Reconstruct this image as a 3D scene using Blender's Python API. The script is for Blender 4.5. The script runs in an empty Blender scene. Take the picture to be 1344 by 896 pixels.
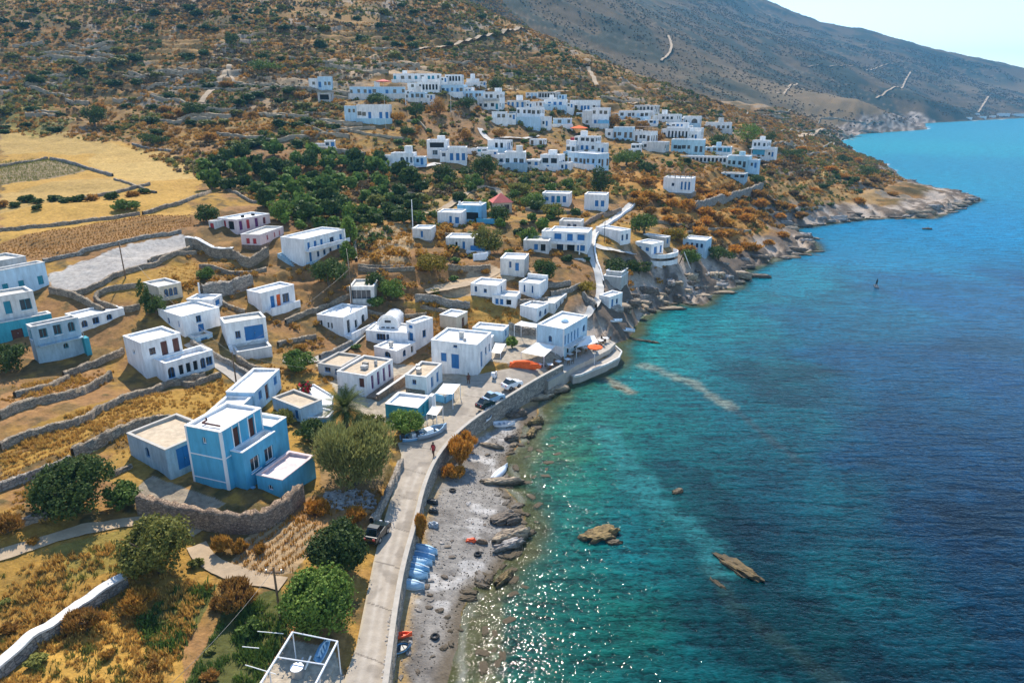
import bpy, bmesh, math, random
import numpy as np
from mathutils import Vector, Matrix

R = math.radians
random.seed(7)
rng = np.random.default_rng(7)
S = bpy.context.scene
COL = S.collection

# ------------------------------------------------------------------ camera, light
CAMZ, PITCH, FPX = 40.0, R(19.3), 908.0
SUN_EL, SUN_AZ = R(46), R(-10)          # azimuth measured from +Y towards +X
cam_d = bpy.data.cameras.new('camera')
cam = bpy.data.objects.new('camera', cam_d); COL.objects.link(cam)
cam.location = (0, 0, CAMZ); cam.rotation_euler = (R(90) - PITCH, 0, 0)
cam_d.sensor_width = 36; cam_d.lens = 36 * FPX / 1344
cam_d.clip_start = 0.5; cam_d.clip_end = 30000
S.camera = cam
w = bpy.data.worlds.new('World'); S.world = w; w.use_nodes = True
nt = w.node_tree; bg = nt.nodes['Background']
sky = nt.nodes.new('ShaderNodeTexSky'); sky.sky_type = 'NISHITA'; sky.sun_disc = False
sky.sun_elevation = SUN_EL; sky.sun_rotation = SUN_AZ
sky.air_density = 1.0; sky.dust_density = 0.15; sky.ozone_density = 2.5
nt.links.new(sky.outputs[0], bg.inputs[0]); bg.inputs[1].default_value = 0.15
sd = bpy.data.lights.new('sun', 'SUN'); sd.energy = 4.3; sd.angle = R(0.5); sd.color = (1.0, 0.91, 0.78)
sun = bpy.data.objects.new('sun', sd); COL.objects.link(sun)
sdir = Vector((math.sin(SUN_AZ) * math.cos(SUN_EL), math.cos(SUN_AZ) * math.cos(SUN_EL), math.sin(SUN_EL)))
sun.rotation_euler = sdir.to_track_quat('Z', 'Y').to_euler()
S.view_settings.view_transform = 'Standard'; S.view_settings.look = 'None'
S.view_settings.exposure = 0.80; S.view_settings.gamma = 1.0
S.view_settings.use_curve_mapping = False
S.render.resolution_x = 1024; S.render.resolution_y = 682

# ------------------------------------------------------------------ maths helpers
CP, SP = math.cos(PITCH), math.sin(PITCH)
def ray(u, v):
    cx = (u - 672) / FPX; cy = (448 - v) / FPX
    return np.array([cx, CP + cy * SP, -SP + cy * CP])
def proj(p):
    x, y, z = p[0], p[1], p[2] - CAMZ
    f = y * CP - z * SP; up = y * SP + z * CP
    return 672 + FPX * x / f, 448 - FPX * up / f
def plane(u, v, z=0.0):                   # where the ray meets the level z
    d = ray(u, v); t = (z - CAMZ) / d[2]
    return np.array([0, 0, CAMZ]) + t * d

def _hash(ix, iy, seed):
    h = (ix.astype(np.int64) * 374761393 + iy.astype(np.int64) * 668265263 + seed * 982451653) & 0xFFFFFFFF
    h = ((h ^ (h >> 13)) * 1274126177) & 0xFFFFFFFF
    h = h ^ (h >> 16)
    return (h & 0xFFFFFF) / float(0xFFFFFF)
def vnoise(x, y, seed=0):
    x = np.asarray(x, float); y = np.asarray(y, float)
    ix = np.floor(x); iy = np.floor(y); fx = x - ix; fy = y - iy
    fx = fx * fx * (3 - 2 * fx); fy = fy * fy * (3 - 2 * fy)
    a = _hash(ix, iy, seed); b = _hash(ix + 1, iy, seed); c = _hash(ix, iy + 1, seed); d = _hash(ix + 1, iy + 1, seed)
    return (a * (1 - fx) + b * fx) * (1 - fy) + (c * (1 - fx) + d * fx) * fy
def fbm(x, y, octv=4, seed=0, gain=0.5):
    s = 0; a = 1.0; n = 0
    for k in range(octv):
        s = s + a * vnoise(x * 2**k + 17.3 * k, y * 2**k - 9.1 * k, seed + k); n += a; a *= gain
    return s / n
def sstep(a, b, x):
    t = np.clip((x - a) / (b - a), 0, 1); return t * t * (3 - 2 * t)

# ------------------------------------------------------------------ the land's shape
COAST_PX = [(520,1500),(560,1050),(588,900),(602,850),(606,800),(622,772),(650,752),(664,735),(684,712),(690,690),(684,665),
 (662,640),(672,625),(664,600),(682,580),(690,560),(704,545),(708,528),(724,516),(742,504),(756,498),(800,484),(814,468),
 (806,452),(832,438),(838,420),(855,408),(884,396),(922,400),(934,385),(966,376),(976,356),(1010,342),(1036,335),
 (1072,328),(1062,316),(1034,300),(1062,297),(1112,290),(1150,286),(1222,286),(1284,262),(1230,250),(1188,238),
 (1160,216),(1122,200),(1092,188),(1130,176),(1216,170),(1212,162),(1344,155),(1560,152)]
COAST = np.array([plane(u, v)[:2] for u, v in COAST_PX])
COAST = np.vstack([[[-6, -200]], COAST, [[5000, 2700]]])
LANDPOLY = np.vstack([COAST, [[12000, 12000], [-12000, 12000], [-12000, -3000], [-6, -3000]]])
def in_poly(x, y, P):
    ins = np.zeros(np.shape(x), bool); n = len(P)
    for i in range(n):
        x0, y0 = P[i]; x1, y1 = P[(i + 1) % n]
        if y0 == y1: continue
        c = ((y0 > y) != (y1 > y)) & (x < (x1 - x0) * (y - y0) / (y1 - y0) + x0)
        ins ^= c
    return ins
def dist_line(x, y, P):
    d = np.full(np.shape(x), 1e18)
    for i in range(len(P) - 1):
        ax, ay = P[i]; bx, by = P[i + 1]; vx, vy = bx - ax, by - ay
        l2 = vx * vx + vy * vy + 1e-12
        t = np.clip(((x - ax) * vx + (y - ay) * vy) / l2, 0, 1)
        d = np.minimum(d, (x - ax - t * vx)**2 + (y - ay - t * vy)**2)
    return np.sqrt(d)
def coast_sd(x, y):
    d = dist_line(x, y, COAST)
    return np.where(in_poly(x, y, LANDPOLY), d, -d)

# (u, v, level z) and (u, v, depth t) control points
CZ = [(480,896,2.5),(500,800,2.5),(520,700,2.5),(545,630,2.5),(590,570,2.5),(640,520,2.5),(700,492,2.5),(560,540,2.5),(600,490,2.5),
 (470,660,3.0),(400,700,3.6),(280,700,4.3),(330,660,4.6),(200,640,5.6),(100,800,4.6),(200,896,4.0),(0,896,5.0),(350,860,3.2),(0,700,6.6),(60,590,7.2),
 (0,540,8.8),(200,520,6.2),(300,480,6.0),(100,470,8.2),(0,440,10.5),(205,498,6.0),(250,445,8.3),(210,390,12),(130,340,15.5),(30,300,18),
 (400,440,6.0),(360,400,9.0),(450,500,3.6),(400,560,3.6),(500,440,4.2),(640,440,3.6),(700,450,3.2),(780,420,3.6),(800,372,6),
 (870,360,5.2),(930,342,4.6),(960,280,8.5),(730,470,2.6)]
CT = [(0,250,160),(0,200,205),(100,240,168),(100,180,225),(100,100,300),(100,0,390),(0,100,290),(0,0,380),(300,345,120),(420,350,122),
 (300,250,165),(300,180,222),(300,100,290),(300,0,400),(430,240,188),(430,170,232),(430,120,272),(430,60,335),(500,0,420),(600,0,450),
 (560,110,285),(560,240,188),(560,330,134),(560,400,117),(700,400,120),(700,330,142),(700,270,178),(700,220,216),(700,160,270),(700,120,315),
 (690,46,420),(850,330,150),(890,265,196),(850,200,252),(850,150,312),(850,112,390),(610,60,380),(770,80,400),
 (980,240,235),(980,190,300),(980,150,420),(1050,250,252),(1050,200,335),(1050,150,600),(1150,260,268),(1100,258,262),(1150,172,690),(1150,140,900),
 (1250,141,1300),(900,110,800),(870,60,950),(780,40,900),(1000,100,1050),(1000,50,1500),(1150,100,1500),(1200,130,1500),(1344,140,1680),(1344,120,1950),
 (1000,-2,2300),(1100,34,2300),(1132,38,2300),(1200,58,2300),(1270,75,2350),(1344,96,2400),(1500,135,2500),(1000,26,1950),(1050,40,1950),(1100,54,1950),(1150,66,1950),(1200,76,2000),(950,8,1850),(1050,62,1500),(1250,92,2000),(1000,12,2150),(1100,44,2150),(900,-60,2100),(800,-60,1700),(700,-60,1400),(620,-110,1100),
 (-200,250,150),(-300,0,370),(-250,450,85),(-200,700,55),(-200,900,45),(-400,120,260),(400,-140,900),(100,-160,900),(-300,-160,900)]
pts = []
for u, v, z in CZ:
    p = plane(u, v, z); pts.append((p[0], p[1], z))
for u, v, t in CT:
    d = ray(u, v); pts.append((d[0] * t, d[1] * t, CAMZ + d[2] * t))
for i, (x, y) in enumerate(COAST[2:-1]):
    pts.append((x, y, 0.0))
# behind the ridges the land falls away again
for u, t, z in ((1000,2750,220),(1100,2750,150),(1200,2750,90),(1344,2800,50),(1000,3400,120),(1344,3600,5),(800,2700,240),(500,2200,330),(200,2000,330),(0,2000,330),(-400,2000,330),(1550,3200,5),
                (640,620,78),(760,620,60),(840,560,44)):
    pts.append(((u - 672) / FPX * t, t * 1.09, z))
pts += [(-60, 10, 6.5), (-20, 12, 3.2), (-100, 0, 9), (-10, -40, 3), (-150, 60, 16)]
pts = np.array(pts)
def _lp(x, y):
    r = np.maximum(np.hypot(x, y), 4.0)
    return np.arctan2(x, np.maximum(y, -0.2 * r)), np.log(r)
A0, L0 = _lp(pts[:, 0], pts[:, 1])
def _k(d2): return 0.5 * d2 * np.log(d2 + 1e-9)
NPT = len(pts)
K = _k((A0[:, None] - A0[None])**2 + (L0[:, None] - L0[None])**2) + np.eye(NPT) * 3e-5
P1 = np.stack([np.ones(NPT), A0, L0], 1)
M = np.zeros((NPT + 3, NPT + 3)); M[:NPT, :NPT] = K; M[:NPT, NPT:] = P1; M[NPT:, :NPT] = P1.T
Wt = np.linalg.solve(M, np.concatenate([pts[:, 2], np.zeros(3)]))
def tps(x, y):
    x = np.asarray(x, float); y = np.asarray(y, float)
    a, l = _lp(x, y); out = Wt[NPT] + Wt[NPT + 1] * a + Wt[NPT + 2] * l
    for i in range(NPT):
        out = out + Wt[i] * _k((a - A0[i])**2 + (l - L0[i])**2)
    return out
SEAWALL_PX = [(498,960),(508,890),(514,840),(521,790),(530,742),(545,690),(556,640),(574,600),(604,566),(640,540),(672,520),(704,500),(738,482)]
SEAWALL = [plane(u, v, 2.5) for u, v in SEAWALL_PX]
BEACHPOLY = np.array([p[:2] for p in SEAWALL] + [plane(752, 494, 0)[:2]] + [c for c in COAST[::-1] if c[1] < 94 and c[1] > 10])
def base_z(x, y):
    """level of the ground or sea bed without the fine relief"""
    x = np.asarray(x, float); y = np.asarray(y, float)
    r = np.hypot(x, y)
    d = coast_sd(x, y)
    d = d + (fbm(x / 5, y / 5, 3, 5) - 0.5) * np.clip(r / 60, 0.8, 6)
    z = tps(x, y)
    z = np.where(r > 450, np.maximum(z, 0.02 * d), z)
    rocky = sstep(96, 112, y)
    prof = (1 - rocky) * 0.085 * np.clip(d, 0, 60) + rocky * 1.5 * (1 - np.exp(-np.clip(d, 0, 200) / 3.0))
    zl = np.maximum(z, prof)
    zl = np.minimum(zl, 0.25 + 0.75 * np.clip(d, 0, None))
    beach = in_poly(x, y, BEACHPOLY)
    zl = np.where(beach, np.minimum(0.10 * np.clip(d, 0, None), 1.15), zl)
    zs = -np.minimum(0.11 * np.clip(-d, 0, None), 9.0)
    return np.where(d > 0, zl, zs), d
def zat(x, y):
    return float(base_z(np.array([x]), np.array([y]))[0][0])
_tt = np.concatenate([np.arange(24, 160, 0.5), np.arange(160, 480, 1.5), np.arange(480, 2600, 10)])
_cache = {}
def hit(u, v, back=False):
    """the point of the ground seen at a photo pixel"""
    key = (round(u, 1), round(v, 1))
    if key in _cache: return _cache[key].copy()
    d = ray(u, v); x = d[0] * _tt; y = d[1] * _tt; z = CAMZ + d[2] * _tt
    g = np.maximum(base_z(x, y)[0], 0.0)
    below = np.nonzero(z < g)[0]
    if len(below) == 0:
        t = _tt[-1]
    else:
        i = max(below[0], 1); a = z[i - 1] - g[i - 1]; b = z[i] - g[i]
        t = _tt[i - 1] + (_tt[i] - _tt[i - 1]) * (a / (a - b + 1e-9))
    p = np.array([d[0] * t, d[1] * t, CAMZ + d[2] * t]); _cache[key] = p
    return p.copy()
# ------------------------------------------------------------------ materials
def mat(name, col=(0.5, 0.5, 0.5), rough=0.8, var=0.0, scale=1.0, bump=0.0, bscale=8.0, spec=0.3, metal=0.0, attr=None, stain=0.0, islvar=0.0):
    m = bpy.data.materials.new(name); m.use_nodes = True
    N = m.node_tree.nodes; L = m.node_tree.links; b = N['Principled BSDF']
    b.inputs['Roughness'].default_value = rough; b.inputs['Metallic'].default_value = metal
    b.inputs['Specular IOR Level'].default_value = spec
    tc = N.new('ShaderNodeTexCoord'); geo = N.new('ShaderNodeNewGeometry')
    src = None
    if attr:
        a = N.new('ShaderNodeVertexColor'); a.layer_name = attr; src = a.outputs[0]
    else:
        c = N.new('ShaderNodeRGB'); c.outputs[0].default_value = (*col, 1); src = c.outputs[0]
    def mulval(src, fac_socket):
        mx = N.new('ShaderNodeMix'); mx.data_type = 'RGBA'; mx.blend_type = 'MULTIPLY'
        mx.inputs[0].default_value = 1.0; L.new(src, mx.inputs[6]); L.new(fac_socket, mx.inputs[7]); return mx.outputs[2]
    if var:
        no = N.new('ShaderNodeTexNoise'); no.inputs['Scale'].default_value = scale; no.inputs['Detail'].default_value = 6; no.inputs['Roughness'].default_value = 0.65
        L.new(geo.outputs['Position'], no.inputs['Vector'])
        mr = N.new('ShaderNodeMapRange'); mr.inputs[1].default_value = 0.3; mr.inputs[2].default_value = 0.7
        mr.inputs[3].default_value = 1 - var; mr.inputs[4].default_value = 1 + var
        L.new(no.outputs[0], mr.inputs[0]); src = mulval(src, mr.outputs[0])
    if stain:                                   # rain streaks and patches of worn wash
        mp = N.new('ShaderNodeMapping'); mp.inputs['Scale'].default_value = (1.6, 1.6, 0.35)
        L.new(geo.outputs['Position'], mp.inputs[0])
        no = N.new('ShaderNodeTexNoise'); no.inputs['Scale'].default_value = 1.1; no.inputs['Detail'].default_value = 7; no.inputs['Roughness'].default_value = 0.7
        L.new(mp.outputs[0], no.inputs['Vector'])
        mr = N.new('ShaderNodeMapRange'); mr.inputs[1].default_value = 0.38; mr.inputs[2].default_value = 0.62
        mr.inputs[3].default_value = 1 - stain; mr.inputs[4].default_value = 1.0
        L.new(no.outputs[0], mr.inputs[0]); src = mulval(src, mr.outputs[0])
    if islvar:
        mr = N.new('ShaderNodeMapRange'); mr.inputs[3].default_value = 1 - islvar; mr.inputs[4].default_value = 1 + islvar
        L.new(geo.outputs['Random Per Island'], mr.inputs[0]); src = mulval(src, mr.outputs[0])
    L.new(src, b.inputs['Base Color'])
    if bump:
        no = N.new('ShaderNodeTexNoise'); no.inputs['Scale'].default_value = bscale; no.inputs['Detail'].default_value = 5
        L.new(geo.outputs['Position'], no.inputs['Vector'])
        bp = N.new('ShaderNodeBump'); bp.inputs['Strength'].default_value = bump; bp.inputs['Distance'].default_value = 0.1
        L.new(no.outputs[0], bp.inputs['Height']); L.new(bp.outputs[0], b.inputs['Normal'])
    return m
def stone_mat(name, c1, c2, scale=2.6, joint=0.35):
    m = bpy.data.materials.new(name); m.use_nodes = True
    N = m.node_tree.nodes; L = m.node_tree.links; b = N['Principled BSDF']; b.inputs['Roughness'].default_value = 0.9
    geo = N.new('ShaderNodeNewGeometry')
    mp = N.new('ShaderNodeMapping'); mp.inputs['Scale'].default_value = (1, 1, 1.7); L.new(geo.outputs['Position'], mp.inputs[0])
    vo = N.new('ShaderNodeTexVoronoi'); vo.inputs['Scale'].default_value = scale; L.new(mp.outputs[0], vo.inputs['Vector'])
    ve = N.new('ShaderNodeTexVoronoi'); ve.feature = 'DISTANCE_TO_EDGE'; ve.inputs['Scale'].default_value = scale; L.new(mp.outputs[0], ve.inputs['Vector'])
    sp = N.new('ShaderNodeSeparateColor'); L.new(vo.outputs['Color'], sp.inputs[0])
    mx = N.new('ShaderNodeMix'); mx.data_type = 'RGBA'; L.new(sp.outputs[0], mx.inputs[0])
    mx.inputs[6].default_value = (*c1, 1); mx.inputs[7].default_value = (*c2, 1)
    mr = N.new('ShaderNodeMapRange'); mr.inputs[1].default_value = 0.0; mr.inputs[2].default_value = 0.09; mr.inputs[3].default_value = joint; mr.inputs[4].default_value = 1
    L.new(ve.outputs[0], mr.inputs[0])
    mu = N.new('ShaderNodeMix'); mu.data_type = 'RGBA'; mu.blend_type = 'MULTIPLY'; mu.inputs[0].default_value = 1
    L.new(mx.outputs[2], mu.inputs[6]); L.new(mr.outputs[0], mu.inputs[7]); L.new(mu.outputs[2], b.inputs['Base Color'])
    bp = N.new('ShaderNodeBump'); bp.inputs['Strength'].default_value = 0.8; bp.inputs['Distance'].default_value = 0.08
    L.new(mr.outputs[0], bp.inputs['Height']); L.new(bp.outputs[0], b.inputs['Normal'])
    return m

MT = {}
MT['white'] = mat('whitewash', (0.87, 0.86, 0.84), 0.85, 0.06, 0.6, 0.35, 7, stain=0.24)
MT['offwhite'] = mat('weathered_whitewash', (0.70, 0.68, 0.64), 0.88, 0.08, 0.5, 0.3, 6, stain=0.28)
MT['grey'] = mat('grey_render', (0.50, 0.49, 0.46), 0.9, 0.10, 0.5, 0.3, 6, stain=0.3)
MT['cream'] = mat('cream_render', (0.58, 0.50, 0.38), 0.9, 0.08, 0.5, 0.3, 6, stain=0.25)
MT['pink'] = mat('pale_pink_render', (0.74, 0.60, 0.58), 0.88, 0.06, 0.5, 0.2, 6, stain=0.2)
MT['blue'] = mat('sea_blue_paint', (0.095, 0.42, 0.63), 0.6, 0.08, 0.5, 0.2, 6, stain=0.2)
MT['paleblue'] = mat('pale_blue_wash', (0.50, 0.68, 0.80), 0.85, 0.07, 0.5, 0.25, 6, stain=0.22)
MT['skyblue'] = mat('sky_blue_wash', (0.20, 0.47, 0.68), 0.85, 0.07, 0.5, 0.25, 6, stain=0.25)
MT['teal'] = mat('turquoise_wash', (0.06, 0.36, 0.45), 0.85, 0.10, 0.5, 0.25, 6, stain=0.3)
MT['greyblue'] = mat('grey_blue_wash', (0.35, 0.49, 0.57), 0.88, 0.10, 0.5, 0.3, 6, stain=0.3)
MT['roof'] = mat('white_roof_coat', (0.80, 0.79, 0.76), 0.8, 0.09, 0.35, 0.2, 5, stain=0.25)
MT['roofdirty'] = mat('stained_roof_screed', (0.62, 0.58, 0.51), 0.9, 0.14, 0.45, 0.2, 5, stain=0.3)
MT['rooftan'] = mat('sandy_roof_screed', (0.55, 0.44, 0.31), 0.92, 0.12, 0.5, 0.25, 5, stain=0.25)
MT['rim'] = mat('cement_rim', (0.45, 0.42, 0.37), 0.9, 0.12, 1.5)
MT['glass'] = mat('window_glass', (0.025, 0.035, 0.045), 0.12, spec=0.5)
MT['trimblue'] = mat('blue_joinery', (0.03, 0.16, 0.38), 0.5, 0.08, 2)
MT['trimteal'] = mat('teal_joinery', (0.02, 0.22, 0.30), 0.5, 0.08, 2)
MT['trimred'] = mat('red_joinery', (0.42, 0.04, 0.05), 0.5, 0.08, 2)
MT['trimbrown'] = mat('brown_joinery', (0.10, 0.035, 0.025), 0.5, 0.08, 2)
MT['trimwhite'] = mat('white_joinery', (0.78, 0.78, 0.77), 0.5)
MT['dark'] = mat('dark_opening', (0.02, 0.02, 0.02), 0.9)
MT['purple'] = mat('plum_joinery', (0.13, 0.03, 0.13), 0.5)
MT['stone'] = stone_mat('dry_stone', (0.38, 0.295, 0.20), (0.20, 0.155, 0.105))
MT['stonegrey'] = stone_mat('grey_dry_stone', (0.38, 0.325, 0.26), (0.20, 0.17, 0.135))
MT['stonewarm'] = stone_mat('warm_rubble_stone', (0.36, 0.25, 0.16), (0.19, 0.13, 0.09), 3.4)
MT['stonefar'] = mat('far_dry_stone', (0.31, 0.245, 0.165), 0.95, 0.4, 0.9, 0.6, 3)
MT['limestone'] = mat('limed_stone_top', (0.62, 0.60, 0.56), 0.9, 0.25, 1.6, 0.5, 6)
MT['concrete'] = mat('worn_concrete', (0.42, 0.38, 0.325), 0.9, 0.12, 0.8, 0.25, 6, stain=0.12)
MT['wood'] = mat('weathered_wood', (0.16, 0.105, 0.065), 0.85, 0.2, 4)
MT['metalwhite'] = mat('white_painted_steel', (0.75, 0.76, 0.77), 0.4, spec=0.5)
MT['metaldark'] = mat('dark_steel', (0.06, 0.065, 0.07), 0.45, metal=0.5)
MT['metalgrey'] = mat('galvanised_steel', (0.42, 0.44, 0.46), 0.4, metal=0.8)
MT['canvaswhite'] = mat('white_canvas', (0.80, 0.79, 0.75), 0.9, 0.05, 2)
MT['canvasorange'] = mat('orange_canvas', (0.80, 0.13, 0.025), 0.9, 0.12, 3)
MT['rooftile'] = mat('salmon_red_tiles', (0.58, 0.14, 0.115), 0.85, 0.12, 3, 0.4, 9)
MT['rubber'] = mat('black_rubber', (0.02, 0.02, 0.02), 0.85)
MT['boatwhite'] = mat('white_hull_paint', (0.72, 0.74, 0.76), 0.4, 0.06, 2, spec=0.5)
MT['boatblue'] = mat('blue_hull_paint', (0.15, 0.33, 0.52), 0.4, 0.12, 2, spec=0.5)
MT['boatpale'] = mat('pale_blue_hull_paint', (0.36, 0.55, 0.70), 0.45, 0.12, 2, spec=0.5)
MT['boatgrey'] = mat('grey_hull_paint', (0.28, 0.33, 0.38), 0.5, 0.12, 2)
MT['orange'] = mat('orange_plastic', (0.85, 0.11, 0.03), 0.5, 0.08, 2)
MT['carblack'] = mat('dark_green_black_car_paint', (0.008, 0.018, 0.022), 0.16, spec=0.6)
MT['carwhite'] = mat('white_car_paint', (0.75, 0.77, 0.79), 0.2, spec=0.5)
MT['carblue'] = mat('pale_blue_car_paint', (0.28, 0.42, 0.56), 0.22, spec=0.5)
MT['carglass'] = mat('car_glass', (0.012, 0.018, 0.02), 0.05, spec=0.7)
MT['bark'] = mat('bark', (0.13, 0.095, 0.065), 0.95, 0.25, 3, 0.6, 12)
def leaf_mat(name, c, var=0.45, trans=0.25):
    m = bpy.data.materials.new(name); m.use_nodes = True
    N = m.node_tree.nodes; L = m.node_tree.links; b = N['Principled BSDF']; out = N['Material Output']
    b.inputs['Roughness'].default_value = 0.7; b.inputs['Specular IOR Level'].default_value = 0.15
    geo = N.new('ShaderNodeNewGeometry'); oi = N.new('ShaderNodeObjectInfo')
    no = N.new('ShaderNodeTexNoise'); no.inputs['Scale'].default_value = 0.9; no.inputs['Detail'].default_value = 3; L.new(geo.outputs['Position'], no.inputs['Vector'])
    ad = N.new('ShaderNodeMath'); ad.operation = 'ADD'; L.new(geo.outputs['Random Per Island'], ad.inputs[0]); L.new(no.outputs[0], ad.inputs[1])
    ad2 = N.new('ShaderNodeMath'); ad2.operation = 'MULTIPLY_ADD'; L.new(oi.outputs['Random'], ad2.inputs[0]); ad2.inputs[1].default_value = 0.5; L.new(ad.outputs[0], ad2.inputs[2])
    mr = N.new('ShaderNodeMapRange'); mr.inputs[1].default_value = 0.4; mr.inputs[2].default_value = 1.9; L.new(ad2.outputs[0], mr.inputs[0])
    ramp = N.new('ShaderNodeMix'); ramp.data_type = 'RGBA'; L.new(mr.outputs[0], ramp.inputs[0])
    ramp.inputs[6].default_value = (c[0] * (1 - var), c[1] * (1 - var), c[2] * (1 - var), 1)
    ramp.inputs[7].default_value = (min(1, c[0] * (1 + var) * 1.12), min(1, c[1] * (1 + var)), c[2] * (1 + var * .6), 1)
    L.new(ramp.outputs[2], b.inputs['Base Color'])
    tr = N.new('ShaderNodeBsdfTranslucent'); L.new(ramp.outputs[2], tr.inputs[0])
    ms = N.new('ShaderNodeMixShader'); ms.inputs[0].default_value = trans
    L.new(b.outputs[0], ms.inputs[1]); L.new(tr.outputs[0], ms.inputs[2]); L.new(ms.outputs[0], out.inputs[0])
    return m
LF = {'deep': leaf_mat('deep_green_leaves', (0.062, 0.100, 0.028)),
      'mid': leaf_mat('green_leaves', (0.100, 0.165, 0.036)),
      'bright': leaf_mat('fresh_green_leaves', (0.125, 0.205, 0.038)),
      'olive': leaf_mat('olive_leaves', (0.165, 0.175, 0.042)),
      'silver': leaf_mat('feathery_grey_green_leaves', (0.215, 0.235, 0.085)),
      'yellow': leaf_mat('yellow_green_leaves', (0.24, 0.19, 0.030)),
      'gold': leaf_mat('dry_golden_stems', (0.36, 0.21, 0.045)),
      'orange': leaf_mat('dry_orange_stems', (0.44, 0.235, 0.045)),
      'rust': leaf_mat('rusty_brown_twigs', (0.31, 0.18, 0.05)),
      'scrub': leaf_mat('grey_brown_scrub', (0.135, 0.100, 0.052)),
      'straw': leaf_mat('straw_stems', (0.46, 0.31, 0.085), .35),
      'palm': leaf_mat('palm_leaflets', (0.075, 0.105, 0.028))}
# ------------------------------------------------------------------ mesh helpers
def mesh_np(name, V, F, material=None, smooth=False, parent=None):
    V = np.asarray(V, np.float32); me = bpy.data.meshes.new(name)
    F = np.asarray(F, np.int32); k = F.shape[1]
    me.vertices.add(len(V)); me.vertices.foreach_set('co', V.ravel())
    me.loops.add(F.size); me.loops.foreach_set('vertex_index', F.ravel())
    me.polygons.add(len(F)); me.polygons.foreach_set('loop_start', np.arange(0, F.size, k, dtype=np.int32))
    me.polygons.foreach_set('loop_total', np.full(len(F), k, np.int32))
    if smooth: me.polygons.foreach_set('use_smooth', np.ones(len(F), bool))
    me.update(calc_edges=True); me.validate()
    if material: me.materials.append(material)
    o = bpy.data.objects.new(name, me); COL.objects.link(o)
    if parent: o.parent = parent
    return o
def add_color(o, name, C):
    a = o.data.color_attributes.new(name, 'FLOAT_COLOR', 'POINT')
    c4 = np.ones((len(C), 4), np.float32); c4[:, :C.shape[1]] = C
    a.data.foreach_set('color', c4.ravel())
def tag(o, label=None, cat=None, group=None, kind=None):
    if label: o['label'] = label
    if cat: o['category'] = cat; o['kind'] = 'thing'
    if group: o['group'] = group
    if kind: o['kind'] = kind
    return o
def grid_faces(nr, nc):
    i = np.arange((nr - 1) * (nc - 1)); r = i // (nc - 1); c = i % (nc - 1); a = r * nc + c
    return np.stack([a, a + 1, a + nc + 1, a + nc], 1)

# ------------------------------------------------------------------ terrain: one sheet out to the horizon
rad = np.exp(np.concatenate([np.linspace(math.log(6), math.log(30), 40, endpoint=False), np.linspace(math.log(30), math.log(420), 900, endpoint=False),
                             np.linspace(math.log(420), math.log(3600), 240, endpoint=False), np.linspace(math.log(3600), math.log(14000), 30)]))
az = np.concatenate([np.linspace(R(-100), R(-42), 60, endpoint=False), np.linspace(R(-42), R(40), 560, endpoint=False), np.linspace(R(40), R(80), 40)])
AZ, RD = np.meshgrid(az, rad); GX = (np.sin(AZ) * RD).ravel(); GY = (np.cos(AZ) * RD).ravel(); GR = RD.ravel()
GZ, GD = base_z(GX, GY)
def PX(poly): return np.array([hit(u, v)[:2] for u, v in poly])
def mask(poly, wob=1.0, seed=3):
    P = PX(poly); lo = P.min(0) - 6; hi = P.max(0) + 6
    sel = np.nonzero((GX > lo[0]) & (GX < hi[0]) & (GY > lo[1]) & (GY < hi[1]))[0]
    x = GX[sel]; y = GY[sel]; wv = wob * np.clip(GR[sel] / 80, 0.5, 4)
    xx = x + (fbm(x / 3, y / 3, 3, seed) - .5) * 2.2 * wv; yy = y + (fbm(x / 3, y / 3, 3, seed + 9) - .5) * 2.2 * wv
    return sel[in_poly(xx, yy, P)]
n1 = fbm(GX / 26, GY / 26, 5, 11); n2 = fbm(GX / 5, GY / 5, 4, 21); n3 = fbm(GX / 1.3, GY / 1.3, 3, 31); n4 = fbm(GX / 160, GY / 160, 4, 41)
def C3(*c): return np.array(c, float)
def lerp(a, b, t): return a * (1 - t[:, None]) + b * t[:, None]
gold, straw, brown, rust = C3(.39, .225, .048), C3(.44, .295, .10), C3(.20, .125, .06), C3(.25, .135, .055)
scrub, olive, grey, pale = C3(.125, .082, .038), C3(.085, .072, .028), C3(.27, .225, .165), C3(.55, .51, .46)
col = lerp(np.tile(rust * .95 + scrub * .1, (len(GX), 1)), gold * .88, sstep(.40, .62, n1 * .5 + n2 * .5))
col = lerp(col, scrub, sstep(.50, .62, n2 * .6 + n3 * .4) * .8)
col = lerp(col, olive, sstep(.56, .68, n1 * .4 + n3 * .6) * .7)
hill = sstep(230, 330, GR) * (GD > 0)
hn = fbm(GX / 9, GY / 9, 5, 61); hm = fbm(GX / 3.2, GY / 3.2, 3, 71)
hcol = lerp(np.tile(C3(.27, .142, .045), (len(GX), 1)), C3(.072, .060, .026), sstep(.42, .60, hn * .55 + hm * .45))
hcol = lerp(hcol, C3(.34, .20, .07), sstep(.54, .66, fbm(GX / 30, GY / 30, 4, 81)) * .75)
hcol = lerp(hcol, C3(.30, .265, .22), sstep(.58, .68, fbm(GX / 12, GY / 12, 4, 91)) * .7)
col = lerp(col, hcol, hill * .85)
far = sstep(520, 900, GR)
fn = fbm(GX / 45, GY / 45, 5, 101); ft = GZ / 9 + 1.6 * fbm(GX / 120, GY / 120, 3, 103); ft = np.abs(ft - np.floor(ft) - .5) * 2
fcol = lerp(np.tile(C3(.098, .066, .030), (len(GX), 1)), C3(.034, .038, .021), sstep(.42, .60, fn))
fcol = lerp(fcol, C3(.24, .165, .085), sstep(.52, .66, fbm(GX / 220, GY / 140, 4, 111)) * .7 * (1 - sstep(30, 120, GZ)))
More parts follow.
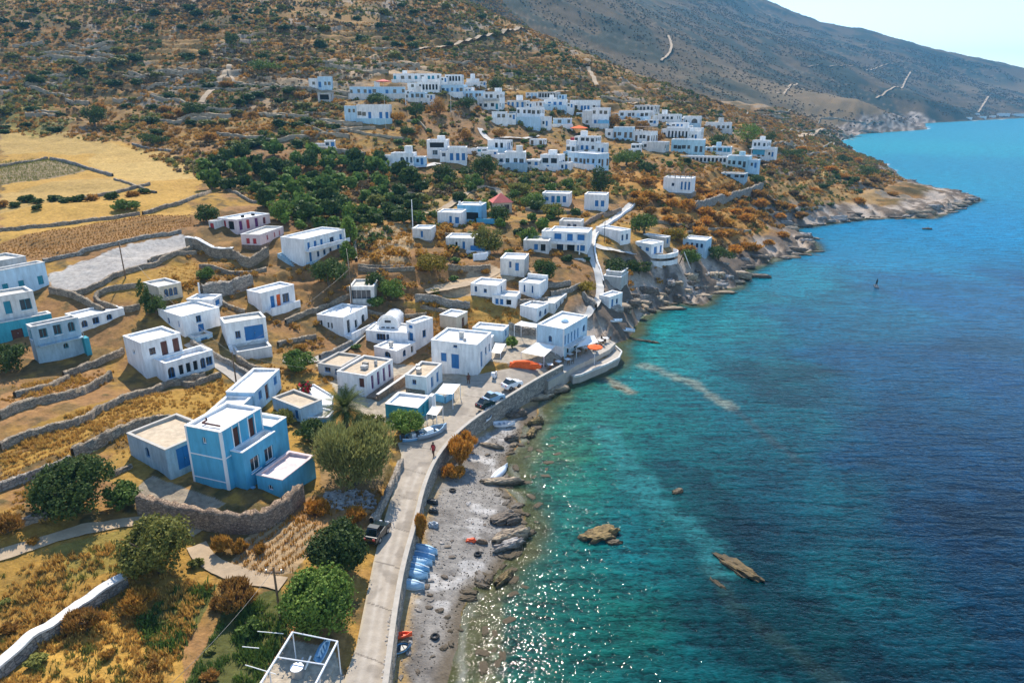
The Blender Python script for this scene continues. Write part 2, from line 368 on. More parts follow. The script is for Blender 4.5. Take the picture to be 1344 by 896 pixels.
fcol = lerp(fcol, C3(.20, .14, .075), sstep(.86, .97, ft) * sstep(.40, .55, fbm(GX / 200, GY / 150, 3, 107)) * .7)
col = lerp(col, fcol, far)
GROUND = [  # (photo outline, colour, strength, outline wobble)
 ([(0,300),(0,172),(60,176),(150,186),(248,210),(262,238),(236,262),(258,282),(220,300),(120,326),(0,346)], gold*.95+straw*.15, .85, .8),
 ([(150,190),(248,208),(258,236),(180,242),(110,212)], straw, .75, .8),
 ([(0,214),(60,206),(118,222),(40,240),(0,246)], C3(.25,.19,.11), .95, .3),
 ([(120,214),(250,210),(262,236),(200,238),(150,228)], straw*1.0, .8, .4),
 ([(0,280),(120,262),(196,246),(262,244),(250,262),(180,270),(60,292),(0,300)], gold*.8+straw*.2, .8, .4),
 ([(0,160),(60,168),(150,190),(130,204),(60,200),(0,206)], straw*.8+olive*.3, .8, .6),
 ([(0,252),(130,232),(195,240),(120,260),(0,280)], straw*.85, .8, .5),
 ([(0,345),(0,318),(100,300),(175,284),(250,284),(258,298),(160,318),(90,340)], rust*1.0, .85, .5),
 ([(62,378),(70,358),(110,342),(170,322),(235,310),(258,322),(245,332),(180,352),(130,376),(95,382)], pale*.72, .95, .6),
 ([(0,170),(20,100),(70,140),(90,170),(50,180)], C3(.20,.17,.04), .7, 1.2),
 ([(150,372),(230,345),(262,345),(250,370),(185,392)], gold*.9, .75, .6),
 ([(250,470),(330,455),(420,470),(330,500)], straw*.7, .5, .6),
 ([(0,520),(90,492),(140,482),(150,500),(70,535),(0,560)], rust*1.15, .85, .4),
 ([(0,580),(60,552),(150,520),(160,534),(70,575),(0,600)], gold*.72, .9, .3),
 ([(0,625),(100,585),(160,550),(210,545),(250,560),(300,520),(330,500),(230,512),(150,530),(60,585),(0,605)], gold*.85, .9, .3),
 ([(110,620),(200,570),(240,556),(235,590),(180,640)], gold*.7+olive*.4, .85, .4),
 ([(0,700),(60,690),(180,690),(260,690),(280,760),(250,830),(200,896),(-60,960),(-60,700)], gold*.80, .8, .8),
 ([(0,896),(60,850),(130,800),(240,850),(240,896),(150,960)], gold*1.05, .85, .8),
 ([(60,720),(180,690),(240,700),(190,740),(90,770)], C3(.21,.18,.045), .65, 1.2),
 ([(180,812),(230,775),(286,765),(272,800),(240,850),(200,860)], C3(.085,.095,.028), .9, .5),
 ([(240,900),(268,850),(300,795),(372,770),(380,830),(340,896),(300,930)], C3(.065,.078,.022), .92, .6),
 ([(300,742),(330,702),(395,668),(425,690),(405,725),(385,752),(340,760)], C3(.34,.235,.13), .92, .3),
 ([(376,676),(410,650),(480,640),(500,660),(480,700),(420,690)], rust*1.25, .8, .6),
 ([(165,650),(200,625),(250,640),(300,660),(250,680),(200,672)], C3(.30,.26,.20), .85, .3),
 ([(340,896),(380,838),(440,850),(455,896),(440,940)], C3(.40,.36,.29), .8, .4),
 ([(400,110),(430,78),(510,70),(560,90),(600,108),(560,104),(505,98),(430,112)], C3(.44,.31,.19), .8, .6),
 ([(320,100),(400,92),(420,112),(330,118)], C3(.38,.28,.18), .6, .6),
 ([(540,88),(640,112),(720,118),(880,150),(990,170),(900,160),(760,128),(650,122)], gold*.95, .55, 1.0),
 ([(470,330),(475,298),(540,296),(545,315),(530,345),(475,345)], C3(.40,.28,.15), .9, .3),
 ([(530,400),(600,384),(690,402),(670,420),(640,430),(560,420)], gold*.95, .8, .6),
 ([(570,378),(640,348),(700,356),(640,385),(560,392)], C3(.43,.32,.20), .85, .5),
 ([(550,250),(640,245),(720,260),(720,275),(640,280),(560,290)], C3(.36,.24,.10), .7, .6),
 ([(640,255),(720,258),(700,270),(650,272)], gold, .8, .4),
 ([(700,250),(790,255),(760,262)], gold, .8, .5),
 ([(790,230),(870,230),(1010,260),(1000,320),(900,345),(880,300),(860,260),(790,250)], C3(.40,.205,.05), .8, 1.2),
 ([(640,430),(760,425),(820,432),(815,470),(740,478),(690,490),(620,470)], C3(.36,.33,.28), .8, .3),
 ([(410,470),(480,470),(560,480),(640,490),(600,560),(520,560),(450,530)], C3(.40,.36,.29), .75, .4),
 ([(420,560),(520,560),(500,650),(420,640)], C3(.22,.15,.08), .6, .4),
 ([(1060,225),(1110,222),(1115,235),(1060,240)], straw, .8, .5),
 ([(990,250),(1060,235),(1160,250),(1150,270),(1060,275)], C3(.35,.21,.07), .7, 1.0),
]
for poly, c, s, wob in GROUND:
    i = mask(poly, wob); v = .82 + .36 * n2[i] * .7 + .25 * (n3[i] - .3)
    col[i] = lerp(col[i], np.clip(c, 0, 1) * v[:, None], np.full(len(i), s))
# rock and shingle along the water
rocky = sstep(96, 112, GY); isl = GD > 0
rk = sstep(0.35, 0.55, fbm(GX / 2.5, GY / 7, 4, 131)); rb = np.clip((9 + 10 * (n1 - .5) + .02 * GR - GD) / 4, 0, 1) * rocky
rockc = lerp(np.tile(C3(.40, .33, .265), (len(GX), 1)), C3(.13, .10, .075), rk)
col = lerp(col, rockc, rb * isl * (GR < 1500))
bsel = in_poly(GX, GY, BEACHPOLY) & isl
bc = lerp(np.tile(C3(.23, .212, .19), (len(GX), 1)), C3(.145, .13, .115), sstep(.4, .62, n2))
bc = lerp(bc, C3(.42, .40, .375), sstep(.57, .70, fbm(GX / 3.3, GY / 2.1, 4, 141)) * .8)
bc = lerp(bc, C3(.11, .085, .055), (1 - sstep(0.25, 1.8, GD)) * .85)
bc = lerp(bc, C3(.36, .235, .09), (1 - sstep(0.4, 1.6, dist_line(GX, GY, np.array([p[:2] for p in SEAWALL])) + (n3 - .5) * 1.5)) * .8)
col[bsel] = bc[bsel]
sb = ~isl; dep = np.clip(-GZ, 0, 9)
sc = lerp(np.tile(C3(.115, .085, .035), (len(GX), 1)), C3(.04, .08, .045), sstep(.3, 1.2, dep)); sc = lerp(sc, C3(.10, .085, .035), sstep(.52, .6, n2) * .8)
col[sb] = sc[sb]
# fine relief: terraces on the slopes, stones and hummocks
roadmask = np.zeros(len(GX), bool)
hs = (GD > 14) & (GY > 112) & (GR < 900)
hstep = 1.5 + 1.2 * sstep(200, 330, GR)
q = (GZ + 1.2 * (n1 - .5)) / hstep; fr = q - np.floor(q)
terr = (np.floor(q) + sstep(.25, .75, fr) - q) * hstep
GZ2 = GZ + np.where(hs, terr * .95 * sstep(14, 30, GD), 0)
amp = np.where(GD > 1.5, 1.0, 0.15)
hum = (n3 - .5) * .34 + (n2 - .5) * .5
hum = hum + hill * ((hn - .5) * 3.0 + (hm - .5) * 1.6) + far * ((fn - .5) * 9 + (fbm(GX / 14, GY / 14, 3, 151) - .5) * 3) * np.clip(GD / 60, 0, 1)
hum = np.where(in_poly(GX, GY, BEACHPOLY), (n3 - .5) * .16 + (n2 - .5) * .12, hum)
GZ2 = GZ2 + hum * amp * np.where(GD > 0, 1, .35)
GZ2 = GZ2 + rocky * isl * np.clip((10 - GD) / 6, 0, 1) * np.clip(GD / 1.2, 0, 1) * (rk - .45) * 1.3
# ------------------------------------------------------------------ road (its own sheet, draped) and the ground under it
def resample(P, step):
    P = np.asarray(P, float); out = [P[0]]
    for a, b in zip(P[:-1], P[1:]):
        n = max(1, int(np.ceil(np.linalg.norm(b - a) / step)))
        for k in range(1, n + 1): out.append(a + (b - a) * k / n)
    return np.array(out)
def smooth_line(P, it=2):
    P = np.asarray(P, float)
    for _ in range(it):
        Q = [P[0]]
        for a, b in zip(P[:-1], P[1:]): Q += [a * .75 + b * .25, a * .25 + b * .75]
        P = np.array(Q + [P[-1]])
    return P
ROAD_L = [(440,960),(452,896),(468,850),(478,800),(490,740),(500,700),(510,665),(522,630),(527,600),(522,585),(540,580),(566,570),(590,545),(604,520),(600,506),(596,498)]
ROAD_R = [(496,960),(505,896),(511,845),(518,795),(527,745),(541,693),(552,643),(569,603),(580,588),(590,578),(600,569),(628,547),(655,527),(680,510),(705,494),(720,482)]
RL = [plane(u, v, 2.5) for u, v in ROAD_L]; RR = [plane(u, v, 2.5) for u, v in ROAD_R]
def strip_between(L, Rr, nx=36, step=.5):
    L = np.array(L); Rr = np.array(Rr); n = 520
    def rs(P):
        s = np.linspace(0, len(P) - 1, n); i = np.minimum(s.astype(int), len(P) - 2); f = (s - i)[:, None]
        return P[i] * (1 - f) + P[i + 1] * f
    L = rs(L); Rr = rs(Rr); f = np.linspace(0, 1, nx)
    V = L[:, None] * (1 - f)[None, :, None] + Rr[:, None] * f[None, :, None]
    return V.reshape(-1, 3), grid_faces(n, nx)
RV, RF = strip_between(RL, RR)
ROADPOLY = np.array([p[:2] for p in RL] + [p[:2] for p in RR[::-1]])
RVz = tps(RV[:, 0], RV[:, 1]); RVz = 0.6 * RVz + 0.4 * 2.5; RV[:, 2] = RVz + .06
# flatten the terrain under the road
nearr = np.nonzero((GR < 150) & (GD > 0) & (GX > -40) & (GX < 25))[0]
ir = nearr[in_poly(GX[nearr], GY[nearr], ROADPOLY) | (dist_line(GX[nearr], GY[nearr], np.vstack([ROADPOLY, ROADPOLY[:1]])) < .9) & ~in_poly(GX[nearr], GY[nearr], BEACHPOLY)]
GZ2[ir] = .6 * tps(GX[ir], GY[ir]) + .4 * 2.5 - .05
ter_m = mat('ground', attr='Col', rough=0.95, var=0.30, scale=1.7, bump=0.9, bscale=5, spec=0.1)
terrain = mesh_np('terrain', np.stack([GX, GY, GZ2], 1), grid_faces(len(rad), len(az)), ter_m, smooth=True)
add_color(terrain, 'Col', np.clip(col, 0, 1)); tag(terrain, kind='structure')
def gz(x, y):                                 # level of the modelled ground (nearest grid row/column)
    x = np.asarray(x, float); y = np.asarray(y, float)
    a = np.arctan2(x, y); r = np.hypot(x, y)
    j = np.clip(np.interp(a, az, np.arange(len(az))), 0, len(az) - 1.001); i = np.clip(np.interp(r, rad, np.arange(len(rad))), 0, len(rad) - 1.001)
    i0 = i.astype(int); j0 = j.astype(int); fi = i - i0; fj = j - j0; Z = GZ2.reshape(len(rad), len(az))
    return Z[i0, j0] * (1 - fi) * (1 - fj) + Z[i0 + 1, j0] * fi * (1 - fj) + Z[i0, j0 + 1] * (1 - fi) * fj + Z[i0 + 1, j0 + 1] * fi * fj
road = mesh_np('road', RV, RF, None, smooth=True); tag(road, kind='structure')
nt_ = np.tile(np.linspace(0, 1, 36), 520); yy = RV[:, 1]
rc = np.tile(C3(.33, .285, .23), (len(RV), 1))
rc *= (.9 + .25 * fbm(RV[:, 0] / 2, RV[:, 1] / 5, 4, 161))[:, None]
MT['road'] = mat('worn_concrete_road', attr='Col', rough=.92, var=.16, scale=1.1, bump=.3, bscale=6, spec=.15)
tr = (np.exp(-((nt_ - .36) / .07)**2) + np.exp(-((nt_ - .64) / .07)**2)) * (yy < 66)
rc = lerp(rc, C3(.43, .38, .32), tr * .7 * (.6 + .8 * fbm(RV[:, 0], RV[:, 1] / 4, 3, 162)))
jn = np.abs(((yy + .25 * RV[:, 0] + .35 * (fbm(RV[:, 0] / 2, RV[:, 1] / 2, 3, 163) - .5)) / 5.2) % 1 - .5) > .488
rc = lerp(rc, C3(.10, .085, .07), jn * .75)
rc = lerp(rc, C3(.22, .19, .155), sstep(.58, .66, fbm(RV[:, 0] / 1.6, RV[:, 1] / 1.9, 4, 165)) * .55)
edge = np.minimum(nt_, 1 - nt_); rc = lerp(rc, C3(.40, .33, .22), (1 - sstep(.02, .09, edge + .05 * (fbm(RV[:, 0] * 2, RV[:, 1] * 2, 3, 166) - .5))) * .7)
add_color(road, 'Col', rc); road.data.materials.append(MT['road'])

# ------------------------------------------------------------------ sea
sr = np.exp(np.concatenate([np.linspace(math.log(18), math.log(420), 420, endpoint=False), np.linspace(math.log(420), math.log(14000), 120)]))
sa = np.linspace(R(-40), R(85), 420)
SAZ, SRD = np.meshgrid(sa, sr); SX = (np.sin(SAZ) * SRD).ravel(); SY = (np.cos(SAZ) * SRD).ravel(); SRr = SRD.ravel()
SD = -coast_sd(SX, SY)
SEACOL = [((640,860),(.045,.075,.045)),((660,790),(.035,.085,.060)),((720,700),(.014,.100,.085)),((720,560),(.030,.115,.085)),((700,600),(.07,.10,.045)),
 ((760,520),(.028,.130,.105)),((830,470),(.012,.170,.175)),((700,860),(.010,.062,.050)),((800,840),(.007,.078,.066)),((780,620),(.007,.100,.082)),((860,540),(.006,.110,.115)),
 ((900,640),(.004,.085,.100)),((880,730),(.004,.095,.110)),((1000,850),(.003,.085,.105)),((1100,780),(.003,.070,.095)),((1180,860),(.002,.055,.085)),
 ((850,430),(.008,.200,.215)),((920,430),(.006,.180,.215)),((980,480),(.004,.130,.160)),((1020,560),(.003,.110,.140)),((1100,650),(.003,.075,.110)),((1010,690),(.002,.045,.070)),
 ((960,390),(.006,.200,.260)),((1040,370),(.002,.220,.330)),((1080,420),(.002,.130,.235)),((1160,480),(.002,.075,.180)),((1180,590),(.003,.042,.110)),((1250,700),(.002,.028,.075)),((1300,820),(.002,.032,.075)),
 ((1330,500),(.002,.060,.175)),((1330,620),(.001,.040,.115)),((1250,400),(.002,.115,.290)),((1150,340),(.002,.200,.390)),((1290,310),(.002,.185,.390)),((1200,230),(.004,.270,.450)),((1330,230),(.004,.255,.450)),
 ((1150,190),(.008,.340,.480)),((1300,180),(.006,.300,.470)),((1240,165),(.006,.290,.470)),((1500,400),(.003,.06,.2)),((1600,250),(.008,.17,.38)),((1500,700),(.002,.025,.08)),((900,1000),(.006,.06,.07)),((700,1000),(.01,.055,.06)),((1300,1000),(.002,.03,.07))]
sp_ = np.array([plane(u, v)[:2] for (u, v), c in SEACOL]); scv = np.array([c for _, c in SEACOL]) * np.array([.35, .78, .72])
a0, l0 = _lp(sp_[:, 0], sp_[:, 1]); wx = (fbm(SX / 9, SY / 9, 4, 171) - .5) * .16; wy = (fbm(SX / 9, SY / 9, 4, 181) - .5) * .16
a1, l1 = _lp(SX, SY); a1 = a1 + wx; l1 = l1 + wy
num = np.zeros((len(SX), 3)); den = np.zeros(len(SX))
for k in range(len(scv)):
    wgt = 1 / ((a1 - a0[k])**2 * 1.3 + (l1 - l0[k])**2 + .0012)**1.7; num += wgt[:, None] * np.log(scv[k])[None]; den += wgt
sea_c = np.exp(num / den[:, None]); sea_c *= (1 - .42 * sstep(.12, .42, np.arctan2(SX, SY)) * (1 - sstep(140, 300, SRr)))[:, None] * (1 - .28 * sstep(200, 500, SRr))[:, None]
# sea-grass beds and sand channels on the bottom
g1 = fbm(SX / 16 + SY / 60, SY / 11, 5, 191); near_ = 1 - sstep(110, 260, SRr)
sea_c = lerp(sea_c, sea_c * .40, sstep(.54, .63, g1) * near_ * sstep(8, 22, SD) * .85)
g2 = fbm(SX / 5 - SY / 14, SY / 16, 4, 201)
sea_c = lerp(sea_c, sea_c * C3(2.2, 1.4, 1.3), sstep(.60, .70, g2) * near_ * .55)
def band(line, wd, c, s, z=0):
    global sea_c
    L_ = np.array([plane(u, v)[:2] for u, v in line]); d_ = dist_line(SX, SY, L_) + (fbm(SX / 2, SY / 2, 4, 211) - .5) * wd * 1.6
    sea_c = lerp(sea_c, C3(*c), (1 - sstep(wd * .3, wd, d_)) * s)
band([(845,480),(905,500),(960,535)], 1.6, (.16, .17, .12), .7)
band([(960,535),(1010,575),(1050,605)], .8, (.02, .035, .035), .7)
band([(790,495),(830,515)], 1.3, (.22, .17, .10), .7)
band([(930,745),(965,795),(1010,830),(1060,868),(1100,900)], 1.1, (.03, .035, .02), .22)
band([(650,640),(690,600),(705,560),(740,520)], 2.0, (.13, .13, .05), .45)
band([(640,896),(640,830),(650,780),(690,720)], 1.6, (.12, .10, .045), .6)
band([(790,560),(840,640),(900,690),(950,740)], 2.6, (.02, .13, .135), .45)
sea_c = lerp(sea_c, C3(.10, .085, .035), (1 - sstep(0.2, 3.2, SD + (fbm(SX / 1.7, SY / 1.7, 3, 221) - .5) * 3)) * .75 * (SRr < 320))
shal = (1 - sstep(0.0, 5.0, SD)) * .85 * (SRr < 400)
foam = (1 - sstep(0.0, .55 + .002 * SRr, np.abs(SD - .3 + (fbm(SX / 2.2, SY / 2.2, 3, 231) - .5) * 1.6))) * sstep(.5, .62, fbm(SX / 6, SY / 6, 3, 241))
keep = SD > -6
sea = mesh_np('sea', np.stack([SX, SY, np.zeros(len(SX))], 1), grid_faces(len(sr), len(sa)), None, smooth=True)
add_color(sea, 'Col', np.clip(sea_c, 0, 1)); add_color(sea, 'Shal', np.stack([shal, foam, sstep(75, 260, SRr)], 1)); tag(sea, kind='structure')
def water_mat():
    m = bpy.data.materials.new('sea_water'); m.use_nodes = True
    N = m.node_tree.nodes; L = m.node_tree.links; b = N['Principled BSDF']; out = N['Material Output']
    vc = N.new('ShaderNodeVertexColor'); vc.layer_name = 'Col'; vs = N.new('ShaderNodeVertexColor'); vs.layer_name = 'Shal'
    sp = N.new('ShaderNodeSeparateColor'); L.new(vs.outputs[0], sp.inputs[0])
    geo = N.new('ShaderNodeNewGeometry')
    def noise(scale, det, mapping=None, rot=0, rough=.6, dist=0):
        no = N.new('ShaderNodeTexNoise'); no.inputs['Scale'].default_value = scale; no.inputs['Detail'].default_value = det; no.inputs['Roughness'].default_value = rough
        no.inputs['Distortion'].default_value = dist
        mp = N.new('ShaderNodeMapping'); mp.inputs['Scale'].default_value = mapping or (1, 1, 1); mp.inputs['Rotation'].default_value = (0, 0, rot)
        L.new(geo.outputs['Position'], mp.inputs[0]); L.new(mp.outputs[0], no.inputs['Vector']); return no.outputs[0]
    swell = noise(.20, 2.5, (1, 4.6, 1), R(26), .5, .5); chop = noise(1.15, 2.5, (1, 1.75, 1), R(18), .55, .4); rip = noise(3.2, 1, (1, 1.8, 1), R(-10), .5)
    def madd(a, k, c):
        x = N.new('ShaderNodeMath'); x.operation = 'MULTIPLY_ADD'; L.new(a, x.inputs[0]); x.inputs[1].default_value = k
        if isinstance(c, float): x.inputs[2].default_value = c
        else: L.new(c, x.inputs[2])
        return x.outputs[0]
    h = madd(swell, 2.2, madd(chop, 1.2, madd(rip, .60, 0.0)))
    bp = N.new('ShaderNodeBump'); bp.inputs['Strength'].default_value = 1.0; bp.inputs['Distance'].default_value = .085
    L.new(h, bp.inputs['Height']); L.new(bp.outputs[0], b.inputs['Normal'])
    # wave light and dark painted into the body colour along crests and troughs
    mr = N.new('ShaderNodeMapRange'); mr.inputs[1].default_value = .39; mr.inputs[2].default_value = .61; mr.inputs[3].default_value = .30; mr.inputs[4].default_value = 1.75
    mixn = madd(swell, .36, madd(chop, .42, madd(rip, .22, 0.0))); L.new(mixn, mr.inputs[0])
    mu = N.new('ShaderNodeMix'); mu.data_type = 'RGBA'; mu.blend_type = 'MULTIPLY'; mu.inputs[0].default_value = 1
    L.new(vc.outputs[0], mu.inputs[6]); L.new(mr.outputs[0], mu.inputs[7])
    fm = N.new('ShaderNodeMix'); fm.data_type = 'RGBA'; L.new(sp.outputs[1], fm.inputs[0]); L.new(mu.outputs[2], fm.inputs[6]); fm.inputs[7].default_value = (.62, .62, .58, 1)
    L.new(fm.outputs[2], b.inputs['Base Color'])
    b.inputs['IOR'].default_value = 1.333
    for nm_, k_, c_ in (('Roughness', .28, .06), ('Specular IOR Level', -.22, .28)):      # open water is ruffled by the wind
        L.new(madd(sp.outputs[2], k_, c_), b.inputs[nm_])
    tr = N.new('ShaderNodeBsdfTransparent'); tr.inputs[0].default_value = (.75, .88, .84, 1)
    ms = N.new('ShaderNodeMixShader'); L.new(sp.outputs[0], ms.inputs[0]); L.new(b.outputs[0], ms.inputs[1]); L.new(tr.outputs[0], ms.inputs[2])
    L.new(ms.outputs[0], out.inputs[0]); return m
sea.data.materials.append(water_mat())

# ------------------------------------------------------------------ the air between here and the far hills
def haze_box():
    x0, x1, y0, y1, z0, z1 = -3800., 5200., -400., 6200., -12., 420.
    V = [(x, y, z) for x in (x0, x1) for y in (y0, y1) for z in (z0, z1)]
    F = [(0,1,3,2),(4,6,7,5),(0,4,5,1),(2,3,7,6),(0,2,6,4),(1,5,7,3)]
    o = mesh_np('haze', V, F); m = bpy.data.materials.new('haze'); m.use_nodes = True; N = m.node_tree.nodes
    N.remove(N['Principled BSDF']); pv = N.new('ShaderNodeVolumePrincipled'); pv.inputs['Color'].default_value = (.15, .58, 1, 1)
    pv.inputs['Density'].default_value = HAZE; pv.inputs['Anisotropy'].default_value = 0.0
    m.node_tree.links.new(pv.outputs[0], N['Material Output'].inputs['Volume']); o.data.materials.append(m); tag(o, kind='stuff')
HAZE = 0.00014
haze_box()
# ------------------------------------------------------------------ mesh collector and house builder
class MB:
    def __init__(s): s.v = []; s.f = []
    def quad(s, a, b, c, d):
        n = len(s.v); s.v += [tuple(a), tuple(b), tuple(c), tuple(d)]; s.f.append((n, n + 1, n + 2, n + 3))
    def tri(s, a, b, c):
        n = len(s.v); s.v += [tuple(a), tuple(b), tuple(c)]; s.f.append((n, n + 1, n + 2))
    def poly(s, P):
        n = len(s.v); s.v += [tuple(p) for p in P]; s.f.append(tuple(range(n, n + len(P))))
    def box(s, x0, y0, z0, x1, y1, z1):
        n = len(s.v)
        s.v += [(x0,y0,z0),(x1,y0,z0),(x1,y1,z0),(x0,y1,z0),(x0,y0,z1),(x1,y0,z1),(x1,y1,z1),(x0,y1,z1)]
        for q in ((0,3,2,1),(4,5,6,7),(0,1,5,4),(1,2,6,5),(2,3,7,6),(3,0,4,7)): s.f.append(tuple(n + i for i in q))
    def bar(s, p, q, r0, r1=None, n=6):
        p = Vector(p); q = Vector(q); r1 = r0 if r1 is None else r1
        d = (q - p).normalized(); u = d.orthogonal().normalized(); w_ = d.cross(u); k = len(s.v)
        for P_, r in ((p, r0), (q, r1)):
            for i in range(n):
                a = 2 * math.pi * i / n; s.v.append(tuple(P_ + (u * math.cos(a) + w_ * math.sin(a)) * r))
        for i in range(n): j = (i + 1) % n; s.f.append((k + i, k + j, k + n + j, k + n + i))
        s.f.append(tuple(k + i for i in reversed(range(n)))); s.f.append(tuple(k + n + i for i in range(n)))
    def tube(s, P, rad, n=6):
        for i in range(len(P) - 1):
            r0 = rad if not hasattr(rad, '__len__') else rad[i]; r1 = rad if not hasattr(rad, '__len__') else rad[i + 1]
            s.bar(P[i], P[i + 1], r0, r1, n)
    def build(s, name, m, parent=None, smooth=False):
        me = bpy.data.meshes.new(name); me.from_pydata(s.v, [], s.f); me.materials.append(m)
        if smooth:
            me.polygons.foreach_set('use_smooth', [True] * len(me.polygons))
        me.update(); o = bpy.data.objects.new(name, me); COL.objects.link(o)
        if parent: o.parent = parent
        return o
def empty(name, loc, yaw=0.0, label=None, cat=None, group=None):
    o = bpy.data.objects.new(name, None); COL.objects.link(o); o.location = loc; o.rotation_euler = (0, 0, yaw); o.empty_display_size = .2
    return tag(o, label, cat, group)

def face_pt(o, dx, n_, s, z, dep=0.0):
    return (o[0] + dx[0] * s - n_[0] * dep, o[1] + dx[1] * s - n_[1] * dep, o[2] + z)
def wall_face(mb, o, dx, n_, ln, z0, z1, ops, rec):
    xs = sorted({0, ln, *[a for q in ops for a in (q[0], q[1])]}); zs = sorted({z0, z1, *[a for q in ops for a in (q[2], q[3])]})
    P = lambda s, z, d=0.0: face_pt(o, dx, n_, s, z, d)
    for i in range(len(xs) - 1):
        for j in range(len(zs) - 1):
            cx, cz = (xs[i] + xs[i + 1]) / 2, (zs[j] + zs[j + 1]) / 2
            if any(q[0] < cx < q[1] and q[2] < cz < q[3] for q in ops): continue
            mb.quad(P(xs[i], zs[j]), P(xs[i + 1], zs[j]), P(xs[i + 1], zs[j + 1]), P(xs[i], zs[j + 1]))
    for a, b, c, d, kind in ops:
        for (s0, t0, s1, t1) in ((a, c, b, c), (b, c, b, d), (b, d, a, d), (a, d, a, c)):
            mb.quad(P(s0, t0), P(s1, t1), P(s1, t1, rec), P(s0, t0, rec))
        if kind == 'a':                              # arch: fill the corners under the square head
            m_ = (a + b) / 2; r_ = (b - a) / 2; hgt = min(r_, (d - c) * .6); k = 8
            for i in range(k):
                t0, t1 = math.pi * (1 - i / k), math.pi * (1 - (i + 1) / k)
                p0 = (m_ + r_ * math.cos(t0), d - hgt + hgt * math.sin(t0)); p1 = (m_ + r_ * math.cos(t1), d - hgt + hgt * math.sin(t1))
                mb.quad(P(p0[0], p0[1]), P(p1[0], p1[1]), P(p1[0], d), P(p0[0], d))
def add_openings(root, o, dx, n_, ops, rec, trim, px):
    P = lambda s, z, d=0.0: face_pt(o, dx, n_, s, z, d)
    for a, b, c, d, kind in ops:
        if kind in 'wga':
            if px < 4.2:
                m = MB(); m.quad(P(a, c, rec - .01), P(b, c, rec - .01), P(b, d, rec - .01), P(a, d, rec - .01)); m.build('window', MT['glass'], root)
                continue
            fr = MB(); t = .075; e = rec - .05
            def fbox(s0, z0_, s1, z1_):
                A = [P(s0, z0_, e), P(s1, z0_, e), P(s1, z1_, e), P(s0, z1_, e)]; B = [P(s0, z0_, rec), P(s1, z0_, rec), P(s1, z1_, rec), P(s0, z1_, rec)]
                fr.quad(*A)
                for i in range(4): j = (i + 1) % 4; fr.quad(A[i], B[i], B[j], A[j])
            fbox(a, c, a + t, d); fbox(b - t, c, b, d); fbox(a + t, c, b - t, c + t); fbox(a + t, d - t, b - t, d)
            nm = max(1, int((b - a) / .7))
            for k in range(1, nm + (1 if kind != 'g' else 0)):
                s = a + (b - a) * k / (nm + (1 if kind != 'g' else 0)); fbox(s - .025, c + t, s + .025, d - t)
            w_ = fr.build('window', trim, root)
            g = MB(); g.quad(P(a, c, rec - .012), P(b, c, rec - .012), P(b, d, rec - .012), P(a, d, rec - .012)); g.build('pane', MT['glass'], w_)
            if px > 7 and kind == 'w':
                s_ = MB(); z_ = c - .07
                A = [P(a - .08, z_, -.09), P(b + .08, z_, -.09), P(b + .08, c - .003, -.09), P(a - .08, c - .003, -.09)]; B = [P(a - .08, z_, .0), P(b + .08, z_, .0), P(b + .08, c - .003, .0), P(a - .08, c - .003, .0)]
                s_.quad(*A)
                for i in range(4): j = (i + 1) % 4; s_.quad(A[i], B[i], B[j], A[j])
                s_.build('sill', MT['white'], w_)
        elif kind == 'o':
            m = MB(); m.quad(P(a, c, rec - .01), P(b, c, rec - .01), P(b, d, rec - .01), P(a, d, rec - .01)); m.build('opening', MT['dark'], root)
        else:                                        # d door, s shutters, r / b coloured leaf
            mm = {'d': trim, 's': trim, 'r': MT['trimred'], 'b': MT['trimblue'], 't': MT['trimteal'], 'n': MT['trimbrown'], 'p': MT['purple'], 'y': MT['canvasorange']}[kind]
            m = MB(); e = rec - .06; n2_ = 2 if (b - a) < 1.6 else max(2, int((b - a) / .9)); g_ = .03
            for k in range(n2_):
                s0 = a + (b - a) * k / n2_ + g_ / 2; s1 = a + (b - a) * (k + 1) / n2_ - g_ / 2
                A = [P(s0, c, e), P(s1, c, e), P(s1, d, e), P(s0, d, e)]; B = [P(s0, c, rec), P(s1, c, rec), P(s1, d, rec), P(s0, d, rec)]
                m.quad(*A)
                for i in range(4): j = (i + 1) % 4; m.quad(A[i], B[i], B[j], A[j])
            m.quad(P(a, c, rec - .005), P(b, c, rec - .005), P(b, d, rec - .005), P(a, d, rec - .005))
            dn = 'shutter' if (kind in 's' or c > .5) else 'door'
            do = m.build(dn, mm, root)
            if dn == 'door' and px > 8:
                k_ = MB(); p0 = P((a + b) / 2 + .08, c + 1.0, e - .05); k_.box(p0[0] - .04, p0[1] - .04, p0[2] - .04, p0[0] + .04, p0[1] + .04, p0[2] + .04); k_.build('handle', MT['metalgrey'], do)

def auto_ops(ln, h, px, rnd, door='d', dense=1.0):
    out = []; st = 1 if h < 4.6 else (2 if h < 8 else 3); fh = h / st
    for s in range(st):
        n_ = int(ln * dense / 2.3 + .3)
        for k in range(n_):
            f = (k + .5) / n_ + rnd.uniform(-.05, .05)
            isd = s == 0 and rnd.random() < .4
            wd = rnd.uniform(.9, 1.5) if not isd else 1.05
            if isd: out.append((f, .05, wd, 2.1, door))
            else:
                z = s * fh + rnd.uniform(.85, 1.1); hh = min(1.3, fh - 1.35); out.append((f, z, wd, hh, 'w'))
    return out
def ops_abs(ln, ops, flip, h):
    res = []
    for f, z, wd, hh, k in sorted(ops, key=lambda q: (q[1], q[0])):
        c = (1 - f if flip else f) * ln
        a, b = max(.12, c - wd / 2), min(ln - .12, c + wd / 2); d = min(z + hh, h - .35)
        if b - a < .3 or d - z < .3: continue
        if any(not (b + .08 < q[0] or a - .08 > q[1] or d + .05 < q[2] or z - .05 > q[3]) for q in res): continue
        res.append((a, b, z, d, k))
    return res
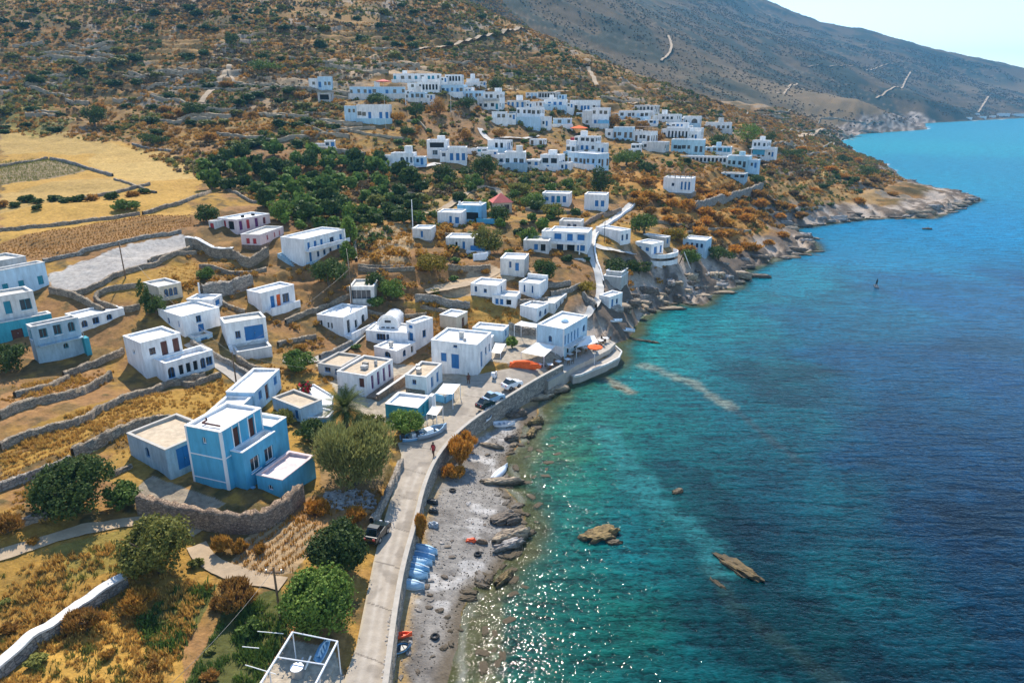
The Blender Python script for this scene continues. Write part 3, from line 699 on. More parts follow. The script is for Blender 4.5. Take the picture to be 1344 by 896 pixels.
def block(root, x0, y0, z0, a, b, h, wall, roof, opL, opR, trim, px, par=.28, names=('wall', 'roof'), deep=1.6, rec=.2, rim=None, tilt=0):
    par = min(par, .17) if par < .4 else par
    """one cubic volume; its x = x0 side faces left of the viewer, its y = y0 side right"""
    W = MB(); hz = h
    faces = [((x0, y0, z0), (0, 1), (-1, 0), b, opL, True), ((x0, y0, z0), (1, 0), (0, -1), a, opR, False),
             ((x0 + a, y0, z0), (0, 1), (1, 0), b, [], False), ((x0, y0 + b, z0), (1, 0), (0, 1), a, [], False)]
    for i, (o, dx, n_, ln, ops, fl) in enumerate(faces):
        oo = ops_abs(ln, ops, fl, h) if ops else []
        wall_face(W, o, dx, n_, ln, -deep, hz, oo, rec)
        if oo: add_openings(root, o, dx, n_, oo, rec, trim, px)
    t = .24; X0, X1, Y0, Y1 = x0, x0 + a, y0, y0 + b; zt = z0 + hz; zr = zt - par
    O = [(X0, Y0), (X1, Y0), (X1, Y1), (X0, Y1)]; I = [(X0 + t, Y0 + t), (X1 - t, Y0 + t), (X1 - t, Y1 - t), (X0 + t, Y1 - t)]
    CP_ = MB()
    e_ = .035                                        # the parapet carries a slim coping of its own
    O2 = [(X0 - e_, Y0 - e_), (X1 + e_, Y0 - e_), (X1 + e_, Y1 + e_), (X0 - e_, Y1 + e_)]; I2 = [(X0 + t + e_, Y0 + t + e_), (X1 - t - e_, Y0 + t + e_), (X1 - t - e_, Y1 - t - e_), (X0 + t + e_, Y1 - t - e_)]
    for i in range(4):
        j = (i + 1) % 4
        CP_.quad((*I[i], zt), (*I[j], zt), (*I[j], zr - .16), (*I[i], zr - .16))
        CP_.quad((*O2[i], zt + .07), (*O2[j], zt + .07), (*I2[j], zt + .07), (*I2[i], zt + .07))
        CP_.quad((*O2[i], zt - .02), (*O2[j], zt - .02), (*O2[j], zt + .07), (*O2[i], zt + .07))
        CP_.quad((*I2[j], zt - .02), (*I2[i], zt - .02), (*I2[i], zt + .07), (*I2[j], zt + .07))
    wo = W.build(names[0], wall, root)
    rf = MB(); nx_ = 6; ny_ = 6
    for i in range(nx_):                             # screed falls a few centimetres to one corner
        for j in range(ny_):
            q = []
            for (di, dj) in ((0, 0), (1, 0), (1, 1), (0, 1)):
                fx, fy = (i + di) / nx_, (j + dj) / ny_
                q.append((I[0][0] + (I[1][0] - I[0][0]) * fx, I[0][1] + (I[3][1] - I[0][1]) * fy, zr - .05 * (fx + fy) + .03 * math.sin(7 * fx + 5 * fy)))
            rf.quad(*q)
    ro = rf.build(names[1], roof, root)
    CP_.build('coping', rim or (MT['white'] if roof.name.startswith('white') else MT['offwhite']), ro)
    return wo, ro
HOUSES = {}
def solve(u0, v0, v1, L, Rt, depth=None, delta=18.0, width=None):
    C = hit(u0, v0); f = C[1] * CP - (C[2] - CAMZ) * SP; px = FPX / f
    # height: same plan position, top at v1
    k = (448 - v1) / FPX; y = C[1]
    dz = (y * SP - k * y * CP) / (-CP - k * SP); h = (dz + CAMZ) - C[2]
    T = C + np.array([0, 0, h])
    azv = math.atan2(C[0], C[1])
    if depth is None:
        # roof corner pixels give the plan's turn
        PL = plane(L[0], L[1], T[2]); PR = plane(Rt[0], Rt[1], T[2]); dL = PL[:2] - T[:2]; dR = PR[:2] - T[:2]
        yr = math.atan2(dR[1], dR[0]); yl = math.atan2(dL[1], dL[0]) - math.pi / 2
        wl, wr = np.hypot(*dL), np.hypot(*dR); df = (yl - yr + math.pi) % (2 * math.pi) - math.pi
        yaw = yr + df * wl / (wl + wr)
    else: yaw = math.pi / 2 - azv - R(delta)
    X = np.array([math.cos(yaw), math.sin(yaw), 0]); Y = np.array([-math.sin(yaw), math.cos(yaw), 0])
    def along(D, u):
        q = (u - 672) / FPX; num = q * (T[1] * CP - (T[2] - CAMZ) * SP) - T[0]; den = D[0] - q * D[1] * CP
        return num / den if abs(den) > 1e-6 else 4.0
    b = along(Y, L[0]); a = depth if depth is not None else along(X, Rt[0])
    return C, yaw, a, b, h, px
REPORT = []
def house(key, label, base, L, Rt=None, depth=None, delta=18.0, wall='white', roof='roof', opL=None, opR=None, trim='trimblue', seed=None, cat='house',
          par=.17, name='house', rim=None, dense=1.0, group=None, plinth=None, base_m='stone', hmin=None, deep=2.2):
    u0, v0, v1 = base
    C, yaw, a, b, h, px = solve(u0, v0, v1, L, Rt, depth, delta)
    REPORT.append((key, round(math.degrees(yaw)), round(a, 1), round(b, 1), round(h, 1), round(px, 1)))
    a = min(max(a, 1.5), 22); b = min(max(b, 1.5), 26); h = max(h, 1.6)
    rnd = random.Random(hash_s(key))
    cs, sn = math.cos(yaw), math.sin(yaw)               # stand on the highest of the made ground along the two fronts
    fr_ = [(0, 0), (-.8, 0), (-.8, b * .5), (-.8, b), (0, b), (a * .5, -.8), (a, -.8), (-1.8, b * .5)]
    zz = max(float(gz(C[0] + x * cs - y * sn, C[1] + x * sn + y * cs)) for x, y in fr_); C[2] = C[2] + min(max(zz - C[2], 0), .35 if px > 5.5 else 1.6)
    root = empty(name, C, yaw, label, cat, group)
    if opL is None: opL = auto_ops(b, h, px, rnd, 'd', dense)
    if opR is None: opR = auto_ops(a, h, px, rnd, 'd', dense)
    block(root, 0, 0, 0, a, b, h, MT[wall], MT[roof], opL, opR, MT[trim], px, par, rim=MT[rim] if rim else None, deep=deep)
    if plinth:
        m = MB(); m.box(-plinth[0], -plinth[0], -4.5, a + plinth[0], b + plinth[0], plinth[1]); m.build('base', MT[base_m], root)
    HOUSES[key] = (root, a, b, h, px, C, yaw)
    return root, a, b, h, px
def hash_s(s):
    h = 7
    for c in str(s): h = (h * 131 + ord(c)) % 1000003
    return h
def wing(key, x0, y0, z0, a, b, h, wall='white', roof='roof', opL=(), opR=(), trim='trimblue', par=.25, deep=2.0, rim=None):
    root, A, B, H, px, C, yaw = HOUSES[key]
    block(root, x0, y0, z0, a, b, h, MT[wall], MT[roof], list(opL), list(opR), MT[trim], px, par, names=('wing_wall', 'wing_roof'), deep=deep, rim=MT[rim] if rim else None)
def part(key, name, m, fn):
    root = HOUSES[key][0]; mb = MB(); fn(mb); return mb.build(name, MT[m], root)
# ------------------------------------------------------------------ houses near the road and on the left slope
house('blue', 'two storey sea-blue house with white corner trims and brown balcony doors', (301,645,572), (243,564), (343,541), wall='blue', roof='roof', rim='trimwhite',
      opL=[(.5, 4.3, .5, .75, 'a')], opR=[(.34, 3.55, .8, 2.2, 'n'), (.72, 3.55, .8, 2.2, 'n')], trim='trimwhite', par=.3)
house('smallflat', 'small flat-roofed pale blue outbuilding with sandy roof left of the palm', (396,556,543), (358,536), None, depth=3.2, delta=55, wall='paleblue', roof='rooftan', rim='rim', opL=[(.85, .05, .7, 1.5, 'b')], opR=[])
house('hut', 'low grey-blue hut with sandy flat roof and dark blue door beside the sea-blue house', (223.5,628,595), (167,587), None, depth=5.4, delta=62, wall='greyblue', roof='rooftan', rim='rim',
      opL=[(.5, 1.0, .7, 1.1, 'a')], opR=[(.33, .05, 1.5, 2.3, 'b')])
house('longwhite', 'long low pale blue house with stepped white roof running behind the sea-blue house', (337,543,519), (297,524), (367,501), wall='paleblue', roof='roof', rim='white',
      opR=[(.2, .9, .9, 1.1, 's'), (.45, .05, 1.0, 2.2, 'n'), (.8, .9, 1.0, 1.1, 's')], opL=[])
_A, _B, _H = HOUSES['longwhite'][1:4]
wing('longwhite', -8.6, .25, 0, 8.58, _B - .3, _H - .45, 'paleblue', 'roof', [], [(.45, .05, 1.0, 2.1, 'a'), (.8, .9, .9, 1.1, 's')], par=.17, rim='white')
house('whitecube', 'white cube house with two brown balcony doors above an arcaded front terrace', (193,497,454), (162,450), (237,443), wall='white',
      opL=[(.5, 2.6, .5, .5, 'w')], opR=[(.25, 2.6, .8, .9, 'w'), (.55, 1.95, .85, 2.0, 'n'), (.85, 1.95, .85, 2.0, 'n')], trim='trimbrown', par=.3)
house('walledwhite', 'wide white house with bright flat roof and small blue lower door at the lane end', (243,443,419), (207.5,411.6), (288,408), wall='white',
      opL=[(.4, 1.0, .6, .9, 'a'), (.82, 1.0, .4, .9, 'w')], opR=[(.42, 1.3, .8, 1.0, 'w'), (.45, -.9, .9, 1.9, 'b')], deep=3)
house('bluefront', 'small white flat-roofed house with blue end wall behind the wide white house', (281,410,399), (245.6,399), (292,393.5), wall='white', opL=[], opR=[(.5, .4, 1.4, 1.3, 'b')])
house('creamhut', 'low cream hut with dark arched openings behind a cypress', (211,397,380), (188,373), (238,373.5), wall='cream', roof='roofdirty', opL=[], opR=[(.3, .3, .6, 1.2, 'a'), (.5, .3, .6, 1.2, 'a'), (.7, .3, .6, 1.2, 'a'), (.88, .3, .6, 1.2, 'a')])
house('garage', 'white house with cream roof and wide blue shutter door above a paved ramp', (299,455,428), (289,422), (349,420), wall='white', roof='roofdirty', opL=[], opR=[(.28, .6, .7, 1.1, 'w'), (.68, .05, 2.6, 2.1, 'b')])
house('whitefield', 'white single storey house with orange and blue doors on a walled plot', (345,411,388), (324,386), (386,378), wall='white', opL=[], opR=[(.32, .05, .8, 1.9, 'b'), (.5, .05, .8, 1.9, 'y'), (.72, .3, 1.3, 1.5, 'w')])
house('redtop', 'white house with red shutters and stone terraces on the left hillside', (312,306,291), (286,289), (354,283.5), wall='pink', opL=[(.3, .2, 1.2, 1.6, 'r'), (.7, .2, 1.6, 1.6, 'o')],
      opR=[(.12, .1, .8, 1.8, 'p'), (.33, .1, .8, 1.8, 'r'), (.58, .1, .8, 1.8, 'p'), (.82, .4, .7, 1.3, 'w')], trim='trimred')
house('redlow', 'lower white block with a row of small red windows below the red-shuttered house', (343,328,311), (316,309), (372,298), wall='pink', roof='roofdirty', opL=[(.35, .7, .7, 1.0, 'r'), (.7, .7, .7, 1.0, 'r')],
      opR=[(.3, 1.0, .6, .9, 'r'), (.6, 1.0, .5, .9, 'r'), (.82, 1.0, .5, .9, 'r')], trim='trimred', plinth=(.05, .5), base_m='stonewarm')
house('twofloor', 'white two storey house with pale blue ground floor right of the red-shuttered house', (402,348,317), (368,315), (453,304.7), wall='white',
      opL=[], opR=[(.1, 2.3, .7, 1.2, 'b'), (.25, 2.3, .7, 1.2, 'b'), (.4, 2.3, .7, 1.2, 'b'), (.65, 2.1, 1.2, 1.3, 'w'), (.88, 2.1, .8, 1.4, 'b'), (.12, .05, .7, 1.7, 'd'), (.3, .5, .7, 1.0, 'w'), (.45, .5, .7, 1.0, 'w'), (.6, .5, .7, 1.0, 'w'), (.8, .05, .8, 1.7, 'd')])
house('leftblue', 'pale blue house with three teal shuttered windows at the upper left edge', (-36,412,368), (-58,361), (59,345), wall='paleblue', roof='roofdirty', trim='trimteal',
      opL=[], opR=[(.45, 1.6, .8, 1.2, 's'), (.65, 1.6, .8, 1.2, 's'), (.9, 1.6, .8, 1.3, 's'), (.25, 1.6, .8, 1.2, 's')])
house('leftteal', 'white house over a turquoise ground floor at the left edge of the view', (-18,446,398), (-40,390), (44,385), wall='offwhite', roof='roofdirty', trim='trimteal',
      opL=[], opR=[(.2, 2.6, .9, 1.5, 'w'), (.5, 2.5, .8, 1.7, 's'), (.82, 2.6, 1.3, 1.5, 'w')])
house('leftgrey', 'grey-white two storey house with arched window and narrow balcony on the left slope', (52,478,433), (35,429), (103,420), wall='greyblue', roof='roofdirty',
      opL=[(.5, 2.8, .9, 1.3, 'w')], opR=[(.22, 2.9, .9, 1.2, 'w'), (.52, 2.9, .9, 1.3, 'w'), (.82, 2.9, .8, 1.3, 'a'), (.62, .9, .6, .7, 'a')], trim='trimteal')
house('leftlow', 'low white house with two arched openings beside the grey-white two storey house', (107,436,422), (86,418), (163,409), wall='white', opL=[], opR=[(.35, .3, .9, 1.1, 'w'), (.65, .4, .8, 1.1, 'a'), (.1, .2, .8, 1.0, 'a')])
house('leftback', 'low white-roofed house at the left edge behind the pale blue house', (-12,362,352), (-40,344), (35,341), wall='offwhite', roof='roofdirty', opL=[], opR=[])
house('midwhite', 'white house with tall dark door and broad bright roof below the glass-fronted house', (452,443,420), (416,418), (482,408.5), wall='white', trim='metaldark',
      opL=[(.15, .8, .4, 1.2, 'w'), (.42, .9, .35, .9, 'w'), (.55, .9, .35, .9, 'w')], opR=[(.2, .05, .8, 2.1, 'd'), (.5, .3, .7, 1.3, 'w'), (.8, .5, .9, 1.4, 'a')])
house('glassfront', 'square house with a wide glass front and grey flat roof', (492,402,379), (458.6,378), None, depth=5, delta=10, wall='offwhite', roof='roofdirty', opL=[(.47, .9, 3.2, 1.6, 'g')], opR=[], trim='metalgrey')
house('terracea', 'long white house with a flat terrace roof in front of the vaulted chapel', (536,458,440), (480,438), None, depth=4.5, delta=20, wall='white', opL=[(.36, .8, 1.5, 1.1, 'w'), (.52, .8, .5, 1.1, 'w')], opR=[(.5, .8, 1.0, 1.2, 'b')])
house('terraceb', 'white two storey house with stacked blue windows right of the vaulted chapel', (546,459,428), (533,427), (568,422), wall='white', opL=[(.5, 3.0, .9, 1.4, 's'), (.5, .4, .9, 1.9, 's')], opR=[(.5, 1.2, .8, 1.2, 'w')])
house('lowcurve', 'low white house with chimney on its roof below the vaulted chapel', (521,477,467), (491,464), (546,459), wall='white', opL=[(.6, .3, 1.2, 1.0, 'a')], opR=[(.4, .2, .8, 1.4, 'a'), (.8, .2, .6, 1.3, 'o')])
house('beigeroof', 'low house with cracked sandy roof behind the plum-windowed house', (449,499,487), (417.6,479), (474,467), wall='offwhite', roof='rooftan', rim='rim', opL=[(.4, .5, 1.0, .9, 'w'), (.8, .3, .7, 1.2, 'a')], opR=[])
house('plum', 'white house with four plum framed windows on a brown stone terrace', (483,521,497), (442,494), (515.5,480), wall='white', roof='rooftan',
      opL=[(.82, .9, .8, 1.3, 'n')], opR=[(.2, .3, .6, 2.0, 'p'), (.42, .3, .6, 2.0, 'p'), (.64, .3, .6, 2.0, 'p'), (.86, .3, .6, 2.0, 'p')])
house('quaywhite', 'white house with grey lower wall and sandy roof between plum windows and plaza', (560.5,519,497), (531.6,496), (580,484), wall='white', roof='rooftan', opL=[(.42, 1.2, .6, .7, 'w')], opR=[(.35, .3, .8, 1.5, 's'), (.7, .3, .8, 1.5, 's')])
house('turq', 'low turquoise building with white flat roof behind the round green bush', (549,553,537), (505.5,531), (564.5,520.5), wall='teal', roof='roof', rim='trimwhite', opL=[], opR=[(.4, .05, .9, 1.7, 't'), (.75, .05, .8, 1.7, 't')])
house('bigwhite', 'big white two storey house with blue door facing the plaza', (626.6,491,456), (565.7,451), (645,444), wall='white',
      opL=[(.53, 3.3, .6, .6, 'w'), (.27, 1.0, .9, 1.3, 's'), (.52, .1, 1.2, 2.2, 's')], opR=[(.3, .1, .8, 2.4, 's'), (.6, 1.4, .7, 1.2, 'w'), (.85, 1.4, .7, 1.2, 'w')])
house('backstep', 'pale turquoise flat-roofed house behind the big white plaza house', (660,450,437), (620,433), (668,430), wall='paleblue', opL=[], opR=[(.5, .3, .8, 1.2, 's')])
house('backstepb', 'white flat roof tucked against the back of the big white plaza house', (645,458,446), (606,442), (648,437), wall='white', opL=[], opR=[])
house('beigecube', 'small white cube with beige front wall at the edge of the golden field', (599.5,438,419), (577,417), (613.6,414), wall='cream', roof='roof', rim='white', opL=[], opR=[(.6, .05, .8, 1.8, 'n')])
house('porch', 'white house with two small dark windows above a grey stone base and flat porch', (652,397,378), (617.6,377), None, depth=4.6, delta=22, wall='white', opL=[(.2, 1.2, .5, 1.0, 'w'), (.56, 1.2, .6, .7, 'w')], opR=[(.5, .9, .7, 1.2, 'w')], plinth=(.04, .5), base_m='stonegrey')
house('porchb', 'flat white porch house with blue doors right of the two-window house', (677,404,394), (646,394), None, depth=3.5, delta=15, wall='white', opL=[(.2, .05, .6, 1.0, 'b'), (.4, .05, .6, 1.0, 'b'), (.7, .1, .9, .9, 'o')], opR=[])
house('twoslit', 'white house with two tall slit windows and raised rear parapet', (707,393,375.5), (681,374), None, depth=4.4, delta=22, wall='white', opL=[(.28, .7, .35, 1.3, 'w'), (.68, .7, .35, 1.3, 'w')], opR=[])
house('slant', 'white block with plain front wall above the restaurant terrace', (704,424,407.6), (682.5,405), (721,403), wall='white', opL=[(.45, 1.4, .3, .5, 'w')], opR=[(.3, .5, .7, 1.0, 'a'), (.7, .5, .7, 1.0, 'a')])
house('wideroof', 'broad pale house with stained roof above the taverna', (727,413,403), (699,399), (744,387.5), wall='offwhite', roof='roofdirty', opL=[], opR=[(.2, .3, .8, 1.2, 'a'), (.5, .3, .8, 1.2, 'a'), (.8, .3, .8, 1.2, 'a')])
house('taverna', 'white and pale blue taverna with a row of tall blue windows beside the quay', (739,470,435), (705,429.5), (771,419), wall='paleblue', roof='roof', rim='white',
      opL=[(.5, 1.9, .6, 1.0, 'a')], opR=[(.07, 1.6, .5, 1.6, 's'), (.2, 1.6, .5, 1.6, 's'), (.33, 1.6, .5, 1.6, 's'), (.46, 1.6, .5, 1.6, 's'), (.6, 1.6, .5, 1.6, 's'), (.86, 2.0, .9, 1.1, 'a'), (.2, .0, .9, 1.2, 'o'), (.5, .0, .9, 1.2, 'o')])
house('shoreside', 'tall narrow house with plain grey front beside the white footpath', (814,386,366.4), (792,366), None, depth=5, delta=16, wall='grey', roof='roof', rim='white', opL=[(.08, .3, .4, 1.6, 'o')], opR=[(.5, .6, .6, 1.0, 's')])
house('shoreblue', 'small white house with pale blue end wall at the foot of the footpath', (799,409,392.6), (786,390), (817,387), wall='white', opL=[], opR=[(.25, .3, .7, 1.5, 's'), (.6, .6, .8, 1.0, 'w')])
house('bluewin', 'white two storey house with three big blue upper windows', (770.5,334,308), (720,308), None, depth=6, delta=9, wall='white',
      opL=[(.24, 2.5, 1.5, 1.2, 's'), (.55, 2.3, 1.2, 1.5, 's'), (.83, 2.5, 1.5, 1.2, 's'), (.3, .1, 1.4, 1.5, 'w'), (.58, .1, 1.6, 1.6, 'o'), (.84, .3, 1.6, 1.2, 's')], opR=[])
house('bluewinleft', 'low grey-white house leaning against the house with three big blue windows', (720,334,319), (687,317.5), None, depth=5, delta=8, wall='offwhite', roof='roofdirty', opL=[(.5, .5, .8, 1.2, 's'), (.78, .3, 1.0, 1.4, 'o')], opR=[])
house('bluewintop', 'small white cube with dark windows above the house with three big blue windows', (762,303,292), (734,291.5), None, depth=4, delta=10, wall='offwhite', roof='roofdirty', opL=[(.45, .4, .8, .9, 'w'), (.72, .4, .8, .9, 'w')], opR=[])
house('longpath', 'long plain white house below the curving white footpath', (814,321,305.5), (782,299), (828,302), wall='white', opL=[], opR=[(.2, .4, .7, 1.3, 'w'), (.65, .4, .8, 1.3, 'w')])
house('balconya', 'white house with pale blue lower floor behind the round shoreline terrace', (854,338,323), (834,320), (871,320), wall='white', opL=[(.3, .9, .8, .8, 's'), (.75, .9, .9, .8, 's')], opR=[(.35, .2, 1.2, 1.6, 's'), (.8, .2, .8, 1.6, 's')])
house('balconyb', 'grey-walled white-roofed house behind the round shoreline terrace', (872.4,325,314), (844,309), (880,311), wall='grey', roof='roof', opL=[], opR=[(.5, .4, .8, 1.3, 's')])
house('seablue', 'pale blue house with four small windows half hidden by a bush near the rocks', (925,338,318), (896.5,314.5), None, depth=5, delta=14, wall='paleblue', roof='roof', rim='white', opL=[(.2, 1.8, .6, 1.0, 'w'), (.4, 1.8, .6, 1.0, 'w'), (.62, 1.8, .6, 1.0, 'w'), (.82, 1.8, .6, 1.0, 'w')], opR=[])
house('watchtower', 'white cube house with three tall blue shutters and post pergola on its roof', (906,261,242), (870.5,240.5), None, depth=6, delta=10, wall='white', opL=[(.35, 1.8, .8, .9, 'w'), (.66, .9, .55, 2.3, 's'), (.79, .9, .55, 2.3, 's'), (.92, .9, .55, 2.3, 's')], opR=[])
house('rowa', 'low white house with four blue windows above a dark round bush', (747,270,256), (711.6,255.5), None, depth=5, delta=8, wall='white', opL=[(.17, .8, 1.0, 1.0, 's'), (.4, .4, .9, 1.7, 's'), (.6, .4, 1.0, 1.7, 't'), (.82, .5, .9, 1.6, 's')], opR=[])
house('rowb', 'white house with two blue windows low on its right side', (794.5,280,260), (767,259), None, depth=5, delta=8, wall='white', opL=[(.58, .9, .9, 1.5, 's'), (.85, .9, .9, 1.5, 's')], opR=[])
house('bluepaira', 'white flat-roofed house with rounded front in front of the bright blue house', (605.6,298,281), (574,280.5), None, depth=5, delta=14, wall='white', opL=[(.55, .6, .6, 1.5, 's'), (.82, .5, .9, 1.4, 's')], opR=[])
house('bluepairb', 'bright blue house with covered veranda behind a white flat-roofed house', (632,291,272), (600,272), None, depth=5, delta=14, wall='skyblue', roof='roof', rim='white', opL=[(.5, .1, 4.2, 1.6, 'o')], opR=[])
house('fieldcube', 'small white cube house on a dark stone base at the terraced field', (565.5,318,303), (541,302), None, depth=4.2, delta=16, wall='offwhite', roof='roof', opL=[(.52, .6, .5, 1.3, 'b')], opR=[], plinth=(.08, -.02), base_m='stonegrey')
house('veranda', 'white house with blue veranda railing above a white retaining wall', (622,331,315.5), (585,314.5), None, depth=5, delta=12, wall='offwhite', roof='roof', opL=[(.38, .1, .45, 1.5, 'o'), (.64, .2, .55, 1.5, 'b')], opR=[])
house('lonewhite', 'white house with one blue window between two trees below the footpath', (688,366,343), (656.5,342), None, depth=5, delta=10, wall='offwhite', roof='roof', opL=[(.42, 1.6, .45, 1.2, 'w'), (.7, 1.1, .7, 1.5, 's')], opR=[])
# ------------------------------------------------------------------ the upper village
UP = [ # key, label, near bottom corner u v, top v, left corner u v, depth, turn, wall
 ('u1','long pale blue house with many windows, leftmost of the top rows',532,130,118.5,459,112,6,5,'paleblue'),
 ('u2','long white house with a strip of dark windows crowning the village',577,112,102,516,95,6,8,'white'),
 ('u3','low white house with dark arcade under the long crowning house',577,123.5,112.5,548,109.5,5,6,'white'),
 ('u4','white villa with two rows of dark windows above a curved pale terrace',512,161,143,468,142.5,7,6,'white'),
 ('u5','white house with tall columns right of the long crowning house',606,114.5,103.5,584,102.5,6,10,'white'),
 ('u6','small plain white box house at the right end of the top row',628.5,114.5,107,612,106.5,5,10,'white'),
 ('u7','pale blue house with bright blue shuttered front under the columned house',608.5,129,117,579,116,6,8,'paleblue'),
 ('u8','three storey white house with grey balcony band at the left of the village',656,148,125,634.5,125,6,8,'white'),
 ('u9','pale blue low house just left of the three storey house',634,136,125,610,125,5,4,'paleblue'),
 ('u10','small white house with two dark windows below the three storey house',666,163,153,645.5,152.5,5,8,'white'),
 ('u11','grey-white house with glazed upper floor right of the three storey house',688,147,137.5,665.5,137.5,6,8,'offwhite'),
 ('u12','white house with a wide dark window band and pale lower terrace',708.5,170,147.5,678,147.5,6,8,'white'),
 ('u13','grey house with columned porch at the back edge of the village',731,135.5,126,705,125.5,5,6,'grey'),
 ('u14','bright white house with three blue windows in the back row',742.5,146,136,714,135.5,6,6,'white'),
 ('u15','white house with pink rounded corner in the back row',782,151,137,748,135.5,6,10,'white'),
 ('u16','tall three storey white house with blue ground floor above the orange umbrella',798,170,147,777,146.5,6,10,'white'),
 ('u17','low pale blue house with shaded windows behind the orange umbrella',750.5,169.5,160,726,160,5,6,'paleblue'),
 ('u18','white two storey house with red awning corner in the village middle',781,204,184,754,184,6,10,'white'),
 ('u19','white house with broad sky-blue side wall below the red-cornered house',783,226,209.5,745,210.5,6,24,'paleblue'),
 ('u20','white house with two large dark picture windows',733,224,206.5,709,206.5,6,8,'white'),
 ('u21','white house with two dark doors at the head of the white track',665.5,203,191,640,190.5,5,10,'white'),
 ('u22','white two storey house with blue-grey basement and low front wall',689,223,205,662,204.5,6,8,'white'),
 ('u23','tiny white hut among dry shrubs in the middle of the village',712.5,193.5,186.5,695,186,4,8,'white'),
 ('u24','white house with blue arched door beside the big dark grove',543,220,204.5,513,204.5,5,14,'white'),
 ('u25','white framed two storey house with dark recessed loggia',587,209,188,560,188,6,6,'white'),
 ('u26','white house with wide blue windows joined right of the loggia house',612.5,217,200,587.5,199.5,6,8,'white'),
 ('u27','white low terrace house left of the house with two dark doors',640,206,198.5,626,198,4,8,'white'),
 ('u28','long white house with low dark windows under the hill crest',851,161,151,812,150.5,6,8,'white'),
 ('u29','grey-blue upper house with window band standing on the crest row',858.5,152,143.5,832,143,6,8,'offwhite'),
 ('u30','white house with three dark square windows in the right crest row',887.5,165,155.5,863,155.5,6,8,'white'),
 ('u31','white house with large blue arched opening at the right of the crest row',917.5,169,158,896,157.5,6,10,'white'),
 ('u32','pale blue flat house with wide windows beside a rust-coloured bush',829.5,186,172,805,171.5,6,6,'paleblue'),
 ('u33','white house with rooftop pergola in the centre of the right cluster',854,192,179,832,178.5,6,8,'white'),
 ('u34','plain lilac-white wall house at the front of the right cluster',872,201,189,850,187.5,5,10,'offwhite'),
 ('u35','small white house with a brown door below the rooftop pergola house',839.5,202,193.5,828,193,4,8,'white'),
 ('u36','white arcade house with a row of dark columns',904,187.5,174,874.5,174,6,6,'white'),
 ('u37','white gabled house at the end of the columned arcade',919.5,186.5,174,904.5,174,5,8,'white'),
 ('u38','large pale turquoise house with plain walls right of the village',922,206,190,881,189,7,12,'teal2'),
 ('u39','white house with three windows behind a dark arched hedge',959.5,176,166,926,169,5,6,'white'),
 ('u40','pale blue house with rounded roofline in the right cluster',959,208,199,934,198.5,5,8,'paleblue'),
 ('u41','white house with bright blue lower panel, rightmost of the village',1004.5,211,190.5,987,190.5,5,14,'white'),
 ('u42','pale turquoise block ending the long terrace wall',980.5,226.5,211.5,954,210.5,6,10,'teal2'),
 ('u43','long low terrace building with dark arcade below the turquoise house',954,220,212.5,891,211,4,5,'offwhite'),
 ('u44','small flat blue-roofed shed in the dry brush above the cube house',976,244,235,946,235.5,5,6,'greyblue'),
 ('u45','small white and glass house beside dark trees on the upper left slope',436,120.5,106,417,105.5,5,8,'paleblue'),
 ('u46','dark open stone shed below the white and glass house',435,136.5,127.5,417,126.5,4,8,'grey'),
 ('u47','low white ruin half buried in shrubs above the dark grove',440.5,197.5,187.5,426,187.5,4,8,'offwhite'),
 ('u48','white lean-to wall house left of the three blue windows house',713,144.5,139,690,139,4,6,'white'),
 ('u49','small white box house on the dry crest behind the village',706,129,123,690,123,4,6,'white'),
 ('u50','pale blue annexe right of the long pale blue house',558,137,127,537,124.5,5,6,'paleblue'),
 ('u51','white block under the long low house in the right crest row',862,168,160.5,846,160,5,8,'white'),
 ('u52','narrow white house wedged below the three dark square windows house',899,173.5,167,874,167,5,6,'white'),
 ('u53','white front terrace house beside the picture window house',708,222,213,690,213,4,8,'offwhite'),
 ('u54','small white house at the left of the red-cornered house',755,203,193,743,192,4,8,'white'),
 ('u55','pale narrow house between the pink corner house and the tall three storey house',778,160,150,767,150,5,8,'paleblue'),
 ('u56','white two window house under the grey-white glazed house',683,157,149.5,668,149,4,8,'greyblue'),
 ('u57','low white house with long dark window at the right end of the crest row',897,164,157.5,888,157,4,8,'white'),
]
MT['teal2'] = mat('pale_turquoise_wash', (0.42, 0.62, 0.70), 0.85, 0.07, 0.5, 0.25, 6, stain=0.22)
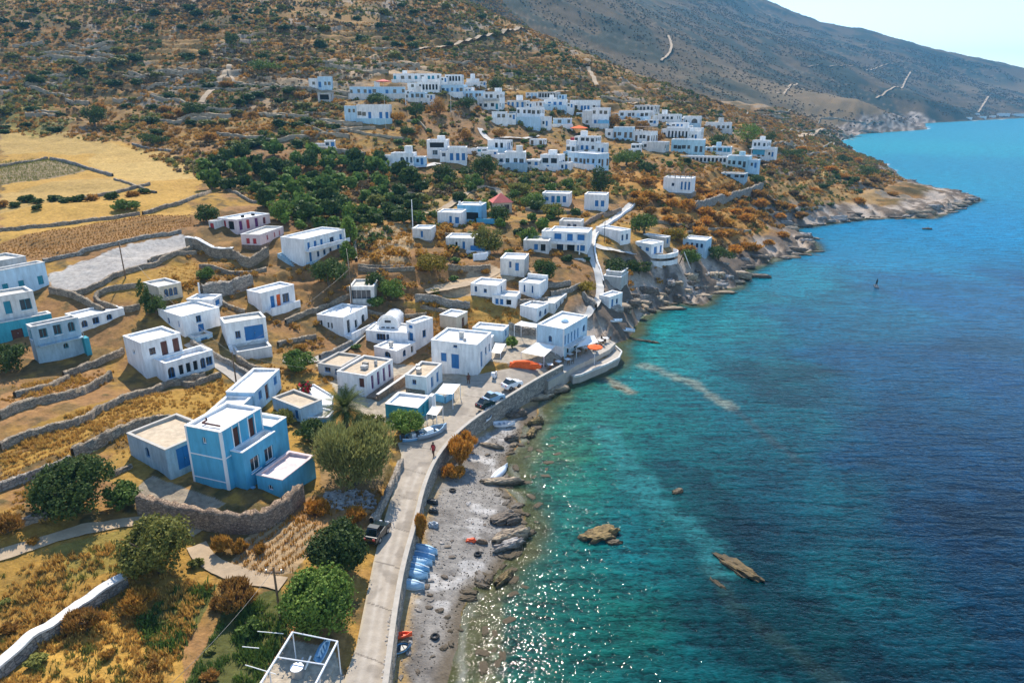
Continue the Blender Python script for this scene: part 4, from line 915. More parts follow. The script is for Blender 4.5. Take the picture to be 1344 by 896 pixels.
OPS = {'u14': [(.25, .8, 1.3, 1.3, 's'), (.5, .8, 1.3, 1.3, 's'), (.75, .8, 1.3, 1.3, 's')], 'u24': [(.5, .1, 1.3, 2.2, 'a'), (.72, .6, .7, 1.7, 'w'), (.9, .6, .7, 1.7, 'w')], 'u20': [(.28, 1.6, 2.0, 1.5, 'w'), (.74, 1.6, 2.0, 1.5, 'w')],
 'u31': [(.7, .2, 2.6, 2.4, 'a'), (.2, 1.0, 1.0, 1.0, 'w')], 'u21': [(.45, .2, 1.0, 2.0, 'o'), (.72, .2, 1.0, 2.0, 'o')], 'u10': [(.45, .7, 1.2, 1.3, 'w'), (.75, .7, 1.2, 1.3, 'w')], 'u25': [(.5, 2.6, 4.4, 1.5, 'o'), (.4, .4, 1.6, 1.5, 'w'), (.75, .4, 1.4, 1.5, 'w')],
 'u39': [(.5, .8, 1.2, 1.3, 'w'), (.68, .8, 1.2, 1.3, 'w'), (.86, .8, 1.2, 1.3, 'w')], 'u30': [(.3, 1.0, 1.2, 1.1, 'w'), (.52, 1.0, 1.2, 1.1, 'w'), (.74, 1.0, 1.2, 1.1, 'w')], 'u36': [(.12 + .15 * k_, .2, .75, 2.5, 'o') for k_ in range(6)], 'u43': [(.06 + .08 * k_, .2, .8, 1.3, 'o') for k_ in range(12)], 'u3': [(.12 + .15 * k_, .2, .8, 2.0, 'o') for k_ in range(6)],
 'u5': [(.14 + .18 * k_, .1, .8, 2.6, 'o') for k_ in range(5)], 'u6': [], 'u34': [], 'u46': [(.5, .1, 3.4, 1.8, 'o')], 'u13': [(.15 + .14 * k_, .2, .8, 2.2, 'o') for k_ in range(6)]}
for key, lab, u, v, vt, ul, vl, dep, dl, wl in UP:
    R_ = random.Random(hash_s(key) + 5)
    house(key, lab, (u, v, vt), (ul, vl), None, opL=OPS.get(key),  depth=dep, delta=dl + R_.uniform(-9, 15), trim=R_.choice(['trimblue', 'trimteal', 'metaldark', 'wood', 'trimblue', 'boatpale']), wall=wl, roof='roof' if wl != 'greyblue' else 'roofdirty', rim='white' if wl in ('paleblue', 'teal2') else None, dense=1.25, par=.3, deep=3.0)
    a, b, h = HOUSES[key][1:4]; wm = 'white' if wl not in ('paleblue', 'teal2') else wl
    if key not in ('u4', 'u38', 'u43', 'u46', 'u23', 'u49', 'u44'):
        if R_.random() < .5: wing(key, R_.uniform(.3, 1.5), b, R_.uniform(-.2, .4), a * .7, R_.uniform(2.2, 4.2), h * R_.uniform(.6, .85), R_.choice([wm, 'white', 'offwhite']), 'roof', [(.5, .8, 1.1, 1.1, 'w')], [], par=.17, rim='white', deep=3)
        if R_.random() < .42: wing(key, R_.uniform(.2, 1.0), -3.2, R_.uniform(-.6, .1), a * .7, 3.19, h * R_.uniform(.55, .8), R_.choice([wm, 'white', 'paleblue']), 'roof', [(.35, .7, .8, 1.1, 'w'), (.75, .1, .8, 1.8, 's')], [], par=.17, rim='white', deep=3)
        if R_.random() < .45: x_, y_ = R_.uniform(1, a * .5), R_.uniform(.3, max(.4, b - 2.6)); part(key, 'roof_hut', R_.choice([wm, 'white', 'offwhite']), lambda m: m.box(x_, y_, h - .2, x_ + 2.0, y_ + R_.uniform(1.6, 2.4), h + R_.uniform(1.2, 2.1)))
        if R_.random() < .6:
            d_ = R_.uniform(1.2, 2.4); part(key, 'front_terrace', R_.choice(['white', 'offwhite', 'white', 'paleblue']), lambda m: (m.box(-d_, -.4, -4.0, -.02, b + .4, -.05), m.box(-d_, -.4, -.05, -d_ + .15, b + .4, .75)))
# ------------------------------------------------------------------ wings, balconies, terraces of single houses
A_, B_, H_ = HOUSES['blue'][1:4]
wing('blue', .9, -1.35, 0, A_ - .9, 1.35, 3.55, 'blue', 'paleblue', [], [(.32, .9, 1.3, 1.5, 'w'), (.75, .9, 1.3, 1.5, 'w')], 'trimwhite', par=.75, rim='trimwhite')
wing('blue', A_ + .01, -1.0, 0, 2.3, 3.6, 4.0, 'blue', 'roof', [], [], 'trimwhite', par=.17, rim='trimwhite')
wing('blue', 1.6, -5.0, -.9, 5.0, 3.0, 1.9, 'blue', 'pink', [(.5, .5, .6, .6, 'a')], [], 'trimwhite', par=.3, rim='pink', deep=1.2)
part('blue', 'corner_trim', 'trimwhite', lambda m: (m.box(-.03, -.03, -1.5, .2, .2, H_ - .02), m.box(-.03, B_ - .18, -1.5, .2, B_ + .03, H_ - .02), m.box(A_ - .16, -.03, 3.6, A_ + .03, .2, H_ - .02)))
part('blue', 'string_course', 'trimwhite', lambda m: (m.box(-.035, .2, 3.02, .1, B_ - .18, 3.14), m.box(.2, -.035, 3.02, .88, .1, 3.14), m.box(-.035, .2, .55, .1, B_ - .18, .64)))
part('blue', 'roof_pipe', 'trimbrown', lambda m: m.tube([(1.0, .9, H_ + .05), (1.0, 3.0, H_ + .05), (1.6, 3.0, H_ + .05), (1.6, 3.1, H_ + .3)], .09))
part('blue', 'stair', 'skyblue', lambda m: [m.box(.2 + .35 * i, -1.75, -1.6, .55 + .35 * i, -1.36 + 0, -.9 + .19 * i) for i in range(4)])
part('blue', 'door_surround', 'trimwhite', lambda m: [m.box(c - .52, -.04, 3.56, c - .41, .05, 5.8) or m.box(c + .41, -.04, 3.56, c + .52, .05, 5.8) for c in (.34 * A_, .72 * A_)])
a, b, h = HOUSES['whitecube'][1:4]
wing('whitecube', 1.2, -3.0, -.2, 6.4, 3.0, 2.25, 'white', 'white', [], [(.1, .1, .9, 1.5, 'a'), (.3, .2, .6, 1.3, 'o'), (.45, .2, .6, 1.3, 'o'), (.6, .2, .6, 1.3, 'o'), (.76, .1, .7, 1.5, 'a'), (.9, .3, .9, 1.2, 'w')], 'trimblue', par=.45)
part('whitecube', 'balcony', 'paleblue', lambda m: m.box(1.6, -.35, 1.80, a - .1, -.01, 1.93))
a, b, h = HOUSES['walledwhite'][1:4]
wing('walledwhite', .4, -1.9, -1.6, 2.6, 1.9, 1.5, 'paleblue', 'offwhite', [], [(.5, .05, 1.0, 1.3, 'b')], par=.17)
a, b, h = HOUSES['garage'][1:4]
wing('garage', .6, -3.4, -1.4, 4.6, 3.3, 1.15, 'offwhite', 'concrete', [], [], par=.17)
part('garage', 'stair', 'white', lambda m: [m.box(.0, -3.2 + .3 * i, -2.4, .55, -2.9 + .3 * i, -1.5 + .16 * i) for i in range(10)])
a, b, h = HOUSES['whitefield'][1:4]
part('whitefield', 'porch', 'white', lambda m: (m.box(.6, -1.4, -.9, a - .2, -.01, .02), m.box(.6, -1.4, .02, a - .2, -1.2, .5)))
a, b, h = HOUSES['redtop'][1:4]
wing('redtop', -2.2, b - 1.6, 0, 2.2, 1.6, 1.9, 'offwhite', 'roofdirty', [(.5, .05, 1.1, 1.5, 'r')], [], par=.17)
part('redtop', 'roof_ornament', 'dark', lambda m: (m.box(2.0, .5, h + .08, 2.5, .9, h + .5), m.box(4.6, .5, h + .08, 5.1, 1.0, h + .45)))
a, b, h = HOUSES['twofloor'][1:4]
part('twofloor', 'balcony', 'white', lambda m: (m.box(.1, -1.0, 2.0, a, -.01, 2.12), m.box(.1, -1.0, 2.12, a, -.88, 2.75)))
part('twofloor', 'stair', 'greyblue', lambda m: [m.box(-1.0, b - .2 - .38 * i, -2.2, -.02, b - .58 - .38 * i + .76, 1.4 - .24 * i) for i in range(9)])
part('twofloor', 'ground_floor_wash', 'paleblue', lambda m: m.box(.02, -.012, -1.8, a - .02, .0, .04))
a, b, h = HOUSES['leftteal'][1:4]
wing('leftteal', -.3, -1.6, -1.0, a + 1.4, 1.6, 2.9, 'teal', 'greyblue', [], [(.45, .1, 1.3, 1.6, 'n')], 'trimbrown', par=.5, rim='offwhite')
a, b, h = HOUSES['leftgrey'][1:4]
part('leftgrey', 'balcony', 'greyblue', lambda m: (m.box(.3, -.8, 2.0, a, -.01, 2.12), m.tube([(.3, -.75, 2.6), (a, -.75, 2.6)], .035), [m.tube([(.3 + (a - .3) * k / 8, -.75, 2.1), (.3 + (a - .3) * k / 8, -.75, 2.6)], .025) for k in range(9)]))
part('leftgrey', 'buttress', 'teal', lambda m: m.box(a - .1, -.9, -1.2, a + .5, .3, 1.9))
a, b, h = HOUSES['midwhite'][1:4]
part('midwhite', 'terrace', 'white', lambda m: (m.box(.0, -1.5, -1.8, a, -.01, .0), m.box(.0, -1.5, .0, a, -1.35, .5)))
a, b, h = HOUSES['lowcurve'][1:4]
part('lowcurve', 'chimney', 'grey', lambda m: (m.box(1.3, 2.0, h - .1, 1.8, 2.5, h + .55), m.box(1.2, 1.9, h + .55, 1.9, 2.6, h + .66)))
a, b, h = HOUSES['bigwhite'][1:4]
part('bigwhite', 'chimney', 'grey', lambda m: (m.box(2.6, 3.2, h - .2, 3.1, 3.8, h + .6), m.box(2.5, 3.1, h + .6, 3.2, 3.9, h + .7), m.box(1.5, 2.3, h - .2, 1.8, 2.7, h + .25)))
part('bigwhite', 'wall_band', 'white', lambda m: m.box(-.03, .05, 2.75, -.002, b - .05, 2.85))
a, b, h = HOUSES['plum'][1:4]
part('plum', 'terrace', 'stonewarm', lambda m: (m.box(-.4, -1.9, -3.6, a + 1.2, -.02, -.05), m.box(-.4, -1.9, -.05, a + 1.2, -1.6, .45)))
part('plum', 'wall_coping', 'offwhite', lambda m: m.box(-.45, -1.95, .452, a + 1.25, -1.55, .53))
part('plum', 'roof_box', 'grey', lambda m: m.box(2.2, 1.6, h - .15, 3.0, 2.4, h + .3))
part('plum', 'roof_box', 'metaldark', lambda m: m.box(3.3, 2.0, h - .15, 3.7, 2.8, h + .35))
part('plum', 'chimney', 'grey', lambda m: m.box(4.2, 1.2, h - .15, 4.6, 1.5, h + .45))
a, b, h = HOUSES['quaywhite'][1:4]
part('quaywhite', 'lower_wall', 'stonegrey', lambda m: m.box(-.05, .3, -1.2, -.004, b - .02, .55))
part('quaywhite', 'roof_plant', 'metalgrey', lambda m: (m.box(1.4, 1.6, h - .15, 2.1, 2.1, h + .5), m.bar((2.4, 2.3, h - .1), (2.4, 2.3, h + .7), .28, n=10)))
a, b, h = HOUSES['turq'][1:4]
part('turq', 'doorway_wall', 'trimwhite', lambda m: m.box(a * .85, -.5, -.6, a + .35, -.02, 1.9))
a, b, h = HOUSES['taverna'][1:4]
part('taverna', 'dome', 'paleblue', lambda m: [m.bar((4.0, 1.9, h - .1 + .14 * k), (4.0, 1.9, h + .04 + .14 * k), .62 - .05 * k * k, .62 - .05 * (k + 1)**2, 12) for k in range(3)])
part('taverna', 'front_band', 'white', lambda m: (m.box(-.03, .0, -.2, -.003, b, 1.5), m.box(-.06, -.06, -1.5, .2, .12, h - .03)))
part('taverna', 'lower_roof', 'offwhite', lambda m: m.box(.1, -1.1, 1.35, a * .72, -.02, 1.47))
a, b, h = HOUSES['shoreside'][1:4]
wing('shoreside', 1.2, .1, .0, a - 1.2, b - .2, h + .75, 'grey', 'roof', par=.17, rim='white')
a, b, h = HOUSES['twoslit'][1:4]
part('twoslit', 'parapet', 'white', lambda m: m.box(a - .5, .0, h + .08, a, b, h + .65))
a, b, h = HOUSES['bluewin'][1:4]
part('bluewin', 'balcony', 'white', lambda m: (m.box(-1.3, 1.2, 1.75, -.02, b - .6, 1.9), m.box(-1.3, 1.2, 1.9, -1.18, b - .6, 2.3), m.box(-1.3, 1.3, -1.2, -1.1, 1.5, 1.75), m.box(-1.3, b - .9, -1.2, -1.1, b - .7, 1.75)))
wing('bluewin', .6, b, .3, 3.5, 1.6, h - .5, 'white', 'roof', par=.17)
part('bluewin', 'lower_terrace', 'offwhite', lambda m: (m.box(-3.6, -.3, -3.0, -1.35, 6.3, -.6), m.box(-3.6, 2.4, -2.9, -3.61, 4.0, -1.2)))
a, b, h = HOUSES['watchtower'][1:4]
part('watchtower', 'roof_pergola', 'wood', lambda m: ([m.bar((.3 + (a - .6) * i, .3 + (b - .6) * j / 5, h), (.3 + (a - .6) * i, .3 + (b - .6) * j / 5, h + 1.25), .09) for i in (0, 1) for j in range(6)], [m.bar((.2, .3 + (b - .6) * j / 5, h + 1.25), (a - .2, .3 + (b - .6) * j / 5, h + 1.25), .07) for j in range(6)], m.bar((.3, .1, h + 1.15), (.3, b - .1, h + 1.15), .07)))
part('watchtower', 'base', 'stonegrey', lambda m: m.box(-.5, -.4, -5.0, a + .3, b + .2, -.02))
a, b, h = HOUSES['bluepairb'][1:4]
part('bluepairb', 'terrace_wall', 'blue', lambda m: (m.box(-2.2, -3.6, -.4, -.02, .6, .0), m.box(-2.2, -3.6, .0, -2.05, .6, .75), m.box(-2.2, -3.6, .0, .0, -3.45, .75)))
part('bluepairb', 'chimney', 'white', lambda m: (m.box(1, .3, h, 1.4, .8, h + .8), m.box(.8, b - .6, h, 1.2, b - .1, h + .7)))
a, b, h = HOUSES['veranda'][1:4]
part('veranda', 'railing', 'trimblue', lambda m: m.box(-.35, -2.4, .1, -.25, .6, 1.0))
part('veranda', 'terrace', 'white', lambda m: m.box(-1.0, -3.0, -2.4, 2.0, 1.4, .05))
a, b, h = HOUSES['balconya'][1:4]
def rterr(m):
    P = [(a * .1 + 4.2 * math.cos(t), -.4 + 3.0 * math.sin(t)) for t in np.linspace(math.pi, 2 * math.pi, 15)]; P = [(p[0] + 3.4, p[1]) for p in P]
    n_ = len(P)
    for i in range(n_ - 1):
        (x0, y0), (x1, y1) = P[i], P[i + 1]
        m.quad((x0, y0, -3), (x1, y1, -3), (x1, y1, -.9), (x0, y0, -.9)); m.quad((x0, y0, -.35), (x1, y1, -.35), (x1, y1, .55), (x0, y0, .55)); m.quad((x0, y0, .55), (x1, y1, .55), (x1 * .97 + .15, y1 * .94, .55), (x0 * .97 + .15, y0 * .94, .55))
    m.poly([(x, y, -.35) for x, y in P]); m.poly([(x, y, -.355) for x, y in reversed(P)])
part('balconya', 'round_terrace', 'white', rterr)
a, b, h = HOUSES['u4'][1:4]
def curve_base(m):
    P = [(-.2 - 1.6 * math.sin(t), (b + 1.2) * (t / math.pi) - .8) for t in np.linspace(0, math.pi, 12)]
    for i in range(11):
        (x0, y0), (x1, y1) = P[i], P[i + 1]
        m.quad((x0, y0, -5), (x1, y1, -5), (x1, y1, .0), (x0, y0, .0)); m.quad((x0, y0, .0), (x1, y1, .0), (0.3, y1, .0), (.3, y0, .0))
part('u4', 'curved_terrace', 'teal2', curve_base)
wing('u4', .5, b, .4, 5, 4.4, h - .8, 'paleblue', 'roof', [(.4, 1.6, .8, 1.2, 'w'), (.75, 1.6, .8, 1.2, 'w')], [], par=.17, rim='white')
a, b, h = HOUSES['u18'][1:4]
part('u18', 'red_awning', 'trimred', lambda m: m.box(.5, b + .1, h - 1.6, 2.2, b + 1.7, h - .4))
part('u18', 'terrace', 'white', lambda m: m.box(-2.0, -2.4, -2.4, .0, b + 1.2, .05))
a, b, h = HOUSES['u8'][1:4]
part('u8', 'balcony', 'grey', lambda m: m.box(-.9, .2, h * .48, -.01, b - .2, h * .62))
a, b, h = HOUSES['u33'][1:4]
part('u33', 'roof_pergola', 'wood', lambda m: ([m.bar((.4, .4 + (b - .8) * j / 4, h), (.4, .4 + (b - .8) * j / 4, h + 1.6), .1) for j in range(5)], m.box(.2, .2, h + 1.6, 4, b - .2, h + 1.75)))
a, b, h = HOUSES['u41'][1:4]
part('u41', 'blue_panel', 'blue', lambda m: m.box(-.05, .6, .6, -.005, b - .6, 2.6))
part('u41', 'terrace', 'white', lambda m: m.box(-1.5, -1.5, 2.7, .0, b + .3, 2.95))
a, b, h = HOUSES['u12'][1:4]
part('u12', 'lower_terrace', 'paleblue', lambda m: (m.box(-2.2, -.5, -3.2, -.02, b + .5, 2.2), m.box(-2.2, -.5, 2.2, -2.05, b + .5, 2.9)))
a, b, h = HOUSES['u16'][1:4]
part('u16', 'lower_terrace', 'skyblue', lambda m: m.box(-1.5, -.4, -3.0, -.02, b * .6, 2.0))
a, b, h = HOUSES['u22'][1:4]
part('u22', 'lower_terrace', 'greyblue', lambda m: m.box(-2.4, -.8, -3.0, -.02, b + .4, 1.0))

# red hip-roofed hut
C = hit(672, 277); hx = empty('tiled_hut', C, R(12), 'cream hut with a salmon red pyramid tile roof', 'hut')
m = MB(); m.box(-4.6, 0, -2, 0, 4.4, 2.1); m.build('wall', MT['cream'], hx)
m = MB(); e = .35; q = [(-4.6 - e, -e, 2.12), (e, -e, 2.12), (e, 4.4 + e, 2.12), (-4.6 - e, 4.4 + e, 2.12)]; ap = (-2.3, 2.2, 4.2)
for i in range(4): m.tri(q[i], q[(i + 1) % 4], ap)
m.poly(q[::-1]); m.build('roof', MT['rooftile'], hx)
m = MB(); m.box(-1.9, -.03, .5, -.7, -.004, 1.6); m.build('window', MT['glass'], hx)
# vaulted chapel
C = hit(523, 443); f_ = FPX / (C[1] * CP - (C[2] - CAMZ) * SP)
ch = empty('chapel', C, R(84), 'small white chapel with round vaulted roof and arched front', 'chapel')
def vault(m, b, a, h0, r):
    k = 14; pr = [(b / 2 + r * math.cos(t), h0 + r * .95 * math.sin(t)) for t in np.linspace(0, math.pi, k)]
    for i in range(k - 1): m.quad((0, pr[i][0], pr[i][1]), (a, pr[i][0], pr[i][1]), (a, pr[i + 1][0], pr[i + 1][1]), (0, pr[i + 1][0], pr[i + 1][1]))
    m.poly([(0, y, z) for y, z in pr][::-1]); m.poly([(a, y, z) for y, z in pr])
m = MB(); m.box(0, 0, -1.5, 4.6, 3.2, 2.0); m.build('wall', MT['white'], ch)
m = MB(); vault(m, 3.2, 4.6, 2.003, 1.55); m.build('vault', MT['roof'], ch, smooth=False)
m = MB()
for i in range(14):
    t0, t1 = math.pi * i / 14, math.pi * (i + 1) / 14
    for (r0, r1) in ((1.56, 1.8),): m.quad((-.12, 1.6 + r0 * math.cos(t0), 2.0 + r0 * math.sin(t0)), (-.12, 1.6 + r1 * math.cos(t0), 2.0 + r1 * math.sin(t0)), (-.12, 1.6 + r1 * math.cos(t1), 2.0 + r1 * math.sin(t1)), (-.12, 1.6 + r0 * math.cos(t1), 2.0 + r0 * math.sin(t1))); m.quad((-.12, 1.6 + r1 * math.cos(t0), 2.0 + r1 * math.sin(t0)), (.25, 1.6 + r1 * math.cos(t0), 2.0 + r1 * math.sin(t0)), (.25, 1.6 + r1 * math.cos(t1), 2.0 + r1 * math.sin(t1)), (-.12, 1.6 + r1 * math.cos(t1), 2.0 + r1 * math.sin(t1)))
m.build('front_arch', MT['white'], ch)
for y in (.55, 1.35, 2.15):
    m = MB(); m.box(-.03, y, .7, -.004, y + .55, 1.75); m.build('window', MT['glass'], ch)
m = MB(); m.box(-.03, 1.1, 2.45, -.006, 2.1, 2.85); m.build('window', MT['glass'], ch)
m = MB(); vault(m, 1.6, 2.5, .9, .8); m.box(0, 0, -1.2, 2.5, 1.6, .9); o = m.build('side_vault', MT['white'], ch); o.location = (.6, 3.3, 0)
# the row of little houses by the far bay
for i, (u, v, w_, h_) in enumerate([(1272,157,8,2.6),(1290,156,10,3),(1304,155,6,3),(1318,153,16,4),(1338,153,16,3.4),(1283,152,5,3)]):
    C = hit(u, v); px = FPX / (C[1] * CP - (C[2] - CAMZ) * SP); r_ = empty('bay_house', C, R(5), 'tiny white house on the far shore of the bay', 'house', 'little houses across the bay')
    m = MB(); W_ = w_ / px; Hh = h_ / px; m.box(-W_ / 2, 0, -4, W_ / 2, 7, Hh); m.build('wall', MT['white'], r_)
    m = MB(); m.box(-W_ / 2 - .2, -.2, Hh + .01, W_ / 2 + .2, 7.2, Hh + .3); m.build('roof', MT['roofdirty'], r_)
# ------------------------------------------------------------------ dry stone walls, sea wall, quay, paths
def wall_line(name, label, P, h=1.0, wd=.55, m='stone', cat='wall', group=None, cap=None, jag=.14, world=False, below=.9, step=.55, seed=0):
    W = np.array([hit(u, v) for u, v in P]) if not world else np.array(P, float)
    W = resample(smooth_line(W, 1), step); n = len(W)
    W[:, 2] = np.where(True, gz(W[:, 0], W[:, 1]), 0) if not world else W[:, 2]
    T = np.gradient(W[:, :2], axis=0); T /= np.linalg.norm(T, axis=1)[:, None] + 1e-9; Nn = np.stack([-T[:, 1], T[:, 0]], 1)
    rs = np.random.RandomState(seed + n); off = np.array([-.5, -.46, -.2, .2, .46, .5]) * wd
    V = []
    for k in range(6):
        jit = (rs.rand(n) - .5) * .12; xy = W[:, :2] + Nn * (off[k] + jit * (k not in (0, 5)) + jit * .8 * (k in (0, 5)))[:, None]
        z = W[:, 2] - below if k in (0, 5) else W[:, 2] + h + (rs.rand(n) - .5) * 2 * jag * h
        if k in (1, 4): z = z - .1 * h
        V.append(np.column_stack([xy, z]))
    V = np.stack(V, 1).reshape(-1, 3); F = grid_faces(n, 6)
    o0 = W[n // 2].copy(); o = mesh_np(name, V - o0, F, MT[m]); o.location = o0
    e_ = [tuple(range(0, 6)), tuple(range((n - 1) * 6, n * 6))]
    tag(o, label, cat, group)
    if cap:
        c = MB()
        for i in range(n - 1):
            q = []
            for (ii, s) in ((i, -1), (i + 1, -1), (i + 1, 1), (i, 1)):
                q.append(np.array([*(W[ii, :2] + Nn[ii] * s * wd * .58), W[ii, 2] + h + .12 * (1 + math.sin(ii * 1.7)) * jag + .06]) - o0)
            c.quad(*q)
            for (p, r_) in ((0, 1), (3, 2)):
                lo1 = q[p] - np.array([0, 0, .16]); lo2 = q[r_] - np.array([0, 0, .16]); c.quad(lo1, lo2, q[r_], q[p])
        c.build('coping', MT[cap], o)
    return o
WALLS = [
 ('jagged grey terrace wall, topmost of the three long field walls on the left', [(0,550),(40,534),(80,526),(112,514),(146,497)], 1.15, 'stone'),
 ('long winding terrace wall, middle of the three long field walls on the left', [(0,590),(16,582),(66,566),(108,556),(128,541),(158,527),(192,517),(224,506),(270,496)], 1.0, 'stone'),
 ('tall rough stone wall bending above the grey-blue hut', [(97,602),(126,589),(158,575),(197,557),(224,557),(252,561)], 1.5, 'stone'),
 ('pale stone wall running to the left edge behind the dark green tree', [(-20,652),(0,642),(54,623),(94,607)], 1.0, 'stonegrey'),
 ('stone wall climbing from the field to the white cube house', [(84,496),(135,477),(163,463)], 1.0, 'stone'),
 ('short stone wall in the rust-brown field under the grey-white house', [(20,522),(62,511),(90,498)], .8, 'stone'),
 ('short wall at the left of the grey-blue hut', [(146,624),(173,613)], .5, 'stone'),
 ('low stone wall stub at the left edge by the golden bush', [(22,692),(40,686),(62,680)], .8, 'stonegrey'),
 ('stone garden wall along the road beside the tamarisk', [(488,690),(497,676),(507,656),(517,634),(527,610)], 1.2, 'stonegrey'),
 ('stone lane wall behind the white cube house', [(252,452),(276,466),(303,480),(330,498)], .9, 'stonegrey'),
 ('curved stone wall under the paved ramp of the house with blue shutter', [(312,474),(322,482),(338,491),(369,494)], 1.2, 'stone'),
 ('low curved garden wall in front of the arcaded terrace', [(228,500),(250,508),(270,501),(290,494)], .8, 'stone'),
 ('stone wall bordering the upper side of the pale gravel plot', [(57,345),(94,336),(147,325),(200,314),(238,308)], .7, 'stonegrey'),
 ('stone wall bordering the lower side of the pale gravel plot', [(94,390),(125,379),(156,362),(212,346),(256,327)], .9, 'stone'),
 ('dark stone wall running down to the low white arched house', [(66,384),(96,390),(118,402),(138,412)], 1.2, 'stone'),
 ('stone enclosure wall around the small golden plot by the cream hut', [(183,378),(150,380),(122,390),(134,402),(160,409),(184,404)], .9, 'stone'),
 ('high grey rubble wall right of the cream hut', [(266,391),(298,386),(331,377)], 2.1, 'stonegrey'),
 ('dark wall at the left edge above the striped field', [(0,219),(30,214),(62,207)], 1.0, 'stone'),
 ('dark-shaded wall beside the striped field with pale top', [(67,212),(92,216),(116,221),(148,230)], .9, 'stonegrey'),
 ('stone wall with scrub between the two upper golden fields', [(97,266),(117,260),(160,251),(197,244)], .8, 'stone'),
 ('curved stone wall sweeping round the right end of the golden field', [(187,279),(215,273),(241,268),(262,260),(276,252)], .8, 'stone'),
 ('long stone wall under the lower golden field', [(0,306),(33,302),(100,294),(150,286),(183,280)], .8, 'stone'),
 ('stone wall slanting down from the dark grove', [(290,246),(306,254),(321,261),(350,271)], .7, 'stone'),
 ('pale broken wall at the top corner of the golden field', [(174,190),(204,196),(236,202)], .7, 'stonegrey'),
 ('long dry wall high on the left hillside', [(40,76),(70,71),(100,69),(140,74),(176,80)], 1.4, 'stonefar'),
 ('grey terrace wall left of the white and glass house', [(308,109),(340,112),(368,115),(418,122)], 1.6, 'stonefar'),
 ('pale terrace wall, uppermost in the stack left of the white villa', [(398,148),(415,149),(432,151)], 1.0, 'stonefar'),
 ('pale terrace wall, second in the stack left of the white villa', [(398,155),(420,157),(437,158)], 1.0, 'stonefar'),
 ('long pale terrace wall at the foot of the white villa', [(408,163),(435,165),(465,164)], 1.0, 'stonefar'),
 ('bent terrace wall below and left of the white villa', [(428,167),(445,170),(469,171)], 1.0, 'stonefar'),
 ('slanting terrace wall at the left end of the villa terraces', [(398,165),(415,172),(432,180)], 1.0, 'stonefar'),
 ('grey retaining wall left of the house with stone base and flat porch', [(545,398),(580,400),(617,403)], 1.5, 'stonegrey'),
 ('brown stone wall below the white veranda house', [(588,356),(615,356),(643,352)], 1.2, 'stone'),
 ('stone terrace wall below the yellow-green tree', [(470,352),(510,356),(545,358)], .9, 'stone'),
 ('upper curved rubble wall left of the footpath', [(717,376),(733,378),(748,374)], 1.0, 'stonegrey'),
 ('lower curved rubble wall left of the footpath', [(722,388),(745,386),(762,376)], 1.0, 'stonegrey'),
 ('dark rubble wall along the foot of the curving footpath', [(765,392),(775,402),(782,412)], 1.6, 'stonegrey'),
 ('tall grey retaining wall right of the cube house with roof pergola', [(905,275),(925,273),(945,268),(965,260),(1000,250)], 2.4, 'stonegrey'),
 ('low stone wall leading left from the cube house with roof pergola', [(838,267),(852,263),(870,260)], 1.0, 'stonefar'),
 ('rough stone bank beside the upper footpath', [(765,298),(782,288),(800,282),(815,276)], 1.2, 'stonewarm'),
 ('stone wall at the back of the big dark grove', [(425,160),(470,177),(510,183),(535,183)], .9, 'stonefar'),
 ('arched line of stone wall over the brown plot by the loggia house', [(535,160),(550,163),(560,172)], .9, 'stonefar'),
 ('long low stone wall under the grove rooflike hedge', [(512,256),(545,257),(570,258)], 1.2, 'stonefar'),
 ('stone terrace wall at the foot of the blue and white pair of houses', [(570,310),(595,312),(620,308)], 1.0, 'stone'),
 ('stone wall between the low white blue-windowed house and the field', [(690,276),(720,281),(765,284)], 1.0, 'stonefar'),
 ('rubble terrace wall under the white house with slit windows', [(680,398),(700,402),(718,397)], 1.2, 'stonegrey'),
 ('wall of pale rubble above the taverna yard', [(668,432),(690,438),(704,441)], 1.4, 'stonegrey'),
 ('small stone wall behind the tamarisk above the road', [(430,600),(445,590),(470,575)], .8, 'stone'),
 ('stone wall stepping down in front of the white field house', [(375,424),(400,415),(440,398),(458,390)], .9, 'stone'),
 ('stone wall beside the shrubs left of the white house with tall dark door', [(365,455),(390,447),(415,444)], .7, 'stone'),
]
WALLS += [
 ('low stone terrace wall, upper one on the slope below the red-shuttered house', [(262,352),(290,356),(320,360),(350,356)], .8, 'stone'),
 ('low stone terrace wall between the cream hut and the white field house', [(283,392),(300,404),(322,410)], .7, 'stone'),
 ('low terrace wall crossing the tan slope under the gravel plot', [(195,345),(225,338),(258,334)], .7, 'stone'),
 ('thin wall dividing the two middle golden fields at the left', [(205,252),(170,244),(150,236)], .6, 'stone'),
 ('low wall in the orange field left of the beige-fronted cube', [(470,405),(500,414),(530,418),(560,414)], .7, 'stone'),
 ('low wall above the golden field by the beige-fronted cube', [(552,404),(580,410),(606,410)], .7, 'stone'),
 ('stone wall on the slope right of the round dark tree', [(455,382),(480,376),(510,370)], .8, 'stone'),
 ('short stone wall left of the terraced field rows', [(468,304),(466,322),(468,344)], .8, 'stone'),
 ('low terrace wall under the terraced field rows', [(470,351),(500,350),(530,351)], .8, 'stone'),
 ('yard wall of rubble between plum-windowed house and chapel', [(420,472),(440,462),(462,452)], .9, 'stonegrey'),
 ('stone wall across the orange slope above the round shoreline terrace', [(830,296),(870,292),(905,300)], .8, 'stone'),
 ('stone wall on the headland above the pale blue seaside house', [(900,306),(940,300),(985,305)], .8, 'stonefar'),
 ('pale stone wall along the top of the rocky headland shore', [(1000,280),(1040,276),(1080,274)], .8, 'stonefar'),
]
for i, (lab, P, h, m) in enumerate(WALLS): wall_line('stone_wall', lab, P, h * (.82 if h < 2 else 1), .5 if h < 2 else .9, m, seed=i, step=.55 if m != 'stonefar' else 1.0)
